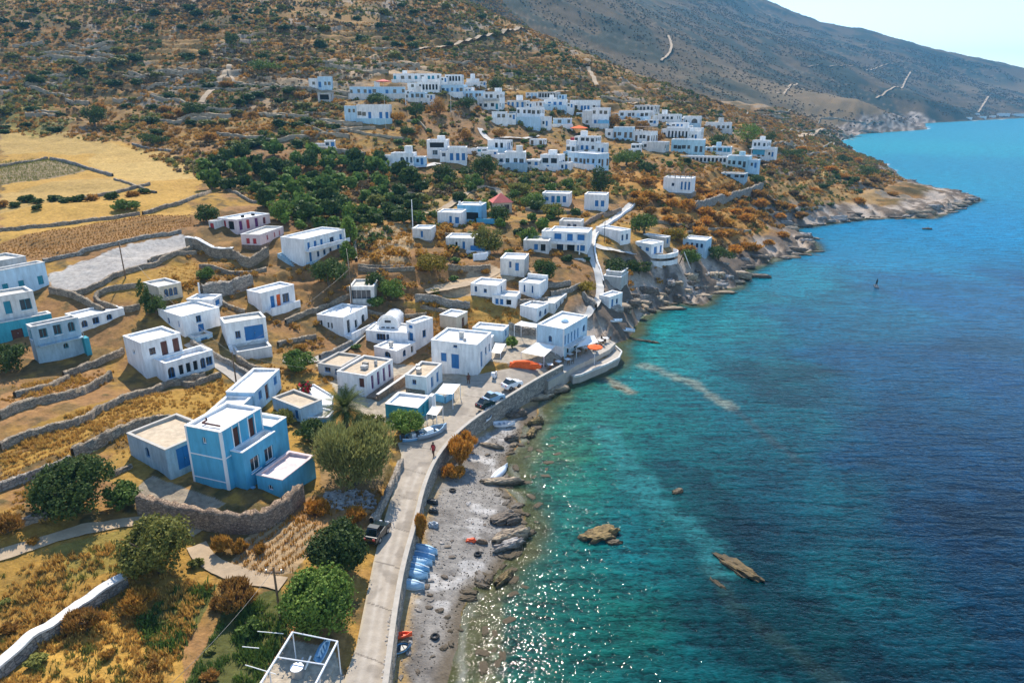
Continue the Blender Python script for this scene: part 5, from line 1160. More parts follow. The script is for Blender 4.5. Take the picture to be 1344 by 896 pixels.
wall_line('stone_wall', 'old wall with a white limed top in the golden meadow', [(-25,906),(0,886),(20,868),(42,852),(76,830),(100,810),(128,792),(148,779),(166,768)], 1.0, .7, 'stonegrey', cap='limestone', jag=.05)
wall_line('retaining_wall', 'high rubble retaining wall around the yard of the sea-blue house', [(184,672),(215,680),(245,688),(290,697),(338,700),(368,683),(396,656)], 1.9, .8, 'stonewarm')
wall_line('retaining_wall', 'white curved parapet wall on stone base left of the red-shuttered house', [(246,322),(262,330),(290,338),(308,340)], 1.9, .6, 'stone', cap='white')
wall_line('retaining_wall', 'white retaining wall below the veranda house', [(621,342),(632,343),(640,341)], 1.3, .4, 'white', jag=.01)
wall_line('retaining_wall', 'grey curved stone stair wall between the red-shuttered house and the two storey house', [(308,342),(322,350),(338,345),(352,338)], 1.6, .7, 'stone')
hill_terr = []
for i in range(84):
    u = rng.uniform(0, 560); v = rng.uniform(60, 200)
    if 0 < u < 250 and v > 160: continue
    if 440 < u < 560 and v > 90: continue
    ln = rng.uniform(26, 80); sl = rng.uniform(-.12, .12)
    wall_line('terrace_wall', 'faint low dry stone terrace line on the brown hillside', [(u + ln * k / 4, v + sl * ln * k / 4 + rng.uniform(-1.2, 1.2)) for k in range(5)], rng.uniform(.9, 1.5), .8, 'stonefar', group='hillside terrace lines', step=1.2, seed=i)
for i in range(36):
    u = rng.uniform(760, 1160); v = 118 + (u - 760) * .1 + rng.uniform(0, 60)
    if v > 135 and u < 960: continue
    ln = rng.uniform(20, 60); sl = rng.uniform(-.02, .16)
    wall_line('terrace_wall', 'thin dark terrace line on the slope above the bay', [(u + ln * k / 4, v + sl * ln * k / 4 + rng.uniform(-.8, .8)) for k in range(5)], 1.1, .9, 'stonefar', group='terrace lines above the bay', step=3, seed=i + 99)
# white walled terrace by the flowering bush
def slab_px(name, label, cat, poly, zt, m, m2=None, rim=None):
    q_ = [plane(u, v, zt)[:2] for u, v in poly]; c_ = np.mean(q_, 0); Q_ = [(p[0] - c_[0], p[1] - c_[1]) for p in q_]; kk = len(Q_); t_ = empty(name, (c_[0], c_[1], 0), 0, label, cat); mb = MB()
    for i in range(kk): j = (i + 1) % kk; mb.quad((*Q_[i], zt - 3), (*Q_[j], zt - 3), (*Q_[j], zt), (*Q_[i], zt))
    mb.build('wall', MT[m], t_); mb = MB(); mb.poly([(*q, zt + .004) for q in Q_]); mb.build('paving', MT[m2 or m], t_)
    if rim:
        mb = MB()
        for i in range(kk - 1):
            a, b = Vector((*Q_[i], 0)), Vector((*Q_[i + 1], 0)); mb.bar(a + Vector((0, 0, zt + .12)), b + Vector((0, 0, zt + .12)), .14, n=4)
        mb.build('parapet', MT[rim], t_)
slab_px('terrace', 'white paved terrace behind the palm with a red flowering bush', 'terrace', [(392,512),(412,506),(437,521),(434,533),(402,531)], 4.3, 'offwhite', 'roof', 'white')
slab_px('terrace', 'curved pale blue terrace wall left of the palm', 'terrace', [(398,537),(418,535),(437,541),(430,549),(404,549)], 4.0, 'skyblue', 'concrete', 'white')
# sea wall
SW = resample(smooth_line(np.array(SEAWALL), 2), .6); SW[:, 2] = 2.5
sw = wall_line('sea_wall', 'long grey sea wall with pale coping between the road and the beach', SW, .38, .36, 'stonegrey', jag=.03, world=True, below=3.2, cap='concrete')
# quay by the taverna
qp = [plane(u, v, 1.05)[:2] for u, v in [(744,487),(757,478),(776,470),(796,460),(806,455),(815,463),(811,471),(796,479),(776,487),(762,493),(752,495)]]
qc = np.mean(qp, 0); quay = empty('quay', (qc[0], qc[1], 0), 0, 'concrete quay with white rimmed parapet jutting into the water beside the taverna', 'quay')
m = MB(); Q = [(p[0] - qc[0], p[1] - qc[1]) for p in qp]; k = len(Q)
for i in range(k): j = (i + 1) % k; m.quad((*Q[i], -2), (*Q[j], -2), (*Q[j], 1.05), (*Q[i], 1.05))
m.poly([(*q, 1.05) for q in Q]); m.build('deck', MT['concrete'], quay)
m = MB()
for i in range(4, k):
    j = (i + 1) % k
    if j < i: continue
    a = Vector((*Q[i], 0)); b = Vector((*Q[j], 0)); d = (b - a).normalized(); nn = Vector((-d.y, d.x, 0)) * .22
    P4 = [a, b, b + nn, a + nn]
    for (z0, z1) in ((1.052, 1.38),):
        m.poly([(p.x, p.y, z1) for p in P4])
        for s in range(4): p, q = P4[s], P4[(s + 1) % 4]; m.quad((p.x, p.y, z0), (q.x, q.y, z0), (q.x, q.y, z1), (p.x, p.y, z1))
m.build('parapet', MT['offwhite'], quay)
tav = [plane(u, v, 2.0)[:2] for u, v in [(690,488),(705,470),(740,471),(768,452),(790,440),(808,450),(800,458),(775,471),(757,479),(742,488),(720,500)]]
m = MB(); tc = np.mean(tav, 0); Q = [(p[0] - tc[0], p[1] - tc[1]) for p in tav]; k = len(Q)
for i in range(k): j = (i + 1) % k; m.quad((*Q[i], -2.5), (*Q[j], -2.5), (*Q[j], .75), (*Q[i], .75))
m.poly([(*q, .75) for q in Q]); o = m.build('taverna_terrace', MT['concrete'], None); o.location = (tc[0], tc[1], 1.2); tag(o, 'stone paved terrace around the waterfront taverna', 'terrace')
# paths: draped ribbons
PATHS = []
def ribbon(name, P, wd, c, lift=.1, step=.6):
    W = resample(smooth_line(np.array([hit(u, v) for u, v in P]), 2), step); n = len(W)
    T = np.gradient(W[:, :2], axis=0); T /= np.linalg.norm(T, axis=1)[:, None] + 1e-9; Nn = np.stack([-T[:, 1], T[:, 0]], 1)
    V = []
    for s in (-.5, -.17, .17, .5):
        xy = W[:, :2] + Nn * s * wd * (1 + .25 * (vnoise(W[:, 0] / 2, W[:, 1] / 2, 7)[:, None] - .5)); V.append(np.column_stack([xy, gz(xy[:, 0], xy[:, 1]) + lift]))
    Zm = np.max([v_[:, 2] for v_ in V], 0)
    for v_ in V: v_[:, 2] = np.maximum(v_[:, 2], Zm - .25)
    o = mesh_np(name, np.stack(V, 1).reshape(-1, 3), grid_faces(n, 4), c, smooth=True); tag(o, kind='structure'); PATHS.append(W[::2, :2]); return W
MT['dirt'] = mat('pale_dirt_track', (.40, .30, .195), .95, .15, 1.2, .3, 6)
MT['limepath'] = mat('limed_path', (.50, .475, .43), .9, .14, .8, .2, 6)
ribbon('path', [(250,450),(276,470),(303,486),(328,508)], 2.2, MT['concrete'])
FP = [(838,262),(818,276),(797,291),(782,303),(775,315),(774,330),(778,345),(785,360),(788,380),(786,398),(772,414),(755,422)]
W = ribbon('path', FP, 1.35, MT['limepath'], .15)
ribbon('path', [(778,322),(795,328),(812,334),(832,336)], 2.0, MT['limepath'], .15)
ribbon('path', [(302,85),(300,92),(292,102),(283,113),(274,124),(264,134)], 2.2, MT['dirt'], .25)
ribbon('path', [(299,94),(304,101),(310,112)], 1.2, MT['dirt'], .25)
ribbon('path', [(526,70),(560,65),(600,58),(640,50),(668,44),(690,40)], 3.4, MT['dirt'], .45, 1.2)
ribbon('path', [(868,82),(880,68),(882,58),(877,46)], 3.2, MT['dirt'], .5, 4)
ribbon('path', [(1150,131),(1178,116),(1188,106),(1195,95)], 3.6, MT['dirt'], .6, 5)
ribbon('path', [(1284,148),(1290,138),(1297,127)], 4, MT['dirt'], .6, 5)
ribbon('path', [(1050,86),(1110,90),(1150,87),(1172,84)], 3, MT['dirt'], .6, 5)
ribbon('path', [(1020,124),(1035,118),(1046,110)], 3, MT['dirt'], .5, 5)
ribbon('path', [(772,90),(778,100),(783,112)], 2.2, MT['dirt'], .4, 3)
ribbon('path', [(1050,180),(1066,176),(1080,170)], 3.4, MT['dirt'], .5, 3)
ribbon('path', [(-20,736),(0,729),(45,715),(120,692),(185,683),(230,684),(262,700)], 1.3, MT['dirt'])
ribbon('path', [(258,716),(268,734),(290,748),(320,757),(372,768)], 1.5, MT['dirt'])
ribbon('path', [(643,186),(665,184),(699,180),(705,178)], 2.2, MT['limepath'], .3)
ribbon('path', [(645,187),(636,178),(630,170)], 2.0, MT['limepath'], .3)
ribbon('path', [(547,284),(565,279),(586,272),(610,258),(624,247),(639,244),(650,248),(657,256)], 1.8, MT['dirt'], .2)
ribbon('path', [(545,222),(560,221),(575,216)], 2.6, MT['limepath'], .25)
ribbon('path', [(870,145),(920,160),(960,175),(1000,186)], 2.2, MT['dirt'], .3)
ribbon('path', [(620,118),(680,117),(740,123),(800,133),(860,144)], 2.2, MT['dirt'], .4)
ribbon('path', [(1000,258),(1010,262),(1030,272),(1050,280)], 3.0, MT['limepath'], .2)
ribbon('path', [(372,472),(400,476),(430,470),(450,458),(475,440)], 1.6, MT['concrete'])
ribbon('path', [(560,386),(600,380),(640,362),(655,352)], 1.8, MT['dirt'])
# white edge wall of the curving footpath
eo = W[:len(W) * 3 // 4].copy(); eo[:, 0] += .95; eo[:, 2] = gz(eo[:, 0], eo[:, 1])
wall_line('path_wall', 'low white wall edging the curving footpath above the shore', eo[::4], .65, .3, 'white', jag=.02, world=True)
# ------------------------------------------------------------------ trees and bushes
def leaf_cloud(n, lumps, size, seed, flat=.0, up=0.0, shell=.55, shape='leaf'):
    """n leaf faces spread through uneven lumps; returns V, F (quads)"""
    rs = np.random.RandomState(seed); L = np.array(lumps, float)
    wt = (L[:, 3] * L[:, 4] + L[:, 4] * L[:, 5] + L[:, 3] * L[:, 5]); k = rs.choice(len(L), n, p=wt / wt.sum())
    d = rs.normal(size=(n, 3)); d /= np.linalg.norm(d, axis=1)[:, None]
    rr = (shell + (1 - shell) * rs.rand(n)**.6) * (1 + .16 * rs.normal(size=n))
    # bite gaps: clumps of leaves, sky between them
    P = L[k, :3] + d * L[k, 3:6] * rr[:, None]
    g = vnoise(P[:, 0] * 3.1 + seed, P[:, 1] * 3.1 + P[:, 2] * 2.3, seed); keep = g > .33; P = P[keep]; d = d[keep]; n = len(P)
    nr = d + rs.normal(size=(n, 3)) * .65; nr[:, 2] += up; nr /= np.linalg.norm(nr, axis=1)[:, None]
    a = np.cross(nr, rs.normal(size=(n, 3))); a /= np.linalg.norm(a, axis=1)[:, None]; b = np.cross(nr, a)
    s = size * (.6 + .8 * rs.rand(n))[:, None]; asp = 1.0 if shape == 'leaf' else .38
    if shape == 'blade':
        a = a * .35; a[:, 2] += .9; a += d * .5; a /= np.linalg.norm(a, axis=1)[:, None]; b = np.cross(nr, a); b /= np.linalg.norm(b, axis=1)[:, None] + 1e-9; s = s * 1.7
    V = np.stack([P - a * s * .9, P + b * s * .62 * asp, P + a * s, P - b * s * .62 * asp], 1).reshape(-1, 3)
    return V, np.arange(n * 4).reshape(-1, 4)
def lumps_round(n, seed, rx=1.0, rz=1.0, base=.25, spread=.66, lr=(.27, .46)):
    """lumps that fill a rounded crown of radius rx standing from base to rz*2"""
    rs = np.random.RandomState(seed); out = [(0, 0, rz * .95, rx * .6, rx * .6, rz * .62)]
    for i in range(n):
        a = rs.uniform(0, 2 * math.pi); e = math.asin(rs.uniform(-.55, .95)); r = spread * rs.uniform(.8, 1.1); q = rs.uniform(*lr)
        out.append((math.cos(a) * math.cos(e) * r * rx, math.sin(a) * math.cos(e) * r * rx, rz * (1 + math.sin(e) * .72) * .95, q * rx, q * rx, q * rz * .95))
    return out
def trunk_mesh(name, h, r, seed, crown_r, m, parent):
    rs = random.Random(seed); mb = MB(); p = Vector((0, 0, -.4)); pts_ = [p]; hh = h * .45
    q = Vector((rs.uniform(-.1, .1), rs.uniform(-.1, .1), hh)); mb.tube([p, (p + q) / 2 + Vector((rs.uniform(-.08, .08), 0, 0)), q], [r * 1.25, r, r * .85], 7)
    for k in range(5):
        a = 2 * math.pi * k / 5 + rs.uniform(-.4, .4); t = Vector((math.cos(a) * crown_r * .6, math.sin(a) * crown_r * .6, h * rs.uniform(.7, .95)))
        mid = (q + t) / 2 + Vector((0, 0, -.08 * h)); mb.tube([q, mid, t], [r * .6, r * .4, r * .15], 5)
    return mb.build(name, m, parent)
def place(u, vb, w, hpx):
    C = hit(u, vb); f = C[1] * CP - (C[2] - CAMZ) * SP; px = FPX / f; dep = max(0, math.atan2(CAMZ - C[2], np.hypot(C[0], C[1])))
    r = w / 2 / px * .94; H = max(.5 * r, (hpx / px - r * .75 * math.sin(dep)) / max(.6, math.cos(dep)) * .97); C[2] = float(gz(C[0], C[1])) - .05
    return C, r, H, px
def tree(label, u, vb, w, hpx, leaf, n=9000, size=.17, seed=1, name='tree', nl=16, shape='leaf', cat='tree', trunk=True, group=None, flatbase=.9, push=True):
    C, r, H, px = place(u, vb, w, hpx)
    if push: C[1] += r * .45; C[0] += r * .45 * C[0] / max(C[1], 1); C[2] = float(gz(C[0], C[1])) - .05
    t = empty(name, C, random.Random(seed).uniform(0, 6), label, cat, group)
    L = lumps_round(nl + 6, seed, r, H / 2, spread=.66); V, F = leaf_cloud(n, L, size, seed, shape=shape)
    V[:, 2] = np.maximum(V[:, 2], .02 + .03 * (np.arange(len(V)) % 7))
    o = mesh_np('crown', V, F, LF[leaf], parent=t)
    if trunk: trunk_mesh('trunk', H * .8, .06 * r + .05, seed, r, MT['bark'], t)
    return t
NEAR = [
 ('large feathery grey-green tamarisk tree beside the road', 468,648,122,104,'silver',30000,.14,3,22,'blade','tree'),
 ('dark green bushy tree beside the road, upper of the pair above the steel frame', 447,757,82,76,'deep',15000,.14,5,16,'leaf','tree'),
 ('bright green bushy tree beside the road, lower of the pair above the steel frame', 423,836,102,92,'bright',22000,.13,7,20,'leaf','tree'),
 ('olive-yellow tree standing in the golden meadow', 214,768,104,94,'olive',20000,.13,9,18,'leaf','tree'),
 ('large dark green tree at the left end of the yard wall', 106,686,112,88,'deep',20000,.14,11,18,'leaf','tree'),
 ('smaller dark green tree nestled right of the large dark one', 162,672,50,44,'mid',6000,.13,13,10,'leaf','tree'),
 ('round glossy green bush beside the parked boats', 533,574,54,42,'bright',8000,.11,15,12,'leaf','bush'),
 ('dark hedge bush behind the tamarisk, left of the palm', 412,583,54,36,'deep',6000,.13,17,12,'leaf','bush'),
 ('small green shrub between the long low pale blue house and the palm', 370,560,44,24,'olive',4000,.12,19,9,'leaf','bush'),
 ('yellow-green shrub right of the palm trunk', 484,566,44,30,'olive',4500,.12,21,9,'leaf','bush'),
 ('bright green bush beside the curved lane wall', 394,490,50,34,'bright',5000,.14,23,10,'leaf','bush'),
 ('orange dry shrub growing against the sea wall, largest on the beach', 604,613,38,46,'orange',4500,.14,25,9,'blade','bush'),
 ('orange dry shrub growing against the sea wall, upper neighbour of the largest', 614,592,28,30,'orange',3000,.12,251,8,'blade','bush'),
 ('low golden shrub spreading over the pebbles below the largest orange shrub', 597,628,30,18,'gold',2400,.12,253,8,'blade','bush'),
 ('narrow orange dry shrub at the foot of the sea wall near the upturned boats', 553,716,18,44,'orange',2600,.12,27,7,'blade','bush'),
 ('low orange dry shrub between the sea wall and the beach stones', 588,628,22,20,'orange',1800,.12,28,6,'blade','bush'),
 ('golden dry bush below the yard wall, leftmost of three', 293,729,30,26,'gold',2600,.12,29,7,'blade','bush'),
 ('golden dry bush below the yard wall, middle of three', 318,731,26,22,'gold',2200,.12,31,7,'blade','bush'),
 ('small golden dry bush below the yard wall, rightmost of three', 341,729,18,15,'gold',1500,.11,33,6,'blade','bush'),
 ('orange-brown bush at the corner of the yard wall', 418,675,34,24,'orange',3000,.12,35,8,'blade','bush'),
 ('rusty dry shrub behind the parked black car', 468,690,34,24,'orange',2500,.12,37,8,'blade','bush'),
 ('golden round bush under the olive-yellow tree', 184,806,46,34,'gold',4200,.11,39,9,'blade','bush'),
 ('golden brown bush against the white-topped wall', 116,834,50,40,'rust',4200,.11,41,9,'blade','bush'),
 ('golden brown bush at the left edge by the wall stub', 14,706,44,32,'rust',3600,.12,43,9,'blade','bush'),
 ('large brown-gold shrub at the edge of the green plot by the utility pole', 312,806,62,48,'rust',5200,.11,45,11,'blade','bush'),
 ('yellow-green shrub at the upper left corner of the green plot', 330,836,40,26,'mid',3200,.11,46,9,'leaf','bush'),
 ('dark tall cypress beside the cream hut', 193,416,20,52,'deep',3000,.13,47,8,'leaf','tree'),
 ('dark bush at the foot of the cypress', 207,417,34,28,'deep',2600,.15,49,8,'leaf','bush'),
 ('dark shadowy shrub under the grey-white two storey house', 14,492,60,46,'deep',5000,.15,51,10,'leaf','bush'),
 ('small green bush above the high grey rubble wall', 271,368,26,20,'mid',1500,.18,53,7,'leaf','bush'),
 ('round dark tree below the two storey house with pale blue ground floor', 433,382,52,44,'deep',5000,.19,55,11,'leaf','tree'),
 ('slim bright tree at the right end of the two storey house', 461,323,26,46,'bright',2600,.2,57,8,'leaf','tree'),
 ('slim green tree below the right end of the two storey house', 458,352,26,34,'bright',2200,.2,59,8,'leaf','tree'),
 ('small green tree behind the two storey house', 460,292,26,32,'bright',2000,.22,61,8,'leaf','tree'),
 ('yellow-green broad tree with open crown below the veranda house', 567,364,48,30,'yellow',4200,.2,63,10,'leaf','tree'),
 ('round olive tree beside the bright blue house', 641,333,50,44,'olive',5000,.2,65,12,'leaf','tree'),
 ('round green bush left of the house with three big blue windows', 693,322,34,26,'mid',2400,.22,67,8,'leaf','bush'),
 ('dark round tree between the lone white house and the footpath', 712,371,38,34,'deep',3600,.19,69,9,'leaf','tree'),
 ('large round green shrub on the shore slope beside the footpath', 845,309,42,32,'mid',3000,.22,71,9,'leaf','bush'),
 ('tall dark tree below the sky-blue side wall house', 788,259,36,42,'deep',2600,.27,73,9,'leaf','tree'),
 ('dark wide tree below the white house with wide blue windows', 583,240,38,28,'deep',2200,.28,75,9,'leaf','tree'),
 ('dark tree right of the wide tree below the blue-windowed house', 636,242,44,40,'deep',2800,.28,77,10,'leaf','tree'),
 ('smaller green bush between two dark trees in mid village', 620,249,32,24,'mid',1800,.28,79,8,'leaf','bush'),
 ('dark round bush in front of the low house with four blue windows', 727,288,40,22,'olive',1900,.26,81,8,'leaf','bush'),
 ('cluster of green shrubs left of the low house with four blue windows', 698,270,46,20,'mid',1800,.27,83,9,'leaf','bush'),
 ('green bush above the red tiled hut', 682,256,36,20,'olive',1600,.28,85,8,'leaf','bush'),
 ('dark bush between the red tiled hut and the olive tree', 655,296,34,26,'deep',2000,.25,87,8,'leaf','bush'),
 ('dark green shrub under the white house with pale blue lower floor', 808,364,42,26,'deep',2400,.2,89,8,'leaf','bush'),
 ('dark green shrub beneath the round shoreline terrace', 838,362,42,24,'deep',2400,.2,91,8,'leaf','bush'),
 ('green bush hiding the pale blue house with four small windows', 906,350,28,26,'mid',2000,.2,93,8,'leaf','bush'),
 ('dark low bushes right of the pale blue house near the rocks', 942,347,44,22,'deep',2000,.2,95,8,'leaf','bush'),
 ('yellow-green shrub above the round shoreline terrace', 885,318,34,20,'yellow',1600,.22,97,8,'leaf','bush'),
 ('bright green shrub left of the glass-fronted house group', 516,398,42,32,'bright',2600,.18,99,9,'leaf','bush'),
 ('dark green shrub below the terraced field', 494,386,34,24,'deep',2000,.18,101,8,'leaf','bush'),
 ('low green shrub above the vaulted chapel', 497,406,30,18,'mid',1500,.18,103,7,'leaf','bush'),
 ('green bush behind the big white plaza house', 672,459,18,20,'bright',1300,.15,105,7,'leaf','bush'),
 ('yellow-green bush beside the lower rubble wall of the footpath', 770,387,30,18,'yellow',1300,.17,107,7,'leaf','bush'),
 ('large dark round tree on the dry slope at upper left', 125,167,38,30,'deep',2600,.3,109,9,'leaf','tree'),
 ('dark wide bush right of the large dark slope tree', 201,191,46,18,'deep',1800,.3,111,9,'leaf','bush'),
 ('round brown-green bush high on the slope', 257,156,34,20,'deep',1500,.32,113,8,'leaf','bush'),
 ('single green bush in the lower golden field', 165,277,38,16,'mid',1700,.25,115,8,'leaf','bush'),
 ('dark green bush above the red-shuttered house', 271,293,38,28,'deep',2400,.22,117,9,'leaf','bush'),
 ('bright green tree right behind the red-shuttered house', 370,294,40,34,'bright',2800,.22,119,9,'leaf','tree'),
 ('small bright umbrella-shaped tree right of the red-shuttered house', 406,286,26,22,'bright',1500,.22,121,7,'leaf','tree'),
 ('green bush cluster on the high slope by the white hill track', 352,98,56,18,'mid',1700,.36,123,10,'leaf','bush'),
 ('dark bush above the fork of the white hill track', 305,68,28,20,'deep',1200,.38,125,8,'leaf','bush'),
 ('dark hedge in front of the long pale blue house', 499,141,38,16,'deep',1500,.32,127,9,'leaf','bush'),
 ('dark tree right of the white villa', 546,157,28,22,'deep',1500,.32,129,8,'leaf','tree'),
 ('rust-green tree between the villa and the three storey house', 573,153,32,24,'rust',1500,.32,131,8,'leaf','tree'),
 ('dark wide bush below the bright blue shuttered house', 609,147,40,16,'deep',1500,.33,133,8,'leaf','bush'),
 ('dark tree above the three storey house', 651,124,24,20,'deep',1100,.35,135,7,'leaf','tree'),
 ('rust-coloured tree left of the right cluster', 803,169,24,18,'rust',1200,.33,137,7,'leaf','tree'),
 ('rust-coloured bush in the middle of the right cluster', 842,173,22,15,'rust',1100,.33,139,7,'leaf','bush'),
 ('rust-brown tree beside the white arcade house', 863,187,24,18,'rust',1200,.32,141,7,'leaf','tree'),
 ('broad green tree mass below the right cluster', 822,219,46,24,'mid',2000,.29,143,9,'leaf','tree'),
 ('dark bush right of the broad green mass below the right cluster', 850,226,30,15,'deep',1200,.29,145,7,'leaf','bush'),
 ('big bright green tree at the right end of the village', 980,193,46,30,'bright',1900,.32,147,10,'leaf','tree'),
 ('dark green tree right of the big bright one', 1008,193,24,22,'deep',1100,.32,149,7,'leaf','tree'),
 ('dark arched hedge in front of the white three window house', 945,190,38,14,'deep',1300,.32,151,8,'leaf','bush'),
 ('dark round bush right of the rightmost village house', 1040,212,40,16,'deep',1300,.31,153,8,'leaf','bush'),
 ('dark bush below the long terrace wall', 992,243,24,14,'deep',1000,.28,155,7,'leaf','bush'),
 ('dark bush above the pale field near the point', 1108,216,26,13,'deep',1000,.33,157,7,'leaf','bush'),
 ('dark bush at the right end of the pale field near the point', 1138,234,30,18,'deep',1200,.31,159,7,'leaf','bush'),
 ('yellow-gold shrub by the loggia house', 522,160,26,14,'gold',1000,.3,161,7,'blade','bush'),
 ('dark green bush beside the loggia house', 535,180,24,14,'deep',1000,.3,163,7,'leaf','bush'),
 ('brown-green mounded bush in the brown plot', 610,186,24,18,'rust',1000,.3,165,7,'leaf','bush'),
 ('rust bush beside the house with two dark doors', 655,185,24,14,'rust',1000,.3,167,7,'leaf','bush'),
]
for lab, u, vb, w, h, lf, n, s, sd_, nl, shp, ct in NEAR:
    tree(lab, u, vb, w, h, lf, n, s, sd_, 'tree' if ct == 'tree' else 'bush', nl, shp, ct, trunk=True)
# red flowering bush on the white terrace
def flower_bush():
    t = tree('red flowering bush on a white terrace by the palm', 402, 522, 24, 24, 'deep', 1500, .13, 201, 'flowering_bush', 7, 'leaf', 'bush', True)
    MT['petal'] = leaf_mat('crimson_petals', (.62, .025, .06), .3, .3)
    V, F = leaf_cloud(2200, lumps_round(7, 201, .95, 1.12), .12, 202); mesh_np('blossom', V, F, MT['petal'], parent=t)
flower_bush()
# palm
def palm():
    C, r, H, px = place(455, 566, 54, 64); C[2] -= .1; r *= 1.2; H *= 1.2
    t = empty('palm_tree', C, 0, 'date palm with a full drooping crown behind the tamarisk', 'palm tree')
    m = MB(); m.tube([(0, 0, -.3), (.05, 0, H * .25), (.02, .05, H * .45)], [.34, .28, .26], 9); m.build('trunk', MT['bark'], t)
    rs = random.Random(4); V = []; F = []
    for k in range(84):
        a = k * 2.4; el = rs.uniform(-.3, 1.35); Lg = r * rs.uniform(.95, 1.2); p = Vector((0, 0, H * .46)); d = Vector((math.cos(a) * math.cos(el), math.sin(a) * math.cos(el), math.sin(el)))
        n_ = 9; side = Vector((-math.sin(a), math.cos(a), 0))
        for s in range(n_):
            q = p + d * Lg / n_; wdt = .52 * math.sin(math.pi * (s + .8) / (n_ + .8)) + .05
            for sg in (-1, 1):
                for e in (0, .5):
                    b0 = p + (q - p) * e; b1 = p + (q - p) * (e + .32); tip = b1 + side * sg * wdt + d * .16 - Vector((0, 0, .16 * wdt))
                    i = len(V); V += [b0, b1, tip, b0 + (tip - b0) * .6]; F.append((i, i + 1, i + 2, i + 3))
            d = (d + Vector((0, 0, -.13))).normalized(); p = q
    mesh_np('crown', [tuple(v) for v in V], F, LF['palm'], parent=t)
palm()
# shared crowns for the woods and the bushes too small to differ
def proto(leaf, n, size, seed, shape='leaf', nl=9):
    V, F = leaf_cloud(n, lumps_round(nl, seed, 1, 1, spread=.6), size, seed, shape=shape); V[:, 2] = np.maximum(V[:, 2], .01)
    me = mesh_np('foliage', V, F, LF[leaf]); d = me.data; bpy.data.objects.remove(me); return d
PR = {k: [proto(k, 620, .24, 300 + 7 * i + hash_s(k) % 50, 'blade' if k in ('orange', 'gold', 'rust', 'scrub') else 'leaf') for i in range(3)] for k in ('deep', 'mid', 'bright', 'olive', 'orange', 'rust', 'scrub', 'gold')}
PRT = MB(); PRT.tube([(0, 0, -.3), (0, 0, .9)], [.11, .07], 6); PRTm = PRT.build('trunk', MT['bark']); trunk_d = PRTm.data; bpy.data.objects.remove(PRTm)
def grove_tree(x, y, r, H, kind, label, group):
    t = empty('tree', (x, y, float(gz(x, y)) - .05), rng.uniform(0, 6), label, 'tree', group)
    c = bpy.data.objects.new('crown', PR[kind][rng.integers(3)]); COL.objects.link(c); c.parent = t; c.scale = (r, r, H / 2)
    k = bpy.data.objects.new('trunk', trunk_d); COL.objects.link(k); k.parent = t; k.scale = (r * .9, r * .9, H * .55)
def bush(x, y, r, H, kind, label, group, name='bush'):
    o = bpy.data.objects.new(name, PR[kind][rng.integers(3)]); COL.objects.link(o); o.location = (x, y, float(gz(x, y)) - .08 * H); o.rotation_euler = (0, 0, rng.uniform(0, 6)); o.scale = (r, r * rng.uniform(.8, 1.2), H / 2)
    tag(o, label, 'bush', group)
def scatter_px(poly, n, mind, weight=None):
    P = np.array(poly, float); out = []; tries = 0
    while len(out) < n and tries < n * 60:
        tries += 1; u = rng.uniform(P[:, 0].min(), P[:, 0].max()); v = rng.uniform(P[:, 1].min(), P[:, 1].max())
        if not in_poly(np.array([u]), np.array([v]), P)[0]: continue
        if any((u - a)**2 + ((v - b) * 1.8)**2 < mind**2 for a, b in out): continue
        out.append((u, v))
    return out
BUILT = [(C[:2], max(a, b) * .8) for (_, a, b, h, px, C, yaw) in HOUSES.values()]
def free(x, y, r):
    for key, (_, a, b, h, px, C, yaw) in HOUSES.items():
        dx, dy = x - C[0], y - C[1]; lx = dx * math.cos(yaw) + dy * math.sin(yaw); ly = -dx * math.sin(yaw) + dy * math.cos(yaw)
        if -r - .5 < lx < a + r and -r - .5 < ly < b + r: return False
    return True
GROVE = [(268,215),(300,198),(340,192),(400,196),(430,204),(470,202),(510,208),(545,228),(556,246),(530,258),(460,262),(440,280),(400,284),(385,276),(345,272),(318,262),(300,246),(262,240)]
for u, v in scatter_px(GROVE, 58, 16):
    p = hit(u, v + 8); r = rng.uniform(2.0, 3.2)
    if free(p[0], p[1], r * .5): grove_tree(p[0], p[1], r, r * rng.uniform(1.5, 2.0), ['deep', 'mid', 'deep', 'mid', 'bright'][rng.integers(5)], 'dark green tree of the dense grove above the terraced field', 'dark grove trees')
for u, v in scatter_px([(470,292),(560,292),(555,262),(480,258)], 16, 13):
    p = hit(u, v + 4); r = rng.uniform(1.6, 2.4); grove_tree(p[0], p[1], r, r * 1.5, ['deep', 'mid', 'olive'][rng.integers(3)], 'low shady tree between the dark grove and the terraced field', 'shady trees above the terraced field')
for u, v in scatter_px([(355,262),(420,275),(470,285),(440,300),(380,300)], 10, 15):
    p = hit(u, v + 4); r = rng.uniform(1.3, 2.0); grove_tree(p[0], p[1], r, r * 1.7, ['bright', 'mid'][rng.integers(2)], 'light green orchard tree at the foot of the dark grove', 'orchard trees below the grove')
for u, v in scatter_px([(560,236),(640,248),(700,240),(790,236),(800,262),(760,300),(700,312),(640,300),(600,270)], 18, 17):
    p = hit(u, v + 4); r = rng.uniform(1.2, 2.1)
    if free(p[0], p[1], r * .7): grove_tree(p[0], p[1], r, r * 1.6, ['mid', 'olive', 'deep', 'bright'][rng.integers(4)], 'small round tree among the gardens of the middle slope', 'garden trees of the middle slope')
def scatter(poly, n, mind, kinds, rr, asp, label, group, name='bush'):
    for u, v in scatter_px(poly, n, mind):
        p = hit(u, v); r = rng.uniform(*rr)
        if p[1] > 700 or coast_sd(p[:1], p[1:2])[0] < 1.5 or not free(p[0], p[1], r): continue
        bush(p[0], p[1], r, r * rng.uniform(*asp), kinds[rng.integers(len(kinds))], label, group, name)
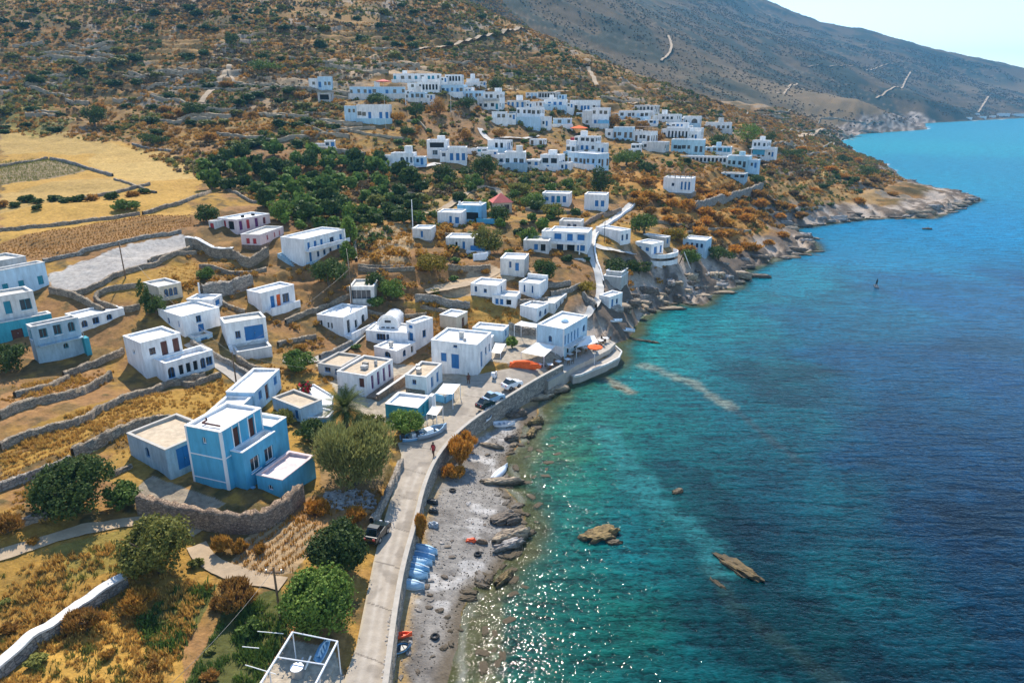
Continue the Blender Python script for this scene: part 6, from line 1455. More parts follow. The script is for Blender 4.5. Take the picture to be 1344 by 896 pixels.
scatter([(0,20),(230,0),(600,0),(690,50),(560,80),(430,75),(300,95),(0,160)], 84, 15, ['deep', 'deep', 'olive'], (2.0, 4.4), (.8, 1.2), 'dark bush dotted on the dry brown hillside', 'hillside bushes')
scatter([(80,150),(300,110),(430,125),(440,195),(290,200),(140,170)], 52, 14, ['deep', 'rust', 'olive', 'deep'], (1.6, 3.4), (.8, 1.1), 'rounded dark bush among the hillside terraces', 'terrace bushes')
scatter([(480,140),(700,130),(880,160),(1000,190),(960,215),(780,235),(640,235),(540,215)], 64, 12, ['deep', 'rust', 'mid', 'olive', 'mid', 'bright'], (1.0, 2.0), (.9, 1.3), 'small bush between the white houses of the upper village', 'village bushes')
scatter([(560,300),(760,270),(800,300),(780,350),(700,400),(560,400)], 34, 16, ['mid', 'olive', 'deep', 'gold'], (.8, 1.6), (.9, 1.3), 'small shrub among the middle houses', 'shrubs among the houses')
scatter([(800,235),(880,235),(1010,255),(1065,285),(1010,335),(940,345),(890,330),(860,290)], 56, 13, ['orange', 'orange', 'rust', 'gold'], (1.6, 3.2), (.75, 1.0), 'mounded orange-brown bush on the dry headland', 'headland bushes')
scatter([(1000,195),(1120,205),(1190,240),(1170,265),(1060,275),(1000,250)], 34, 13, ['rust', 'deep', 'orange', 'scrub'], (1.6, 3.0), (.6, .9), 'dark brown bush on the point above the bay', 'bushes on the point')
scatter([(0,140),(70,130),(100,175),(40,185),(0,180)], 9, 14, ['olive', 'deep'], (1.4, 2.6), (.7, 1), 'yellow-green bush at the left edge of the upper slope', 'left slope bushes')
scatter([(0,270),(60,262),(160,258),(200,246),(210,252),(120,268),(0,284)], 12, 13, ['deep', 'rust'], (1.2, 1.9), (.9, 1.1), 'dark bush in the hedge line between the golden fields', 'field hedge bushes')
scatter([(0,640),(60,690),(300,740),(280,896),(0,896)], 16, 34, ['gold', 'rust', 'olive'], (.4, .8), (.9, 1.2), 'small tuft bush in the golden meadow', 'meadow tuft bushes')
scatter([(420,440),(560,400),(700,420),(640,470),(480,480),(360,470)], 16, 20, ['orange', 'gold', 'olive', 'mid'], (.5, 1.0), (.9, 1.2), 'small dry shrub between the lower houses', 'shrubs by the lower houses')
VILL = PX([(450,175),(455,108),(520,90),(640,112),(760,130),(870,148),(1010,188),(1005,228),(880,215),(790,232),(640,226),(540,222)])
# ------------------------------------------------------------------ ground cover: one object per kind
def instanced(name, me_data, PTS, scl, label=None):
    """points mesh + geometry nodes instancing one tuft mesh: ground cover"""
    src = bpy.data.objects.new(name + '_tuft', me_data); 
    pm = bpy.data.meshes.new(name); pm.vertices.add(len(PTS)); pm.vertices.foreach_set('co', np.asarray(PTS, np.float32).ravel()); pm.update()
    a = pm.attributes.new('scl', 'FLOAT', 'POINT'); a.data.foreach_set('value', np.asarray(scl, np.float32))
    o = bpy.data.objects.new(name, pm); COL.objects.link(o); tag(o, label, kind='stuff')
    g = bpy.data.node_groups.new(name, 'GeometryNodeTree'); g.interface.new_socket('Geometry', in_out='INPUT', socket_type='NodeSocketGeometry'); g.interface.new_socket('Geometry', in_out='OUTPUT', socket_type='NodeSocketGeometry')
    N = g.nodes; gi = N.new('NodeGroupInput'); go = N.new('NodeGroupOutput'); mp = N.new('GeometryNodeMeshToPoints'); ip = N.new('GeometryNodeInstanceOnPoints')
    oi = N.new('GeometryNodeObjectInfo'); oi.inputs['Object'].default_value = src; at_ = N.new('GeometryNodeInputNamedAttribute'); at_.data_type = 'FLOAT'; at_.inputs['Name'].default_value = 'scl'
    rv = N.new('FunctionNodeRandomValue'); rv.data_type = 'FLOAT_VECTOR'; rv.inputs['Min'].default_value = (0, 0, 0); rv.inputs['Max'].default_value = (.15, .15, 6.28)
    L = g.links; L.new(gi.outputs[0], mp.inputs[0]); L.new(mp.outputs[0], ip.inputs['Points']); L.new(oi.outputs['Geometry'], ip.inputs['Instance']); L.new(rv.outputs[0], ip.inputs['Rotation']); L.new(at_.outputs['Attribute'], ip.inputs['Scale']); L.new(ip.outputs[0], go.inputs[0])
    md = o.modifiers.new('tufts', 'NODES'); md.node_group = g
    return o
def tuft(n, h, w, seed, m):
    rs = np.random.RandomState(seed); V = []; F = []
    for k in range(n):
        a = rs.uniform(0, 6.28); x, y = rs.normal(size=2) * w * .45; hh = h * rs.uniform(.5, 1.1); dx, dy = math.cos(a) * w * .5, math.sin(a) * w * .5; sx, sy = -math.sin(a) * .035 * (1 + w), math.cos(a) * .035 * (1 + w); i = len(V)
        V += [(x - sx, y - sy, -.03), (x + sx, y + sy, -.03), (x + dx * .5 + sx * .8, y + dy * .5 + sy * .8, hh * .7), (x + dx, y + dy, hh)]; F.append((i, i + 1, i + 2, i + 3))
    o = mesh_np('tuft', V, F, m); d = o.data; bpy.data.objects.remove(o); return d
def pts_in(poly, dens, cond=None, world=False):
    P = PX(poly) if not world else np.array(poly); lo = P.min(0); hi = P.max(0); n = int(np.prod(hi - lo) * dens); x = rng.uniform(lo[0], hi[0], n); y = rng.uniform(lo[1], hi[1], n); k = in_poly(x, y, P); x, y = x[k], y[k]
    if cond is not None: k = cond(x, y); x, y = x[k], y[k]
    return x, y
def not_road(x, y):
    k = np.ones(len(x), bool)
    for W_ in PATHS:
        lo, hi = W_.min(0) - 3, W_.max(0) + 3; i_ = np.nonzero((x > lo[0]) & (x < hi[0]) & (y > lo[1]) & (y < hi[1]))[0]
        if len(i_): k[i_] &= dist_line(x[i_], y[i_], W_) > 2.2
    k &= ~in_poly(x, y, ROADPOLY) & ~in_poly(x, y, BEACHPOLY)
    for key, (_, a, b, h, px, C, yaw) in HOUSES.items():
        dx, dy = x - C[0], y - C[1]; lx = dx * math.cos(yaw) + dy * math.sin(yaw); ly = -dx * math.sin(yaw) + dy * math.cos(yaw); k &= ~((lx > -.4) & (lx < a + .4) & (ly > -.4) & (ly < b + .4))
    return k
def cover(name, polys, dens, data, smin, smax, label, patchy=.0, pscale=4., seed=5):
    X, Y = [], []
    for P in polys:
        x, y = pts_in(P, dens, lambda x, y: not_road(x, y) & (coast_sd(x, y) > 2.5) & ((~in_poly(x, y, VILL)) | (rng.random(len(x)) < .35))); X.append(x); Y.append(y)
    x = np.concatenate(X); y = np.concatenate(Y); nz = fbm(x / pscale, y / pscale, 4, seed); k = nz > patchy; x, y, nz = x[k], y[k], nz[k]
    s = rng.uniform(smin, smax, len(x)) * (.6 + .8 * np.clip((nz - patchy) * 3, 0, 1)); return instanced(name, data, np.column_stack([x, y, gz(x, y)]), s, label)
MEADOW = [(0,700),(60,692),(180,692),(258,706),(275,760),(250,840),(215,900),(150,1000),(-160,1000),(-160,700)]
cover('dry_grass', [MEADOW, [(0,630),(90,592),(160,556),(205,548),(230,560),(200,590),(110,650),(60,690),(0,690)], [(-40,520),(100,492),(150,500),(40,535),(-40,560)], [(60,560),(150,522),(300,500),(320,505),(250,555),(150,560),(0,615),(0,595)]], 5.5, tuft(16, .34, .22, 1, LF['straw']), .6, 1.3, 'short dry golden grass', .36, 3.0)
cover('weeds', [MEADOW], 1.3, tuft(16, .36, .24, 2, LF['olive']), .6, 1.4, 'olive green weeds in the meadow', .52, 2.2, 15)
cover('rust_grass', [[(370,680),(410,650),(500,640),(505,668),(480,700),(420,692)], [(0,525),(100,492),(148,484),(150,500),(40,540)], [(250,500),(420,440),(560,400),(700,400),(640,440),(540,470),(380,520)]], 3.0, tuft(14, .32, .24, 3, LF['gold']), .6, 1.3, 'rusty dry grass and weeds', .42, 3.0, 25)
cover('garden_crop', [[(182,812),(232,776),(284,767),(270,800),(238,848),(200,858)], [(240,905),(268,852),(300,797),(370,772),(378,830),(345,880),(330,930),(290,960)]], 11, tuft(14, .42, .3, 4, LF['mid']), .7, 1.3, 'green garden crop and ground cover', .36, 1.6, 35)
# dry vine rows of the tilled plots
def rows(name, poly, du, gap, data, label, smin=.6, smax=1.1):
    P = PX(poly); a = np.array(hit(*du[0])[:2]); b = np.array(hit(*du[1])[:2]); d = (b - a) / np.linalg.norm(b - a); nn = np.array([-d[1], d[0]]); X = []
    for s in np.arange(-60, 60, gap):
        t = np.arange(-60, 60, gap * .42); X.append(a + nn * s + d * t[:, None] + rng.normal(size=(len(t), 2)) * gap * .09)
    X = np.vstack(X); X = X[in_poly(X[:, 0], X[:, 1], P)]; return instanced(name, data, np.column_stack([X, gz(X[:, 0], X[:, 1])]), rng.uniform(smin, smax, len(X)), label)
rows('tilled_rows', [(302,742),(332,704),(395,670),(425,690),(405,725),(385,750),(340,758)], ((320,745),(400,680)), .75, tuft(10, .32, .22, 6, LF['gold']), 'dry crop rows of the tilled plot')
rows('vine_rows', [(0,212),(60,206),(118,222),(40,240),(0,246)], ((0,230),(100,214)), 1.6, tuft(9, .5, .5, 7, LF['olive']), 'low vine rows of the striped field', .7, 1.1)
rows('terrace_rows', [(472,345),(474,300),(540,297),(543,318),(530,346)], ((475,320),(540,322)), 1.5, tuft(9, .5, .4, 8, LF['gold']), 'dry rows of the terraced field', .7, 1.1)
rows('stubble_rows', [(0,592),(62,568),(108,560),(130,545),(200,520),(215,545),(160,548),(96,592),(50,612),(0,630)], ((0,620),(150,560)), .8, tuft(9, .3, .2, 9, LF['rust']), 'stubble rows of the long left field')
rows('plough_rows', [(0,342),(0,318),(100,300),(175,284),(250,284),(258,297),(160,316),(90,336)], ((0,330),(200,292)), 1.0, tuft(9, .3, .25, 10, LF['rust']), 'ploughed rows of the rusty field above the gravel plot', .6, 1.1)
rows('slope_rows', [(262,340),(330,348),(350,362),(330,372),(262,365),(200,372),(215,350)], ((262,350),(330,360)), 1.3, tuft(9, .34, .3, 16, LF['gold']), 'dry rows on the slope below the red-shuttered house', .5, 1.1)
rows('garden_rows', [(540,420),(570,396),(610,410),(640,425),(600,440),(560,440)], ((550,425),(610,412)), 1.0, tuft(9, .34, .28, 17, LF['orange']), 'dry rows of the golden field by the beige-fronted cube', .6, 1.2)
# scrub that clothes the hill: a low cushion, thousands of times
def cushion(kind, n, size, seed):
    V, F = leaf_cloud(n, [(0, 0, .35, .9, .9, .55), (.4, .2, .3, .5, .5, .4), (-.3, -.4, .3, .5, .5, .45)], size, seed, shape='leaf'); V[:, 2] = np.maximum(V[:, 2], 0); o = mesh_np('cushion', V, F, LF[kind]); d = o.data; bpy.data.objects.remove(o); return d
HILL = [(-60,172),(-60,-30),(250,-60),(620,-40),(700,40),(830,100),(1000,145),(1100,165),(1160,215),(1190,240),(1060,280),(960,330),(900,340),(860,260),(760,260),(600,300),(470,340),(300,250),(150,185)]
cover('hillside_scrub', [HILL], .10, cushion('scrub', 90, .34, 11), .5, 1.7, 'grey brown hillside scrub', .52, 22., 45)
cover('dark_scrub', [HILL], .06, cushion('deep', 80, .34, 12), .5, 1.7, 'dark green hillside scrub', .56, 26., 55)
cover('olive_scrub', [HILL], .15, cushion('olive', 70, .3, 18), .4, 1.25, 'low olive and gold scrub carpeting the hillside', .43, 18., 85)
cover('rust_scrub', [HILL], .12, cushion('rust', 70, .3, 19), .4, 1.2, 'low rusty scrub carpeting the hillside', .44, 20., 95)
cover('golden_scrub', [HILL, [(250,330),(480,300),(700,300),(860,260),(900,340),(780,400),(560,400),(300,470),(160,420)]], .14, cushion('gold', 80, .3, 13), .4, 1.2, 'golden dry scrub', .47, 14., 65)
x = rng.uniform(-350, 1500, 60000); y = rng.uniform(420, 2300, 60000); nz = fbm(x / 60, y / 60, 4, 75); k = (nz > .46) & (np.abs(x / y) < .85) & (coast_sd(x, y) > 12); x, y = x[k], y[k]
instanced('mountain_scrub', cushion('scrub', 40, .5, 14), np.column_stack([x, y, gz(x, y)]), rng.uniform(.8, 1.7, len(x)) * (.6 + y / 2600), 'scrub on the far mountain side')
# ------------------------------------------------------------------ rocks
def rock_mesh(sx, sy, sz, seed, layers=5, sub=4, flat=.55):
    """a broken outcrop: several tilted, stepped slabs grown into one another"""
    rs = random.Random(seed); bm = bmesh.new(); k = 1 if sub < 3 else rs.randint(4, 6)
    for i in range(k):
        b2_ = bmesh.new(); bmesh.ops.create_icosphere(b2_, subdivisions=min(sub, 4) if i == 0 else 3, radius=1); P = np.array([v.co[:] for v in b2_.verts]); sd_ = seed * 13 + i
        P = np.sign(P) * np.abs(P)**.72                       # blockier than a ball
        rg = np.abs(fbm(P[:, 0] * 1.9 + sd_, P[:, 1] * 1.9 + P[:, 2] * 1.3, 4, sd_) - .5) * 2; fine = vnoise(P[:, 0] * 6 + sd_, P[:, 1] * 6 + P[:, 2] * 5, sd_ + 5) - .5
        P = P * (1.12 - .75 * rg + .2 * fine)[:, None]
        tl = P[:, 2] + .32 * P[:, 0]; q = tl * layers; st = (np.floor(q) + sstep(.38, .62, q - np.floor(q))) / layers; P[:, 2] += (st - tl) * .9
        P[:, :2] *= (1 + .16 * (vnoise(np.floor(q) * 3.7, P[:, 0] * 2, sd_ + 9) - .5))[:, None]
        sc = 1.0 if i == 0 else rs.uniform(.28, .6); ang = rs.uniform(0, 6.28); d = 0 if i == 0 else rs.uniform(.35, .85); ca, sa = math.cos(rs.uniform(-.5, .5)), math.sin(rs.uniform(-.5, .5))
        for v, p in zip(b2_.verts, P):
            x, y, z = p[0] * sc * 1.15, p[1] * sc * .8, p[2] * sc * rs.uniform(.999, 1.001) * (.8 if i else .7); z = min(z, flat + .15 * fine[v.index] + .1 * x)
            v.co = ((x * ca - y * sa + d * math.cos(ang)) * .8 * sx, (x * sa + y * ca + d * math.sin(ang)) * .8 * sy, z * sz)
        me_ = bpy.data.meshes.new('t'); b2_.to_mesh(me_); b2_.free(); bm.from_mesh(me_); bpy.data.meshes.remove(me_)
    me = bpy.data.meshes.new('rock'); bm.to_mesh(me); bm.free(); return me
def rockm(name, c1, c2, wet=0.0):
    m = bpy.data.materials.new(name); m.use_nodes = True; N = m.node_tree.nodes; L = m.node_tree.links; b = N['Principled BSDF']; b.inputs['Roughness'].default_value = .9
    g = N.new('ShaderNodeNewGeometry'); no = N.new('ShaderNodeTexNoise'); no.inputs['Scale'].default_value = 1.3; no.inputs['Detail'].default_value = 8; no.inputs['Roughness'].default_value = .7
    mp = N.new('ShaderNodeMapping'); mp.inputs['Scale'].default_value = (1, 1, 3); mp.inputs['Rotation'].default_value = (.3, .2, 0); L.new(g.outputs['Position'], mp.inputs[0]); L.new(mp.outputs[0], no.inputs['Vector'])
    mr = N.new('ShaderNodeMapRange'); mr.inputs[1].default_value = .36; mr.inputs[2].default_value = .64; L.new(no.outputs[0], mr.inputs[0])
    mx = N.new('ShaderNodeMix'); mx.data_type = 'RGBA'; L.new(mr.outputs[0], mx.inputs[0]); mx.inputs[6].default_value = (*c1, 1); mx.inputs[7].default_value = (*c2, 1)
    # weed line just above the water
    sx = N.new('ShaderNodeSeparateXYZ'); L.new(g.outputs['Position'], sx.inputs[0]); wr = N.new('ShaderNodeMapRange'); wr.inputs[1].default_value = .12; wr.inputs[2].default_value = .5; L.new(sx.outputs[2], wr.inputs[0])
    m2 = N.new('ShaderNodeMix'); m2.data_type = 'RGBA'; L.new(wr.outputs[0], m2.inputs[0]); m2.inputs[6].default_value = (.07, .05, .025, 1); L.new(mx.outputs[2], m2.inputs[7]); L.new(m2.outputs[2], b.inputs['Base Color'])
    bp = N.new('ShaderNodeBump'); bp.inputs['Strength'].default_value = .9; bp.inputs['Distance'].default_value = .15; L.new(no.outputs[0], bp.inputs['Height']); L.new(bp.outputs[0], b.inputs['Normal']); return m
RK = {'tan': rockm('tan_rock', (.16, .12, .085), (.47, .37, .25)), 'grey': rockm('grey_rock', (.13, .11, .095), (.42, .38, .34)), 'weed': rockm('weedy_rock', (.08, .055, .022), (.34, .23, .085)), 'dark': rockm('dark_rock', (.06, .047, .038), (.24, .19, .14)), 'pale': rockm('pale_rock', (.22, .20, .18), (.46, .43, .40))}
def rock(label, u, v, w, hpx, kind, seed, rot=None, zoff=0.0, sy=None, group=None, name='rock', sub=4, layers=5, me=None):
    C = hit(u, v); px = FPX / (C[1] * CP - (C[2] - CAMZ) * SP); r = w / 2 / px; hz = hpx / px; z = max(float(gz(C[0], C[1])), -.15)
    me = me or rock_mesh(1, 1, 1, seed, layers, sub)
    o = bpy.data.objects.new(name, me.copy() if not me.materials else me); o.data.name = name; COL.objects.link(o)
    if not o.data.materials: o.data.materials.append(RK[kind])
    o.location = (C[0], C[1], z + zoff); o.scale = (r, (sy or .7) * r, hz * 1.1); o.rotation_euler = (0, 0, rot if rot is not None else rng.uniform(0, 6)); tag(o, label, 'rock', group); return o
rock('round weedy rock standing in the shallow water, the largest off the beach', 790, 703, 52, 16, 'weed', 3, .2, sy=.75)
rock('small tan rock leaning on the large weedy rock in the water', 806, 712, 26, 8, 'tan', 4, .1, sy=.6)
rock('little tan rock alone in the green water', 889, 645, 20, 7, 'tan', 5, .4)
rock('long brown ridge of reef rock in the deep water at right', 968, 745, 76, 17, 'weed', 7, -.85, zoff=-.30, sy=.42, layers=7)
rock('thin brown reef sliver left of the long ridge', 938, 762, 50, 7, 'weed', 8, -1.0, zoff=-.12, sy=.25)
rock('low brown reef edge at the bottom of the bay', 1052, 862, 50, 5, 'weed', 9, -.8, zoff=-.15, sy=.16)
rock('pale submerged rocks in the shallows', 738, 694, 20, 4, 'weed', 10, .1, zoff=-.25)
rock('tiny rock islet far out in the bay', 1217, 301, 13, 4, 'dark', 12, 0)
rock('long flat weedy rock ledge running into the water from mid beach', 658, 634, 62, 11, 'tan', 13, .02, sy=.3, layers=6)
rock('dark jagged rock cluster at the waterline, highest on the beach', 664, 682, 46, 15, 'dark', 14, .5, sy=.7, layers=7)
rock('layered brown rock slab pointing seaward from the dark rocks', 672, 706, 56, 17, 'tan', 15, .5, sy=.45, layers=8)
rock('brown layered slab just below the dark rock cluster', 668, 718, 52, 14, 'grey', 16, .55, sy=.4, layers=8)
rock('curved weedy rock at the edge of the lower beach', 662, 760, 40, 14, 'weed', 17, .9, sy=.4)
rock('pale flat rock slab under the quay end', 728, 514, 42, 10, 'tan', 18, .45, sy=.5, layers=6)
rock('long dark-edged rock slab below the sea wall', 705, 524, 52, 9, 'tan', 19, .45, sy=.32, layers=6)
rock('yellow weedy rock fringe on the upper beach', 697, 570, 26, 12, 'weed', 20, 1.2, sy=.5)
rock('yellow weed-covered rock at the upper beach corner', 703, 556, 24, 14, 'weed', 21, .7, sy=.6)
rock('black rock lump on the upper beach', 672, 578, 18, 12, 'dark', 22, .3)
rock('dark mossy rock under the sea wall steps', 678, 546, 32, 12, 'dark', 23, .4, sy=.5)
rock('long sandy rock ledge lying on the pebbles', 644, 586, 34, 7, 'tan', 24, -.25, sy=.3)
rock('tan breakwater rock running out beside the quay', 800, 505, 60, 7, 'tan', 25, -.75, zoff=-.35, sy=.2)
rock('short tan reef rock at the waterline beyond the quay', 848, 448, 40, 7, 'tan', 26, -.5, zoff=-.2, sy=.25)
ROCKP = [rock_mesh(1, 1, 1, 40 + i, 5 + i % 3, 3, .6) for i in range(6)]
for me in ROCKP: pass
RPM = []
for i, k in enumerate(['tan', 'grey', 'grey', 'tan', 'pale', 'dark']):
    ROCKP[i].materials.append(RK[k]); RPM.append(ROCKP[i])
COASTR = [(835,425),(852,411),(884,399),(920,402),(934,388),(966,379),(976,359),(1010,345),(1036,337),(1068,330),(1060,314),(1034,302),(1062,298),(1112,291),(1150,287),(1222,286),(1280,263),(1232,252),(1190,240)]
CW = resample(np.array([plane(u, v) for u, v in COASTR]), 2.6)
for i, p in enumerate(CW[:150]):
    for rep in range(1):
        x, y = p[0] + rng.normal() * 2.0 - .8, p[1] + rng.normal() * 1.6 + .9; r = rng.uniform(.7, 2.4)
        o = bpy.data.objects.new('shore_rock', RPM[rng.integers(6)]); COL.objects.link(o); o.location = (x, y, max(float(gz(x, y)), -.2) - .1); o.scale = (r * 1.5, r * rng.uniform(.5, .9), r * rng.uniform(.35, .7)); o.rotation_euler = (0, 0, rng.uniform(-.6, .2)); tag(o, 'brown and grey layered rock along the headland shore', 'rock', 'headland shore rocks')
for u, v in scatter_px([(800,420),(835,410),(860,395),(905,390),(930,380),(960,365),(930,350),(870,372),(830,385),(800,400)], 42, 9):
    p = hit(u, v); r = rng.uniform(.5, 1.9); o = bpy.data.objects.new('shore_rock', RPM[rng.integers(6)]); COL.objects.link(o); o.location = (p[0], p[1], p[2] - .1); o.scale = (r * 1.3, r * rng.uniform(.6, 1), r * rng.uniform(.5, .9)); o.rotation_euler = (0, 0, rng.uniform(0, 6)); tag(o, 'broken tan boulder on the rocky shore under the footpath', 'rock', 'boulders under the footpath')
for u, v in scatter_px([(640,560),(700,530),(705,560),(680,600),(660,660),(690,690),(680,720),(640,760),(610,800),(600,860),(570,896),(520,896),(545,790),(570,700),(600,640)], 60, 12):
    p = hit(u, v); r = rng.uniform(.12, .38); o = bpy.data.objects.new('beach_stone', RPM[[1, 2, 4, 5, 5][rng.integers(5)]]); COL.objects.link(o); o.location = (p[0], p[1], max(p[2], 0) - .03); o.scale = (r * 1.2, r, r * .7); o.rotation_euler = (0, 0, rng.uniform(0, 6)); tag(o, 'loose stone lying on the grey pebble beach', 'stone', 'beach stones')
for u, v in scatter_px([(690,560),(720,540),(735,600),(700,700),(690,800),(660,880),(625,880),(640,780),(690,720),(690,640)], 34, 13):
    p = plane(u, v, 0); r = rng.uniform(.2, .55); o = bpy.data.objects.new('shallow_stone', RPM[[0, 3][rng.integers(2)]]); COL.objects.link(o); o.location = (p[0], p[1], -.06); o.scale = (r * 1.4, r, r * .4); o.rotation_euler = (0, 0, rng.uniform(0, 6)); tag(o, 'tan stone breaking the surface of the green shallows', 'stone', 'stones in the shallows')
for u, v in scatter_px([(706,535),(712,545),(700,575),(680,590),(676,625),(668,650),(692,675),(698,700),(682,724),(664,745),(640,765),(612,800),(606,780),(640,745),(668,715),(676,690),(660,655),(660,625),(666,595),(690,560)], 46, 7):
    p = hit(u, v); r = rng.uniform(.3, .8); o = bpy.data.objects.new('tide_rock', RPM[[0, 1, 3, 5][rng.integers(4)]]); COL.objects.link(o); o.location = (p[0], p[1], max(p[2], -.1) - .08); o.scale = (r * 1.3, r * rng.uniform(.6, 1), r * rng.uniform(.5, .9)); o.rotation_euler = (0, 0, rng.uniform(0, 6)); tag(o, 'jagged brown rock at the waterline of the pebble beach', 'rock', 'waterline rocks of the beach')
# rubble heaps
def heap(name, label, poly, n, rr, kinds, cat):
    P = PX(poly); c = P.mean(0); V = []; F = []; base = len(V); allV = []; allF = []; off = 0
    src = rock_mesh(1, 1, 1, 77, 3, 1, .7); v0 = np.array([v.co[:] for v in src.vertices]); f0 = np.array([p.vertices[:] for p in src.polygons])
    k = 0
    while k < n:
        x, y = rng.uniform(P[:, 0].min(), P[:, 0].max()), rng.uniform(P[:, 1].min(), P[:, 1].max())
        if not in_poly(np.array([x]), np.array([y]), P)[0]: continue
        r = rng.uniform(*rr); a = rng.uniform(0, 6); rot = np.array([[math.cos(a), -math.sin(a), 0], [math.sin(a), math.cos(a), 0], [0, 0, 1]])
        allV.append((v0 * [r, r * .8, r * .6]) @ rot.T + [x - c[0], y - c[1], float(gz(x, y)) + r * .2]); allF.append(f0 + off); off += len(v0); k += 1
    o = mesh_np(name, np.vstack(allV), np.vstack(allF), RK[kinds]); o.location = (c[0], c[1], 0); tag(o, label, None, None, 'stuff')
heap('rubble', 'broken pale stones under the tamarisk', [(425,645),(470,640),(495,650),(490,668),(450,672),(422,662)], 420, (.1, .34), 'pale', 'rubble')
heap('pebbles', 'pebbles on the grey beach', [(560,640),(640,560),(690,560),(660,640),(680,720),(610,800),(560,890),(515,896),(545,760)], 1900, (.03, .11), 'grey', 'pebbles')
heap('rubble', 'stones along the lower end of the road wall', [(512,800),(518,800),(512,896),(500,896)], 160, (.1, .28), 'pale', 'rubble')

# ------------------------------------------------------------------ boats, cars and things by the road
def hull(m_hull, m_in, Lg, Bm, D, parent, upturned=False, keel=True):
    n_, k = 13, 9; V = []
    for i in range(n_):
        t = i / (n_ - 1); x = (t - .5) * Lg; bw = Bm / 2 * (1 - abs(2 * t - .86)**2.6 * (.5 if t < .43 else 1.0)) ; bw = max(bw, .02); sh = .22 * D * (2 * t - 1)**2
        for j in range(k):
            a = math.pi * j / (k - 1); V.append((x, -math.cos(a) * bw, D + sh - (D + sh * .4) * math.sin(a)**.7))
    o = mesh_np('hull', V, grid_faces(n_, k), m_hull, smooth=True, parent=parent)
    md = o.modifiers.new('thick', 'SOLIDIFY'); md.thickness = .06; md.offset = 0
    mb = MB()
    for s in (0, k - 1):
        mb.tube([V[i * k + s] for i in range(n_)], .05, 5)
    g = mb.build('gunwale', m_in, parent)
    if keel:
        mb = MB(); mb.tube([(V[i * k + k // 2][0], 0, V[i * k + k // 2][2] - .04) for i in range(n_)], .05, 5); mb.build('keel', m_in, parent)
    if not upturned:
        for t in (.3, .5, .7):
            x = (t - .5) * Lg; mb = MB(); mb.box(x - .12, -Bm * .42, D * .62, x + .12, Bm * .42, D * .68); mb.build('thwart', m_in, parent)
    return o
def at_px(u, v, z=None):
    p = hit(u, v) if z is None else plane(u, v, z); return p
def road_z(x, y): return .6 * float(tps(x, y)) + 1.0 + .062
def boat(label, u, v, Lg, Bm, D, yaw, mh, mi, up=False, z=None, name='rowing_boat', group=None):
    C = at_px(u, v); C[2] = float(gz(C[0], C[1])) if z is None else z
    t = empty(name, C, yaw, label, 'boat', group); hull(MT[mh], MT[mi], Lg, Bm, D, t, up)
    if up:
        for c in t.children:
            c.rotation_euler = (math.pi, 0, 0); c.location = (0, 0, D * 1.12)
    return t
for k, (lab, u, v, c) in enumerate([('upturned pale blue rowing boat, farthest of the row on the beach', 560, 723, 'boatpale'), ('upturned blue rowing boat, second from the far end of the row', 556, 731, 'boatblue'), ('upturned white-blue rowing boat in the middle of the beach row', 552, 739, 'boatpale'),
    ('upturned blue rowing boat second from the near end of the close row', 549, 747, 'boatblue'), ('upturned pale blue rowing boat at the near end of the close row', 546, 755, 'boatpale'), ('upturned light blue boat lying apart at the near end of the row', 541, 769, 'boatpale')]):
    boat(lab, u, v, 2.25, 1.0, .5, R(-18 + (k * 37) % 11 - 5), c, 'boatwhite' if k % 2 else 'boatblue', True)
b1 = boat('small blue motor boat parked nearest under the round green bush', 546, 573, 3.6, 1.5, .65, R(28), 'boatblue', 'boatwhite', z=2.5)
b2 = boat('grey-blue fishing boat with cluttered deck parked by the bush', 566, 569, 4.4, 1.7, .8, R(40), 'boatgrey', 'boatpale', z=2.5)
for b_, x0 in ((b1, -.6), (b2, -.8)):
    m = MB(); m.box(x0, -.4, .5, x0 + .9, .4, 1.05); m.build('console', MT['boatwhite'], b_)
    m = MB(); m.box(-2.1 if b_ is b2 else -1.75, -.18, .5, -1.7 if b_ is b2 else -1.4, .18, 1.15); m.build('outboard', MT['metaldark'], b_)
boat('white dinghy pulled up at the top of the beach below the sea wall', 662, 559, 2.8, 1.3, .5, R(10), 'boatwhite', 'boatgrey')
boat('long white upturned skiff lying at the beach edge', 656, 621, 3.6, .9, .4, R(62), 'boatwhite', 'boatwhite', True)
boat('small dark hull propped at the foot of the sea wall', 640, 556, 2.2, .9, .4, R(70), 'boatwhite', 'boatgrey')
kay = boat('orange kayak lying on the lower beach', 525, 837, 1.9, .55, .28, R(14), 'orange', 'orange', name='kayak')
boat('small blue dinghy on the beach beside the orange kayak', 527, 853, 1.5, .9, .35, R(30), 'boatblue', 'metaldark', name='dinghy')
boat('tiny boat by the rocks under the footpath, blue inside', 822, 437, 3.0, 1.2, .45, R(-15), 'boatwhite', 'boatblue')
boat('white dinghy among the boulders under the footpath', 808, 428, 2.4, 1.0, .4, R(15), 'boatwhite', 'boatpale')
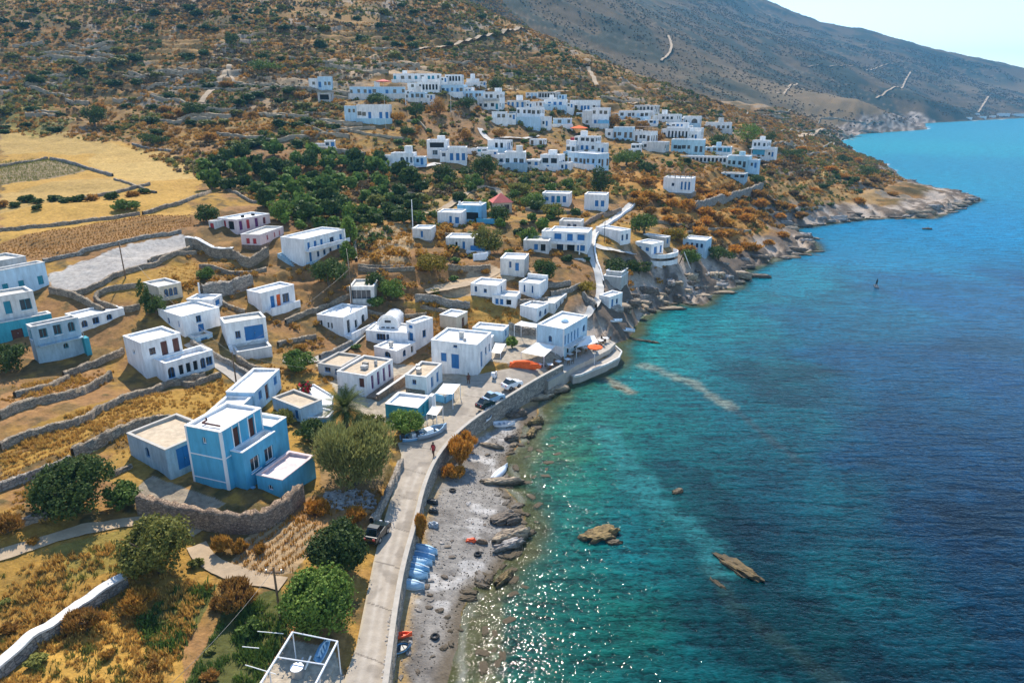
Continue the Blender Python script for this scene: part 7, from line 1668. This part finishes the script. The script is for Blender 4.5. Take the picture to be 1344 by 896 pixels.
def car(label, u, v, yaw, paint, Lg=4.0, Wd=1.68, z=None, van=False):
    C = at_px(u, v); C[2] = road_z(C[0], C[1]) if z is None else z; t = empty('parked_car', C, yaw, label, 'car')
    hl = Lg / 2; hw = Wd / 2; prof = [(-hl, .35), (-hl, .80), (-hl + .12, .92), (-hl + .55, .96), (hl - 1.05, .98), (hl - .35, .86), (hl - .02, .70), (hl, .35)]
    if van: prof = [(-hl, .35), (-hl, .95), (-hl + .1, 1.0), (hl - .8, 1.05), (hl - .2, .95), (hl, .75), (hl, .35)]
    def loft(prof, w0, w1, zmid, name, m):
        mb = MB(); k = len(prof); W_ = lambda z: w0 + (w1 - w0) * max(0, (z - zmid))
        for s in (1, -1):
            pts_ = [(x, s * W_(z), z) for x, z in prof]; mb.poly(pts_ if s < 0 else pts_[::-1])
        for i in range(k):
            j = (i + 1) % k; (x0, z0), (x1, z1) = prof[i], prof[j]; mb.quad((x0, -W_(z0), z0), (x0, W_(z0), z0), (x1, W_(z1), z1), (x1, -W_(z1), z1))
        o = mb.build(name, m, t); md = o.modifiers.new('b', 'BEVEL'); md.width = .05; md.segments = 2; return o
    loft(prof, hw, hw - .08, .7, 'body', MT[paint])
    top = 1.45 if not van else 1.85
    cab = [(-hl + .25, .93), (-hl + .62, top - .06), (-hl + .8, top), (hl - 1.75, top), (hl - 1.0, .96)]
    if van: cab = [(-hl + .06, 1.0), (-hl + .12, top), (hl - 1.1, top), (hl - .55, 1.02)]
    loft(cab, hw - .1, hw - .42, .93, 'glasshouse', MT['carglass'])
    rf = [(x, z) for x, z in cab[1:-1]]; mb = MB(); y_ = hw - .1 - .32 * (top - .93) + .0
    mb.box(cab[1][0] + .1, -y_ - .04, top - .015, cab[-2][0] + .03, y_ + .04, top + .035); o = mb.build('roof', MT[paint], t)
    for sx in (-1, 1):
        for sy in (-1, 1):
            mb = MB(); x = sx * (hl - .72); mb.bar((x, sy * (hw - .2), .31), (x, sy * (hw + .01), .31), .31, n=14); wh = mb.build('wheel', MT['rubber'], t)
            mb = MB(); mb.bar((x, sy * (hw - .02), .31), (x, sy * (hw + .02), .31), .18, n=10); mb.build('rim', MT['metalgrey'], wh)
    for sy in (-1, 1):
        mb = MB(); mb.box(hl - .06, sy * (hw - .38) - .16, .62, hl + .012, sy * (hw - .38) + .16, .76); mb.build('headlight', MT['trimwhite'], t)
        mb = MB(); mb.box(-hl - .012, sy * (hw - .25) - .12, .66, -hl + .05, sy * (hw - .25) + .12, .84); mb.build('tail_light', MT['trimred'], t)
    return t
car('black car parked on the road beside the stone garden wall', 495, 704, R(74), 'carblack', 3.0, 1.42)
car('pale blue car parked against the sea wall beside the plaza', 648, 532, R(42), 'carblue', 3.0, 1.35, 2.56)
car('white car parked against the sea wall near the restaurant', 672, 514, R(40), 'carwhite', 2.9, 1.35, 2.56)
car('small dark car standing close behind the pale blue car', 637, 541, R(46), 'carblack', 2.4, 1.3, 2.56)
# motor scooter with white box on the plaza
C = plane(650, 497, 2.55); t = empty('scooter', C, R(70), 'white motor scooter parked at the shady edge of the plaza', 'scooter')
for x in (-.6, .6):
    m = MB(); m.bar((x, -.06, .25), (x, .06, .25), .25, n=14); m.build('wheel', MT['rubber'], t)
m = MB(); m.box(-.7, -.2, .35, .1, .2, .75); m.box(.05, -.18, .22, .5, .18, .34); m.bar((.55, 0, .3), (.42, 0, 1.05), .07); m.build('body', MT['carwhite'], t)
m = MB(); m.box(-.6, -.17, .752, .05, .17, .86); m.build('seat', MT['rubber'], t)
m = MB(); m.bar((.42, -.33, 1.03), (.42, .33, 1.03), .03); m.build('handlebar', MT['metaldark'], t)
m = MB(); m.box(-1.0, -.24, .8, -.55, .24, 1.25); m.build('top_box', MT['carwhite'], t)
# steel frame with car-port clutter at the bottom
fz = 3.2 + 2.3; A = plane(384, 829, fz); B = plane(443, 841, fz); A2 = plane(318, 935, fz); B2 = plane(392, 940, fz)
fr = empty('steel_frame', ((A + B) / 2 * [1, 1, 0] + [0, 0, 3.2]), 0, 'white steel pergola frame without cover beside the road', 'pergola'); oz = np.array(fr.location)
def fp(p): return tuple(np.array(p) - oz)
for p, q, nme in ((A, A2, 'side_beam'), (B, B2, 'side_beam'), (A, B, 'cross_beam'), (A * .66 + A2 * .34, B * .66 + B2 * .34, 'cross_beam'), (A * .3 + A2 * .7, B * .3 + B2 * .7, 'cross_beam')):
    m = MB(); m.bar(fp(p), fp(q), .075 if nme == 'side_beam' else .045, n=8); m.build(nme, MT['metalwhite'], fr)
for p in (A, B, A2, B2, (A + A2) / 2, (B + B2) / 2):
    m = MB(); m.bar(fp(p), fp((p[0], p[1], float(gz(p[0], p[1])) - .2)), .045, n=8); m.build('post', MT['metalwhite'], fr)
def lean(name, label, cat, u0, v0, u1, v1, z0, z1, mm, r=.05):
    p = plane(u0, v0, z0); q = plane(u1, v1, z1); m = MB(); m.bar((0, 0, 0), tuple(q - p), r, n=8); o = m.build(name, MT[mm]); o.location = p; tag(o, label, cat)
lean('plank', 'pale plank leaning inside the steel frame, left one', 'plank', 388, 884, 398, 862, 3.3, 3.9, 'metalgrey', .06)
lean('plank', 'pale plank leaning inside the steel frame, right one', 'plank', 400, 878, 408, 860, 3.3, 3.9, 'canvaswhite', .07)
C = plane(391, 886, 3.3); C[2] = float(gz(C[0], C[1])); t = empty('water_tank', C, 0, 'round white drum standing under the steel frame', 'drum')
m = MB(); m.bar((0, 0, 0), (0, 0, .7), .42, n=18); m.build('drum', MT['metalgrey'], t); m = MB(); m.bar((0, 0, .7), (0, 0, .76), .44, n=18); m.build('lid', MT['metalwhite'], t)
C = plane(420, 852, 3.2); C[2] = float(gz(C[0], C[1])); sb = boat('blue plastic dinghy standing on its side under the steel frame', 420, 858, 1.9, .8, .35, R(80), 'boatblue', 'boatpale', name='dinghy'); sb.rotation_euler = (R(80), 0, R(80)); sb.location.z += .4
# poles
def pole(label, ub, vb, ut, vt, m='wood', r=.11, name='utility_pole', arm=False):
    C = hit(ub, vb); k = (448 - vt) / FPX; y = C[1]; dz = (y * SP - k * y * CP) / (-CP - k * SP); h = dz + CAMZ - C[2]; t = empty(name, C, 0, label, 'pole')
    mb = MB(); mb.bar((0, 0, -.6), (0, 0, h), r, r * .7, 8); mb.build('shaft', MT[m], t)
    if arm: mb = MB(); mb.box(-.7, -.06, h - .5, .7, .06, h - .38); mb.build('crossarm', MT[m], t)
    for k in (-1, 1):
        if arm:
            for xx in (.55,):
                mb = MB(); mb.bar((k * xx, 0, h - .38), (k * xx, 0, h - .2), .05, n=6); mb.build('insulator', MT['metalgrey'], t)
    return C + np.array([0, 0, h - .2])
p1 = pole('dark wooden utility pole standing on the pale gravel plot', 165, 366, 153, 318)
p2 = pole('dark wooden pole in front of the green plot at the bottom', 368, 812, 366, 744, arm=True)
p3 = pole('wooden pole at the lane end behind the long low pale blue house', 311, 508, 304, 462)
p4 = pole('wooden pole above the glass-fronted house', 462, 400, 460, 352, 'wood')
p5 = pole('tall white post at the corner of the terraced field', 542, 302, 541, 262, 'metalwhite', .12, 'white_post')
p6 = pole('tall yellowish pole beside the long pale blue house', 533, 141, 533, 114, 'canvaswhite', .16)
p7 = pole('thin dark pole beside the curving footpath', 793, 318, 794, 289, 'metaldark', .08)
p8 = pole('wooden pole between golden field and dark grove', 255, 232, 254, 210, 'wood', .12, arm=True)
p9 = pole('thin pale pole right of the columned house', 592, 150, 591, 121, 'canvaswhite', .1)
p10 = pole('thin pole left on the hillside near the white hill track', 321, 140, 321, 116, 'wood', .14)
p11 = pole('white gate post at the left end of the high grey rubble wall', 263, 389, 261, 371, 'metalwhite', .18, 'gate_post')
def wire(label, a, b, sag=.6):
    a = np.array(a); b = np.array(b); P = [tuple((a + (b - a) * s) - a - np.array([0, 0, 4 * sag * s * (1 - s)])) for s in np.linspace(0, 1, 13)]; m = MB(); m.tube(P, .014, 4); o = m.build('cable', MT['metaldark']); o.location = a; tag(o, label, 'cable')
for lab_, a_, b_, sg_ in [('thin cable from the lane pole toward the plum-windowed house', p3, (HOUSES['plum'][5] + np.array([0, 0, 3.0])), .5), ('thin cable from the gravel plot pole down to the pale blue house', p1, (HOUSES['leftblue'][5] + np.array([8, 6, 4.5])), .7),
  ('thin cable from the gravel plot pole to the pole at the lane end', p1, p3, 1.2), ('thin cable from the pole above the glass-fronted house to the two storey house', p4, (HOUSES['twofloor'][5] + np.array([5, 9, 4.6])), .5), ('thin cable from the green plot pole toward the lower left corner', p2, plane(215, 905, 8.2), .4)]:
    wire(lab_, a_, b_, sg_)
wire('thin cable from the lane pole to the pole above the glass-fronted house', p3, p4)
for i, (u0, v0, u1, v1) in enumerate([(338,828,372,831),(318,848,340,850),(322,872,362,884)]):
    lean('trellis_bar', ['pale trellis bar in the green plot, farthest one', 'short pale trellis bar in the green plot, left one', 'pale trellis bar in the green plot, nearest one'][i], 'bar', u0, v0, u1, v1, 4.4, 4.4, 'canvaswhite', .03)
# canopies and parasols
def canopy(label, corners, z, zs, name='canopy', m='canvaswhite'):
    P = [plane(u, v, z + dz) for (u, v), dz in zip(corners, zs)]; c = np.mean(P, 0); t = empty(name, (c[0], c[1], 0), 0, label, 'canopy'); o0 = np.array([c[0], c[1], 0]); n_ = 7; mb = MB()
    def pt(a, b):
        if len(P) == 4: q = P[0] * (1 - a) * (1 - b) + P[1] * a * (1 - b) + P[2] * a * b + P[3] * (1 - a) * b
        else: q = P[0] * (1 - a) + (P[1] * (1 - b) + P[2] * b) * a
        return q - o0 - np.array([0, 0, .25 * math.sin(math.pi * a) * math.sin(math.pi * b)])
    for i in range(n_):
        for j in range(n_): mb.quad(*[pt(a / n_, b / n_) for a, b in ((i, j), (i + 1, j), (i + 1, j + 1), (i, j + 1))])
    o = mb.build('canvas', MT[m], t, True)
    for p in P: mb = MB(); mb.bar(tuple(p - o0), (p[0] - o0[0], p[1] - o0[1], float(gz(p[0], p[1])) - .3), .05); mb.build('post', MT['metalwhite'], t)
    return t
canopy('white sail canopy stretched in front of the taverna', [(684,462),(704,449),(729,454),(714,468)], 4.3, (0, .5, 0, -.2))
canopy('white arched canopy over the taverna terrace by the quay', [(757,456),(766,441),(780,440),(785,449)], 4.0, (-.3, .3, .2, -.3))
canopy('white square canopy of the kiosk on the plaza', [(571,516),(594,517),(604,504),(582,503)], 4.6, (0, 0, 0, 0))
canopy('small white awning behind the parked boats', [(560,543),(573,545),(581,533),(567,533)], 4.0, (0, 0, .2, .2))
canopy('white awning over a lane beside the big white plaza house', [(645,462),(657,464),(664,451),(650,450)], 4.2, (0, 0, .2, .2))
canopy('low white awning under the white block above the taverna yard', [(675,426),(704,430),(706,425),(684,421)], 6.0, (0, 0, .2, .2))
C = plane(583, 524, 2.55); t = empty('kiosk', C, R(60), 'pale blue kiosk counter under the square canopy', 'kiosk'); m = MB(); m.box(-1.0, -.9, 0, 1.0, -.75, 1.0); m.box(-1.0, -.9, 0, -.85, .9, 1.0); m.build('counter', MT['skyblue'], t); m = MB(); m.box(-1.1, -1.0, 1.003, 1.1, -.7, 1.06); m.build('counter_top', MT['boatwhite'], t)
def parasol(label, u, v, r, z, m):
    C = plane(u, v, z); g = max(float(gz(C[0], C[1])), 1.2); t = empty('parasol', (C[0], C[1], g), 0, label, 'parasol'); h = C[2] - g; mb = MB(); mb.bar((0, 0, -.2), (0, 0, h + .35), .04); mb.build('pole', MT['metalwhite'], t)
    mb = MB(); k = 8
    for i in range(k): a, b = 2 * math.pi * i / k, 2 * math.pi * (i + 1) / k; mb.tri((r * math.cos(a), r * math.sin(a), h), (r * math.cos(b), r * math.sin(b), h), (0, 0, h + .45 * r * .6)); mb.quad((r * math.cos(a), r * math.sin(a), h), (r * math.cos(b), r * math.sin(b), h), (r * math.cos(b), r * math.sin(b), h - .16), (r * math.cos(a), r * math.sin(a), h - .16))
    mb.build('shade', MT[m], t)
parasol('orange parasol on the taverna terrace near the quay', 781, 455, 1.2, 4.0, 'canvasorange')
parasol('large orange parasol in the upper village below the tall three storey house', 760, 168, 3.4, 29.5, 'canvasorange')
parasol('salmon pink parasol at the right of the long pale blue house', 503, 107, 2.6, 45.5, 'rooftile')
# heap of orange nets on the plaza, clutter and tables around the taverna
C = hit(686, 478)
def blob(name, label, cat, u, v, w, h, mm, seed, sy=.5, rot=0, z=None):
    C = hit(u, v) if z is None else plane(u, v, z); px = FPX / (C[1] * CP - (C[2] - CAMZ) * SP); me = rock_mesh(1, 1, 1, seed, 9, 3, .8); me.materials.append(MT[mm]); o = bpy.data.objects.new(name, me); COL.objects.link(o); C[2] = max(C[2], float(gz(C[0], C[1])))
    r = w / 2 / px; o.location = C; o.scale = (r, r * sy, h / px); o.rotation_euler = (0, 0, rot); tag(o, label, cat); return o
blob('fishing_nets', 'long heap of bright orange fishing nets at the plaza edge', 'nets', 686, 479, 42, 9, 'canvasorange', 61, .4, R(-8))
blob('tarpaulin', 'crumpled red-orange tarpaulin beside the beach rocks', 'tarpaulin', 618, 710, 15, 7, 'orange', 62, .7)
blob('net_heap', 'rusty brown heap of nets next to the red-orange tarpaulin', 'nets', 632, 712, 18, 7, 'wood', 63, .5)
for i, (lab, u, v) in enumerate([('old black tyre lying on the beach near the white box', 594, 644), ('black tyre half buried in the pebbles below the beach heap', 627, 728), ('old tyre near the low end of the beach', 571, 836)]):
    C = hit(u, v); t = bpy.data.meshes.new('tyre'); bm = bmesh.new(); mb = MB(); k = 16
    for a in range(k):
        for b in range(6):
            q = [];
            for (aa, bb) in ((a, b), (a + 1, b), (a + 1, b + 1), (a, b + 1)): A_ = 2 * math.pi * aa / k; B_ = 2 * math.pi * bb / 6; q.append(((.27 + .11 * math.cos(B_)) * math.cos(A_), (.27 + .11 * math.cos(B_)) * math.sin(A_), .1 + .1 * math.sin(B_)))
            mb.quad(*q)
    bm.free(); o = mb.build('tyre', MT['rubber'], None, True); o.location = C; tag(o, lab, 'tyre')
C = hit(586, 623); t = empty('fish_crate', C, .3, 'white plastic crate standing on the upper beach', 'crate'); m = MB(); m.box(-.42, -.3, 0, .42, .3, .08); m.box(-.42, -.3, .08, -.36, .3, .5); m.box(.36, -.3, .08, .42, .3, .5); m.box(-.36, -.3, .08, .36, -.24, .5); m.box(-.36, .24, .08, .36, .3, .5); m.build('box', MT['boatwhite'], t); m = MB(); m.box(-.45, -.33, .503, .45, .33, .55); m.build('lid', MT['boatwhite'], t)
for i, (lab, u, v, mm) in enumerate([('grey drum and gear pile at the foot of the sea wall, upper one', 568, 660, 'metaldark'), ('dark gear pile on the beach with coiled ropes, middle one', 569, 672, 'metaldark'), ('pale gear heap beside the orange dry shrub on the beach', 569, 690, 'boatgrey')]):
    blob('gear_pile', lab, 'gear', u, v, 15, 9, mm, 70 + i, .8)
# tables and chairs of the taverna terrace
def table(u, v, lab, grp):
    C = plane(u, v, 1.95 if v > 448 else 2.0); C[2] = 1.952; t = empty('table', C, rng.uniform(0, 1), lab, 'table', grp); m = MB(); m.box(-.4, -.4, .72, .4, .4, .76); m.build('table_top', MT['boatwhite'], t); m = MB(); m.bar((0, 0, 0), (0, 0, .72), .05); m.build('leg', MT['metaldark'], t)
    for k in range(3):
        a = k * 2.1 + rng.uniform(0, 1); c = empty('chair', (C[0] + .75 * math.cos(a), C[1] + .75 * math.sin(a), 1.952), a, 'dark chair drawn up to a terrace table by the quay', 'chair', 'taverna chairs'); m = MB(); m.box(-.2, -.2, .42, .2, .2, .46); m.build('seat', MT['wood'], c); m = MB(); m.box(.16, -.2, .46, .2, .2, .9); m.build('backrest', MT['wood'], c)
        for x in (-.17, .17):
            for y in (-.17, .17): m = MB(); m.bar((x, y, 0), (x, y, .42), .022, n=5); m.build('leg', MT['wood'], c)
for u, v in [(748,470),(758,466),(768,462),(778,459),(788,452),(745,477),(795,449),(733,480),(722,484),(712,476),(708,484)]: table(u, v, 'small white table on the taverna terrace by the quay', 'taverna tables')
# pedestrian on the plaza
def person(label, u, v, z, yaw, top, legs):
    C = plane(u, v, z); t = empty('person', C, yaw, label, 'person')
    J = {'pel': (0, 0, .95, .15), 'spi': (0, 0, 1.2, .16), 'che': (0, 0, 1.38, .17), 'nec': (0, .0, 1.52, .06), 'hed': (0, .02, 1.66, .105), 'top': (0, .02, 1.73, .085), 'hl': (-.1, 0, .9, .105), 'kl': (-.11, .14, .5, .07), 'al': (-.11, .05, .08, .05), 'tl': (-.11, .2, .04, .04), 'hr': (.1, 0, .9, .105), 'kr': (.11, -.02, .5, .07), 'ar': (.11, -.24, .1, .05), 'tr': (.11, -.1, .03, .04),
         'sl': (-.2, 0, 1.42, .065), 'el': (-.26, -.05, 1.14, .045), 'wl': (-.26, .1, .92, .035), 'gl': (-.26, .14, .84, .04), 'sr': (.2, 0, 1.42, .065), 'er': (.26, .0, 1.14, .045), 'wr': (.26, .16, .95, .035), 'gr': (.26, .2, .87, .04)}
    E = [('pel','spi'),('spi','che'),('che','nec'),('nec','hed'),('hed','top'),('pel','hl'),('hl','kl'),('kl','al'),('al','tl'),('pel','hr'),('hr','kr'),('kr','ar'),('ar','tr'),('che','sl'),('sl','el'),('el','wl'),('wl','gl'),('che','sr'),('sr','er'),('er','wr'),('wr','gr')]
    ks = list(J); me = bpy.data.meshes.new('body'); me.from_pydata([J[k][:3] for k in ks], [(ks.index(a), ks.index(b)) for a, b in E], []); o = bpy.data.objects.new('body', me); COL.objects.link(o); o.parent = t
    o.modifiers.new('skin', 'SKIN'); sv = me.skin_vertices[0].data
    for i, k in enumerate(ks): sv[i].radius = (J[k][3], J[k][3])
    sv[0].use_root = True; s = o.modifiers.new('sub', 'SUBSURF'); s.levels = s.render_levels = 1; me.materials.append(legs)
    m = MB()
    prof = [(.86, .2, .15), (1.1, .185, .15), (1.35, .23, .16), (1.47, .2, .13)]; k_ = 12
    for a in range(3):
        for b in range(k_):
            q = []
            for (i, j) in ((a, b), (a, b + 1), (a + 1, b + 1), (a + 1, b)): z_, rx, ry = prof[i]; th = 2 * math.pi * j / k_; q.append((rx * math.cos(th), ry * math.sin(th), z_))
            m.quad(*q)
    m.build('shirt', top, t, True)
    m = MB(); m.bar((0, -.01, 1.67), (0, -.01, 1.79), .115, .07, 10); m.build('hair', MT['dark'], t, True)
person('pedestrian in dark brown clothes standing alone on the plaza', 615, 505, 2.56, R(200), MT['trimbrown'], MT['wood'])
person('small figure in a rusty red top walking on the road', 569, 599, 2.52, R(160), MT['trimred'], MT['trimbrown'])
# windsurfer / paddler far out
C = plane(1150, 376, 0); t = empty('paddleboard', C, R(70), 'dark paddle board with a standing paddler out on the blue water', 'board'); m = MB(); m.box(-1.6, -.4, -.02, 1.6, .4, .12); m.build('board', MT['metaldark'], t)
person('paddler in dark clothes standing on a board out on the blue water', 1150, 376, .12, R(30), MT['metaldark'], MT['rubber'])
# loose mooring frame by the round terrace
lean('timber', 'long pale timber leaning beside the round shoreline terrace, left leg', 'timber', 890, 350, 898, 331, 4.6, 8.6, 'wood', .12)
lean('timber', 'long pale timber leaning beside the round shoreline terrace, right leg', 'timber', 906, 352, 898, 331, 4.4, 8.6, 'canvaswhite', .1)
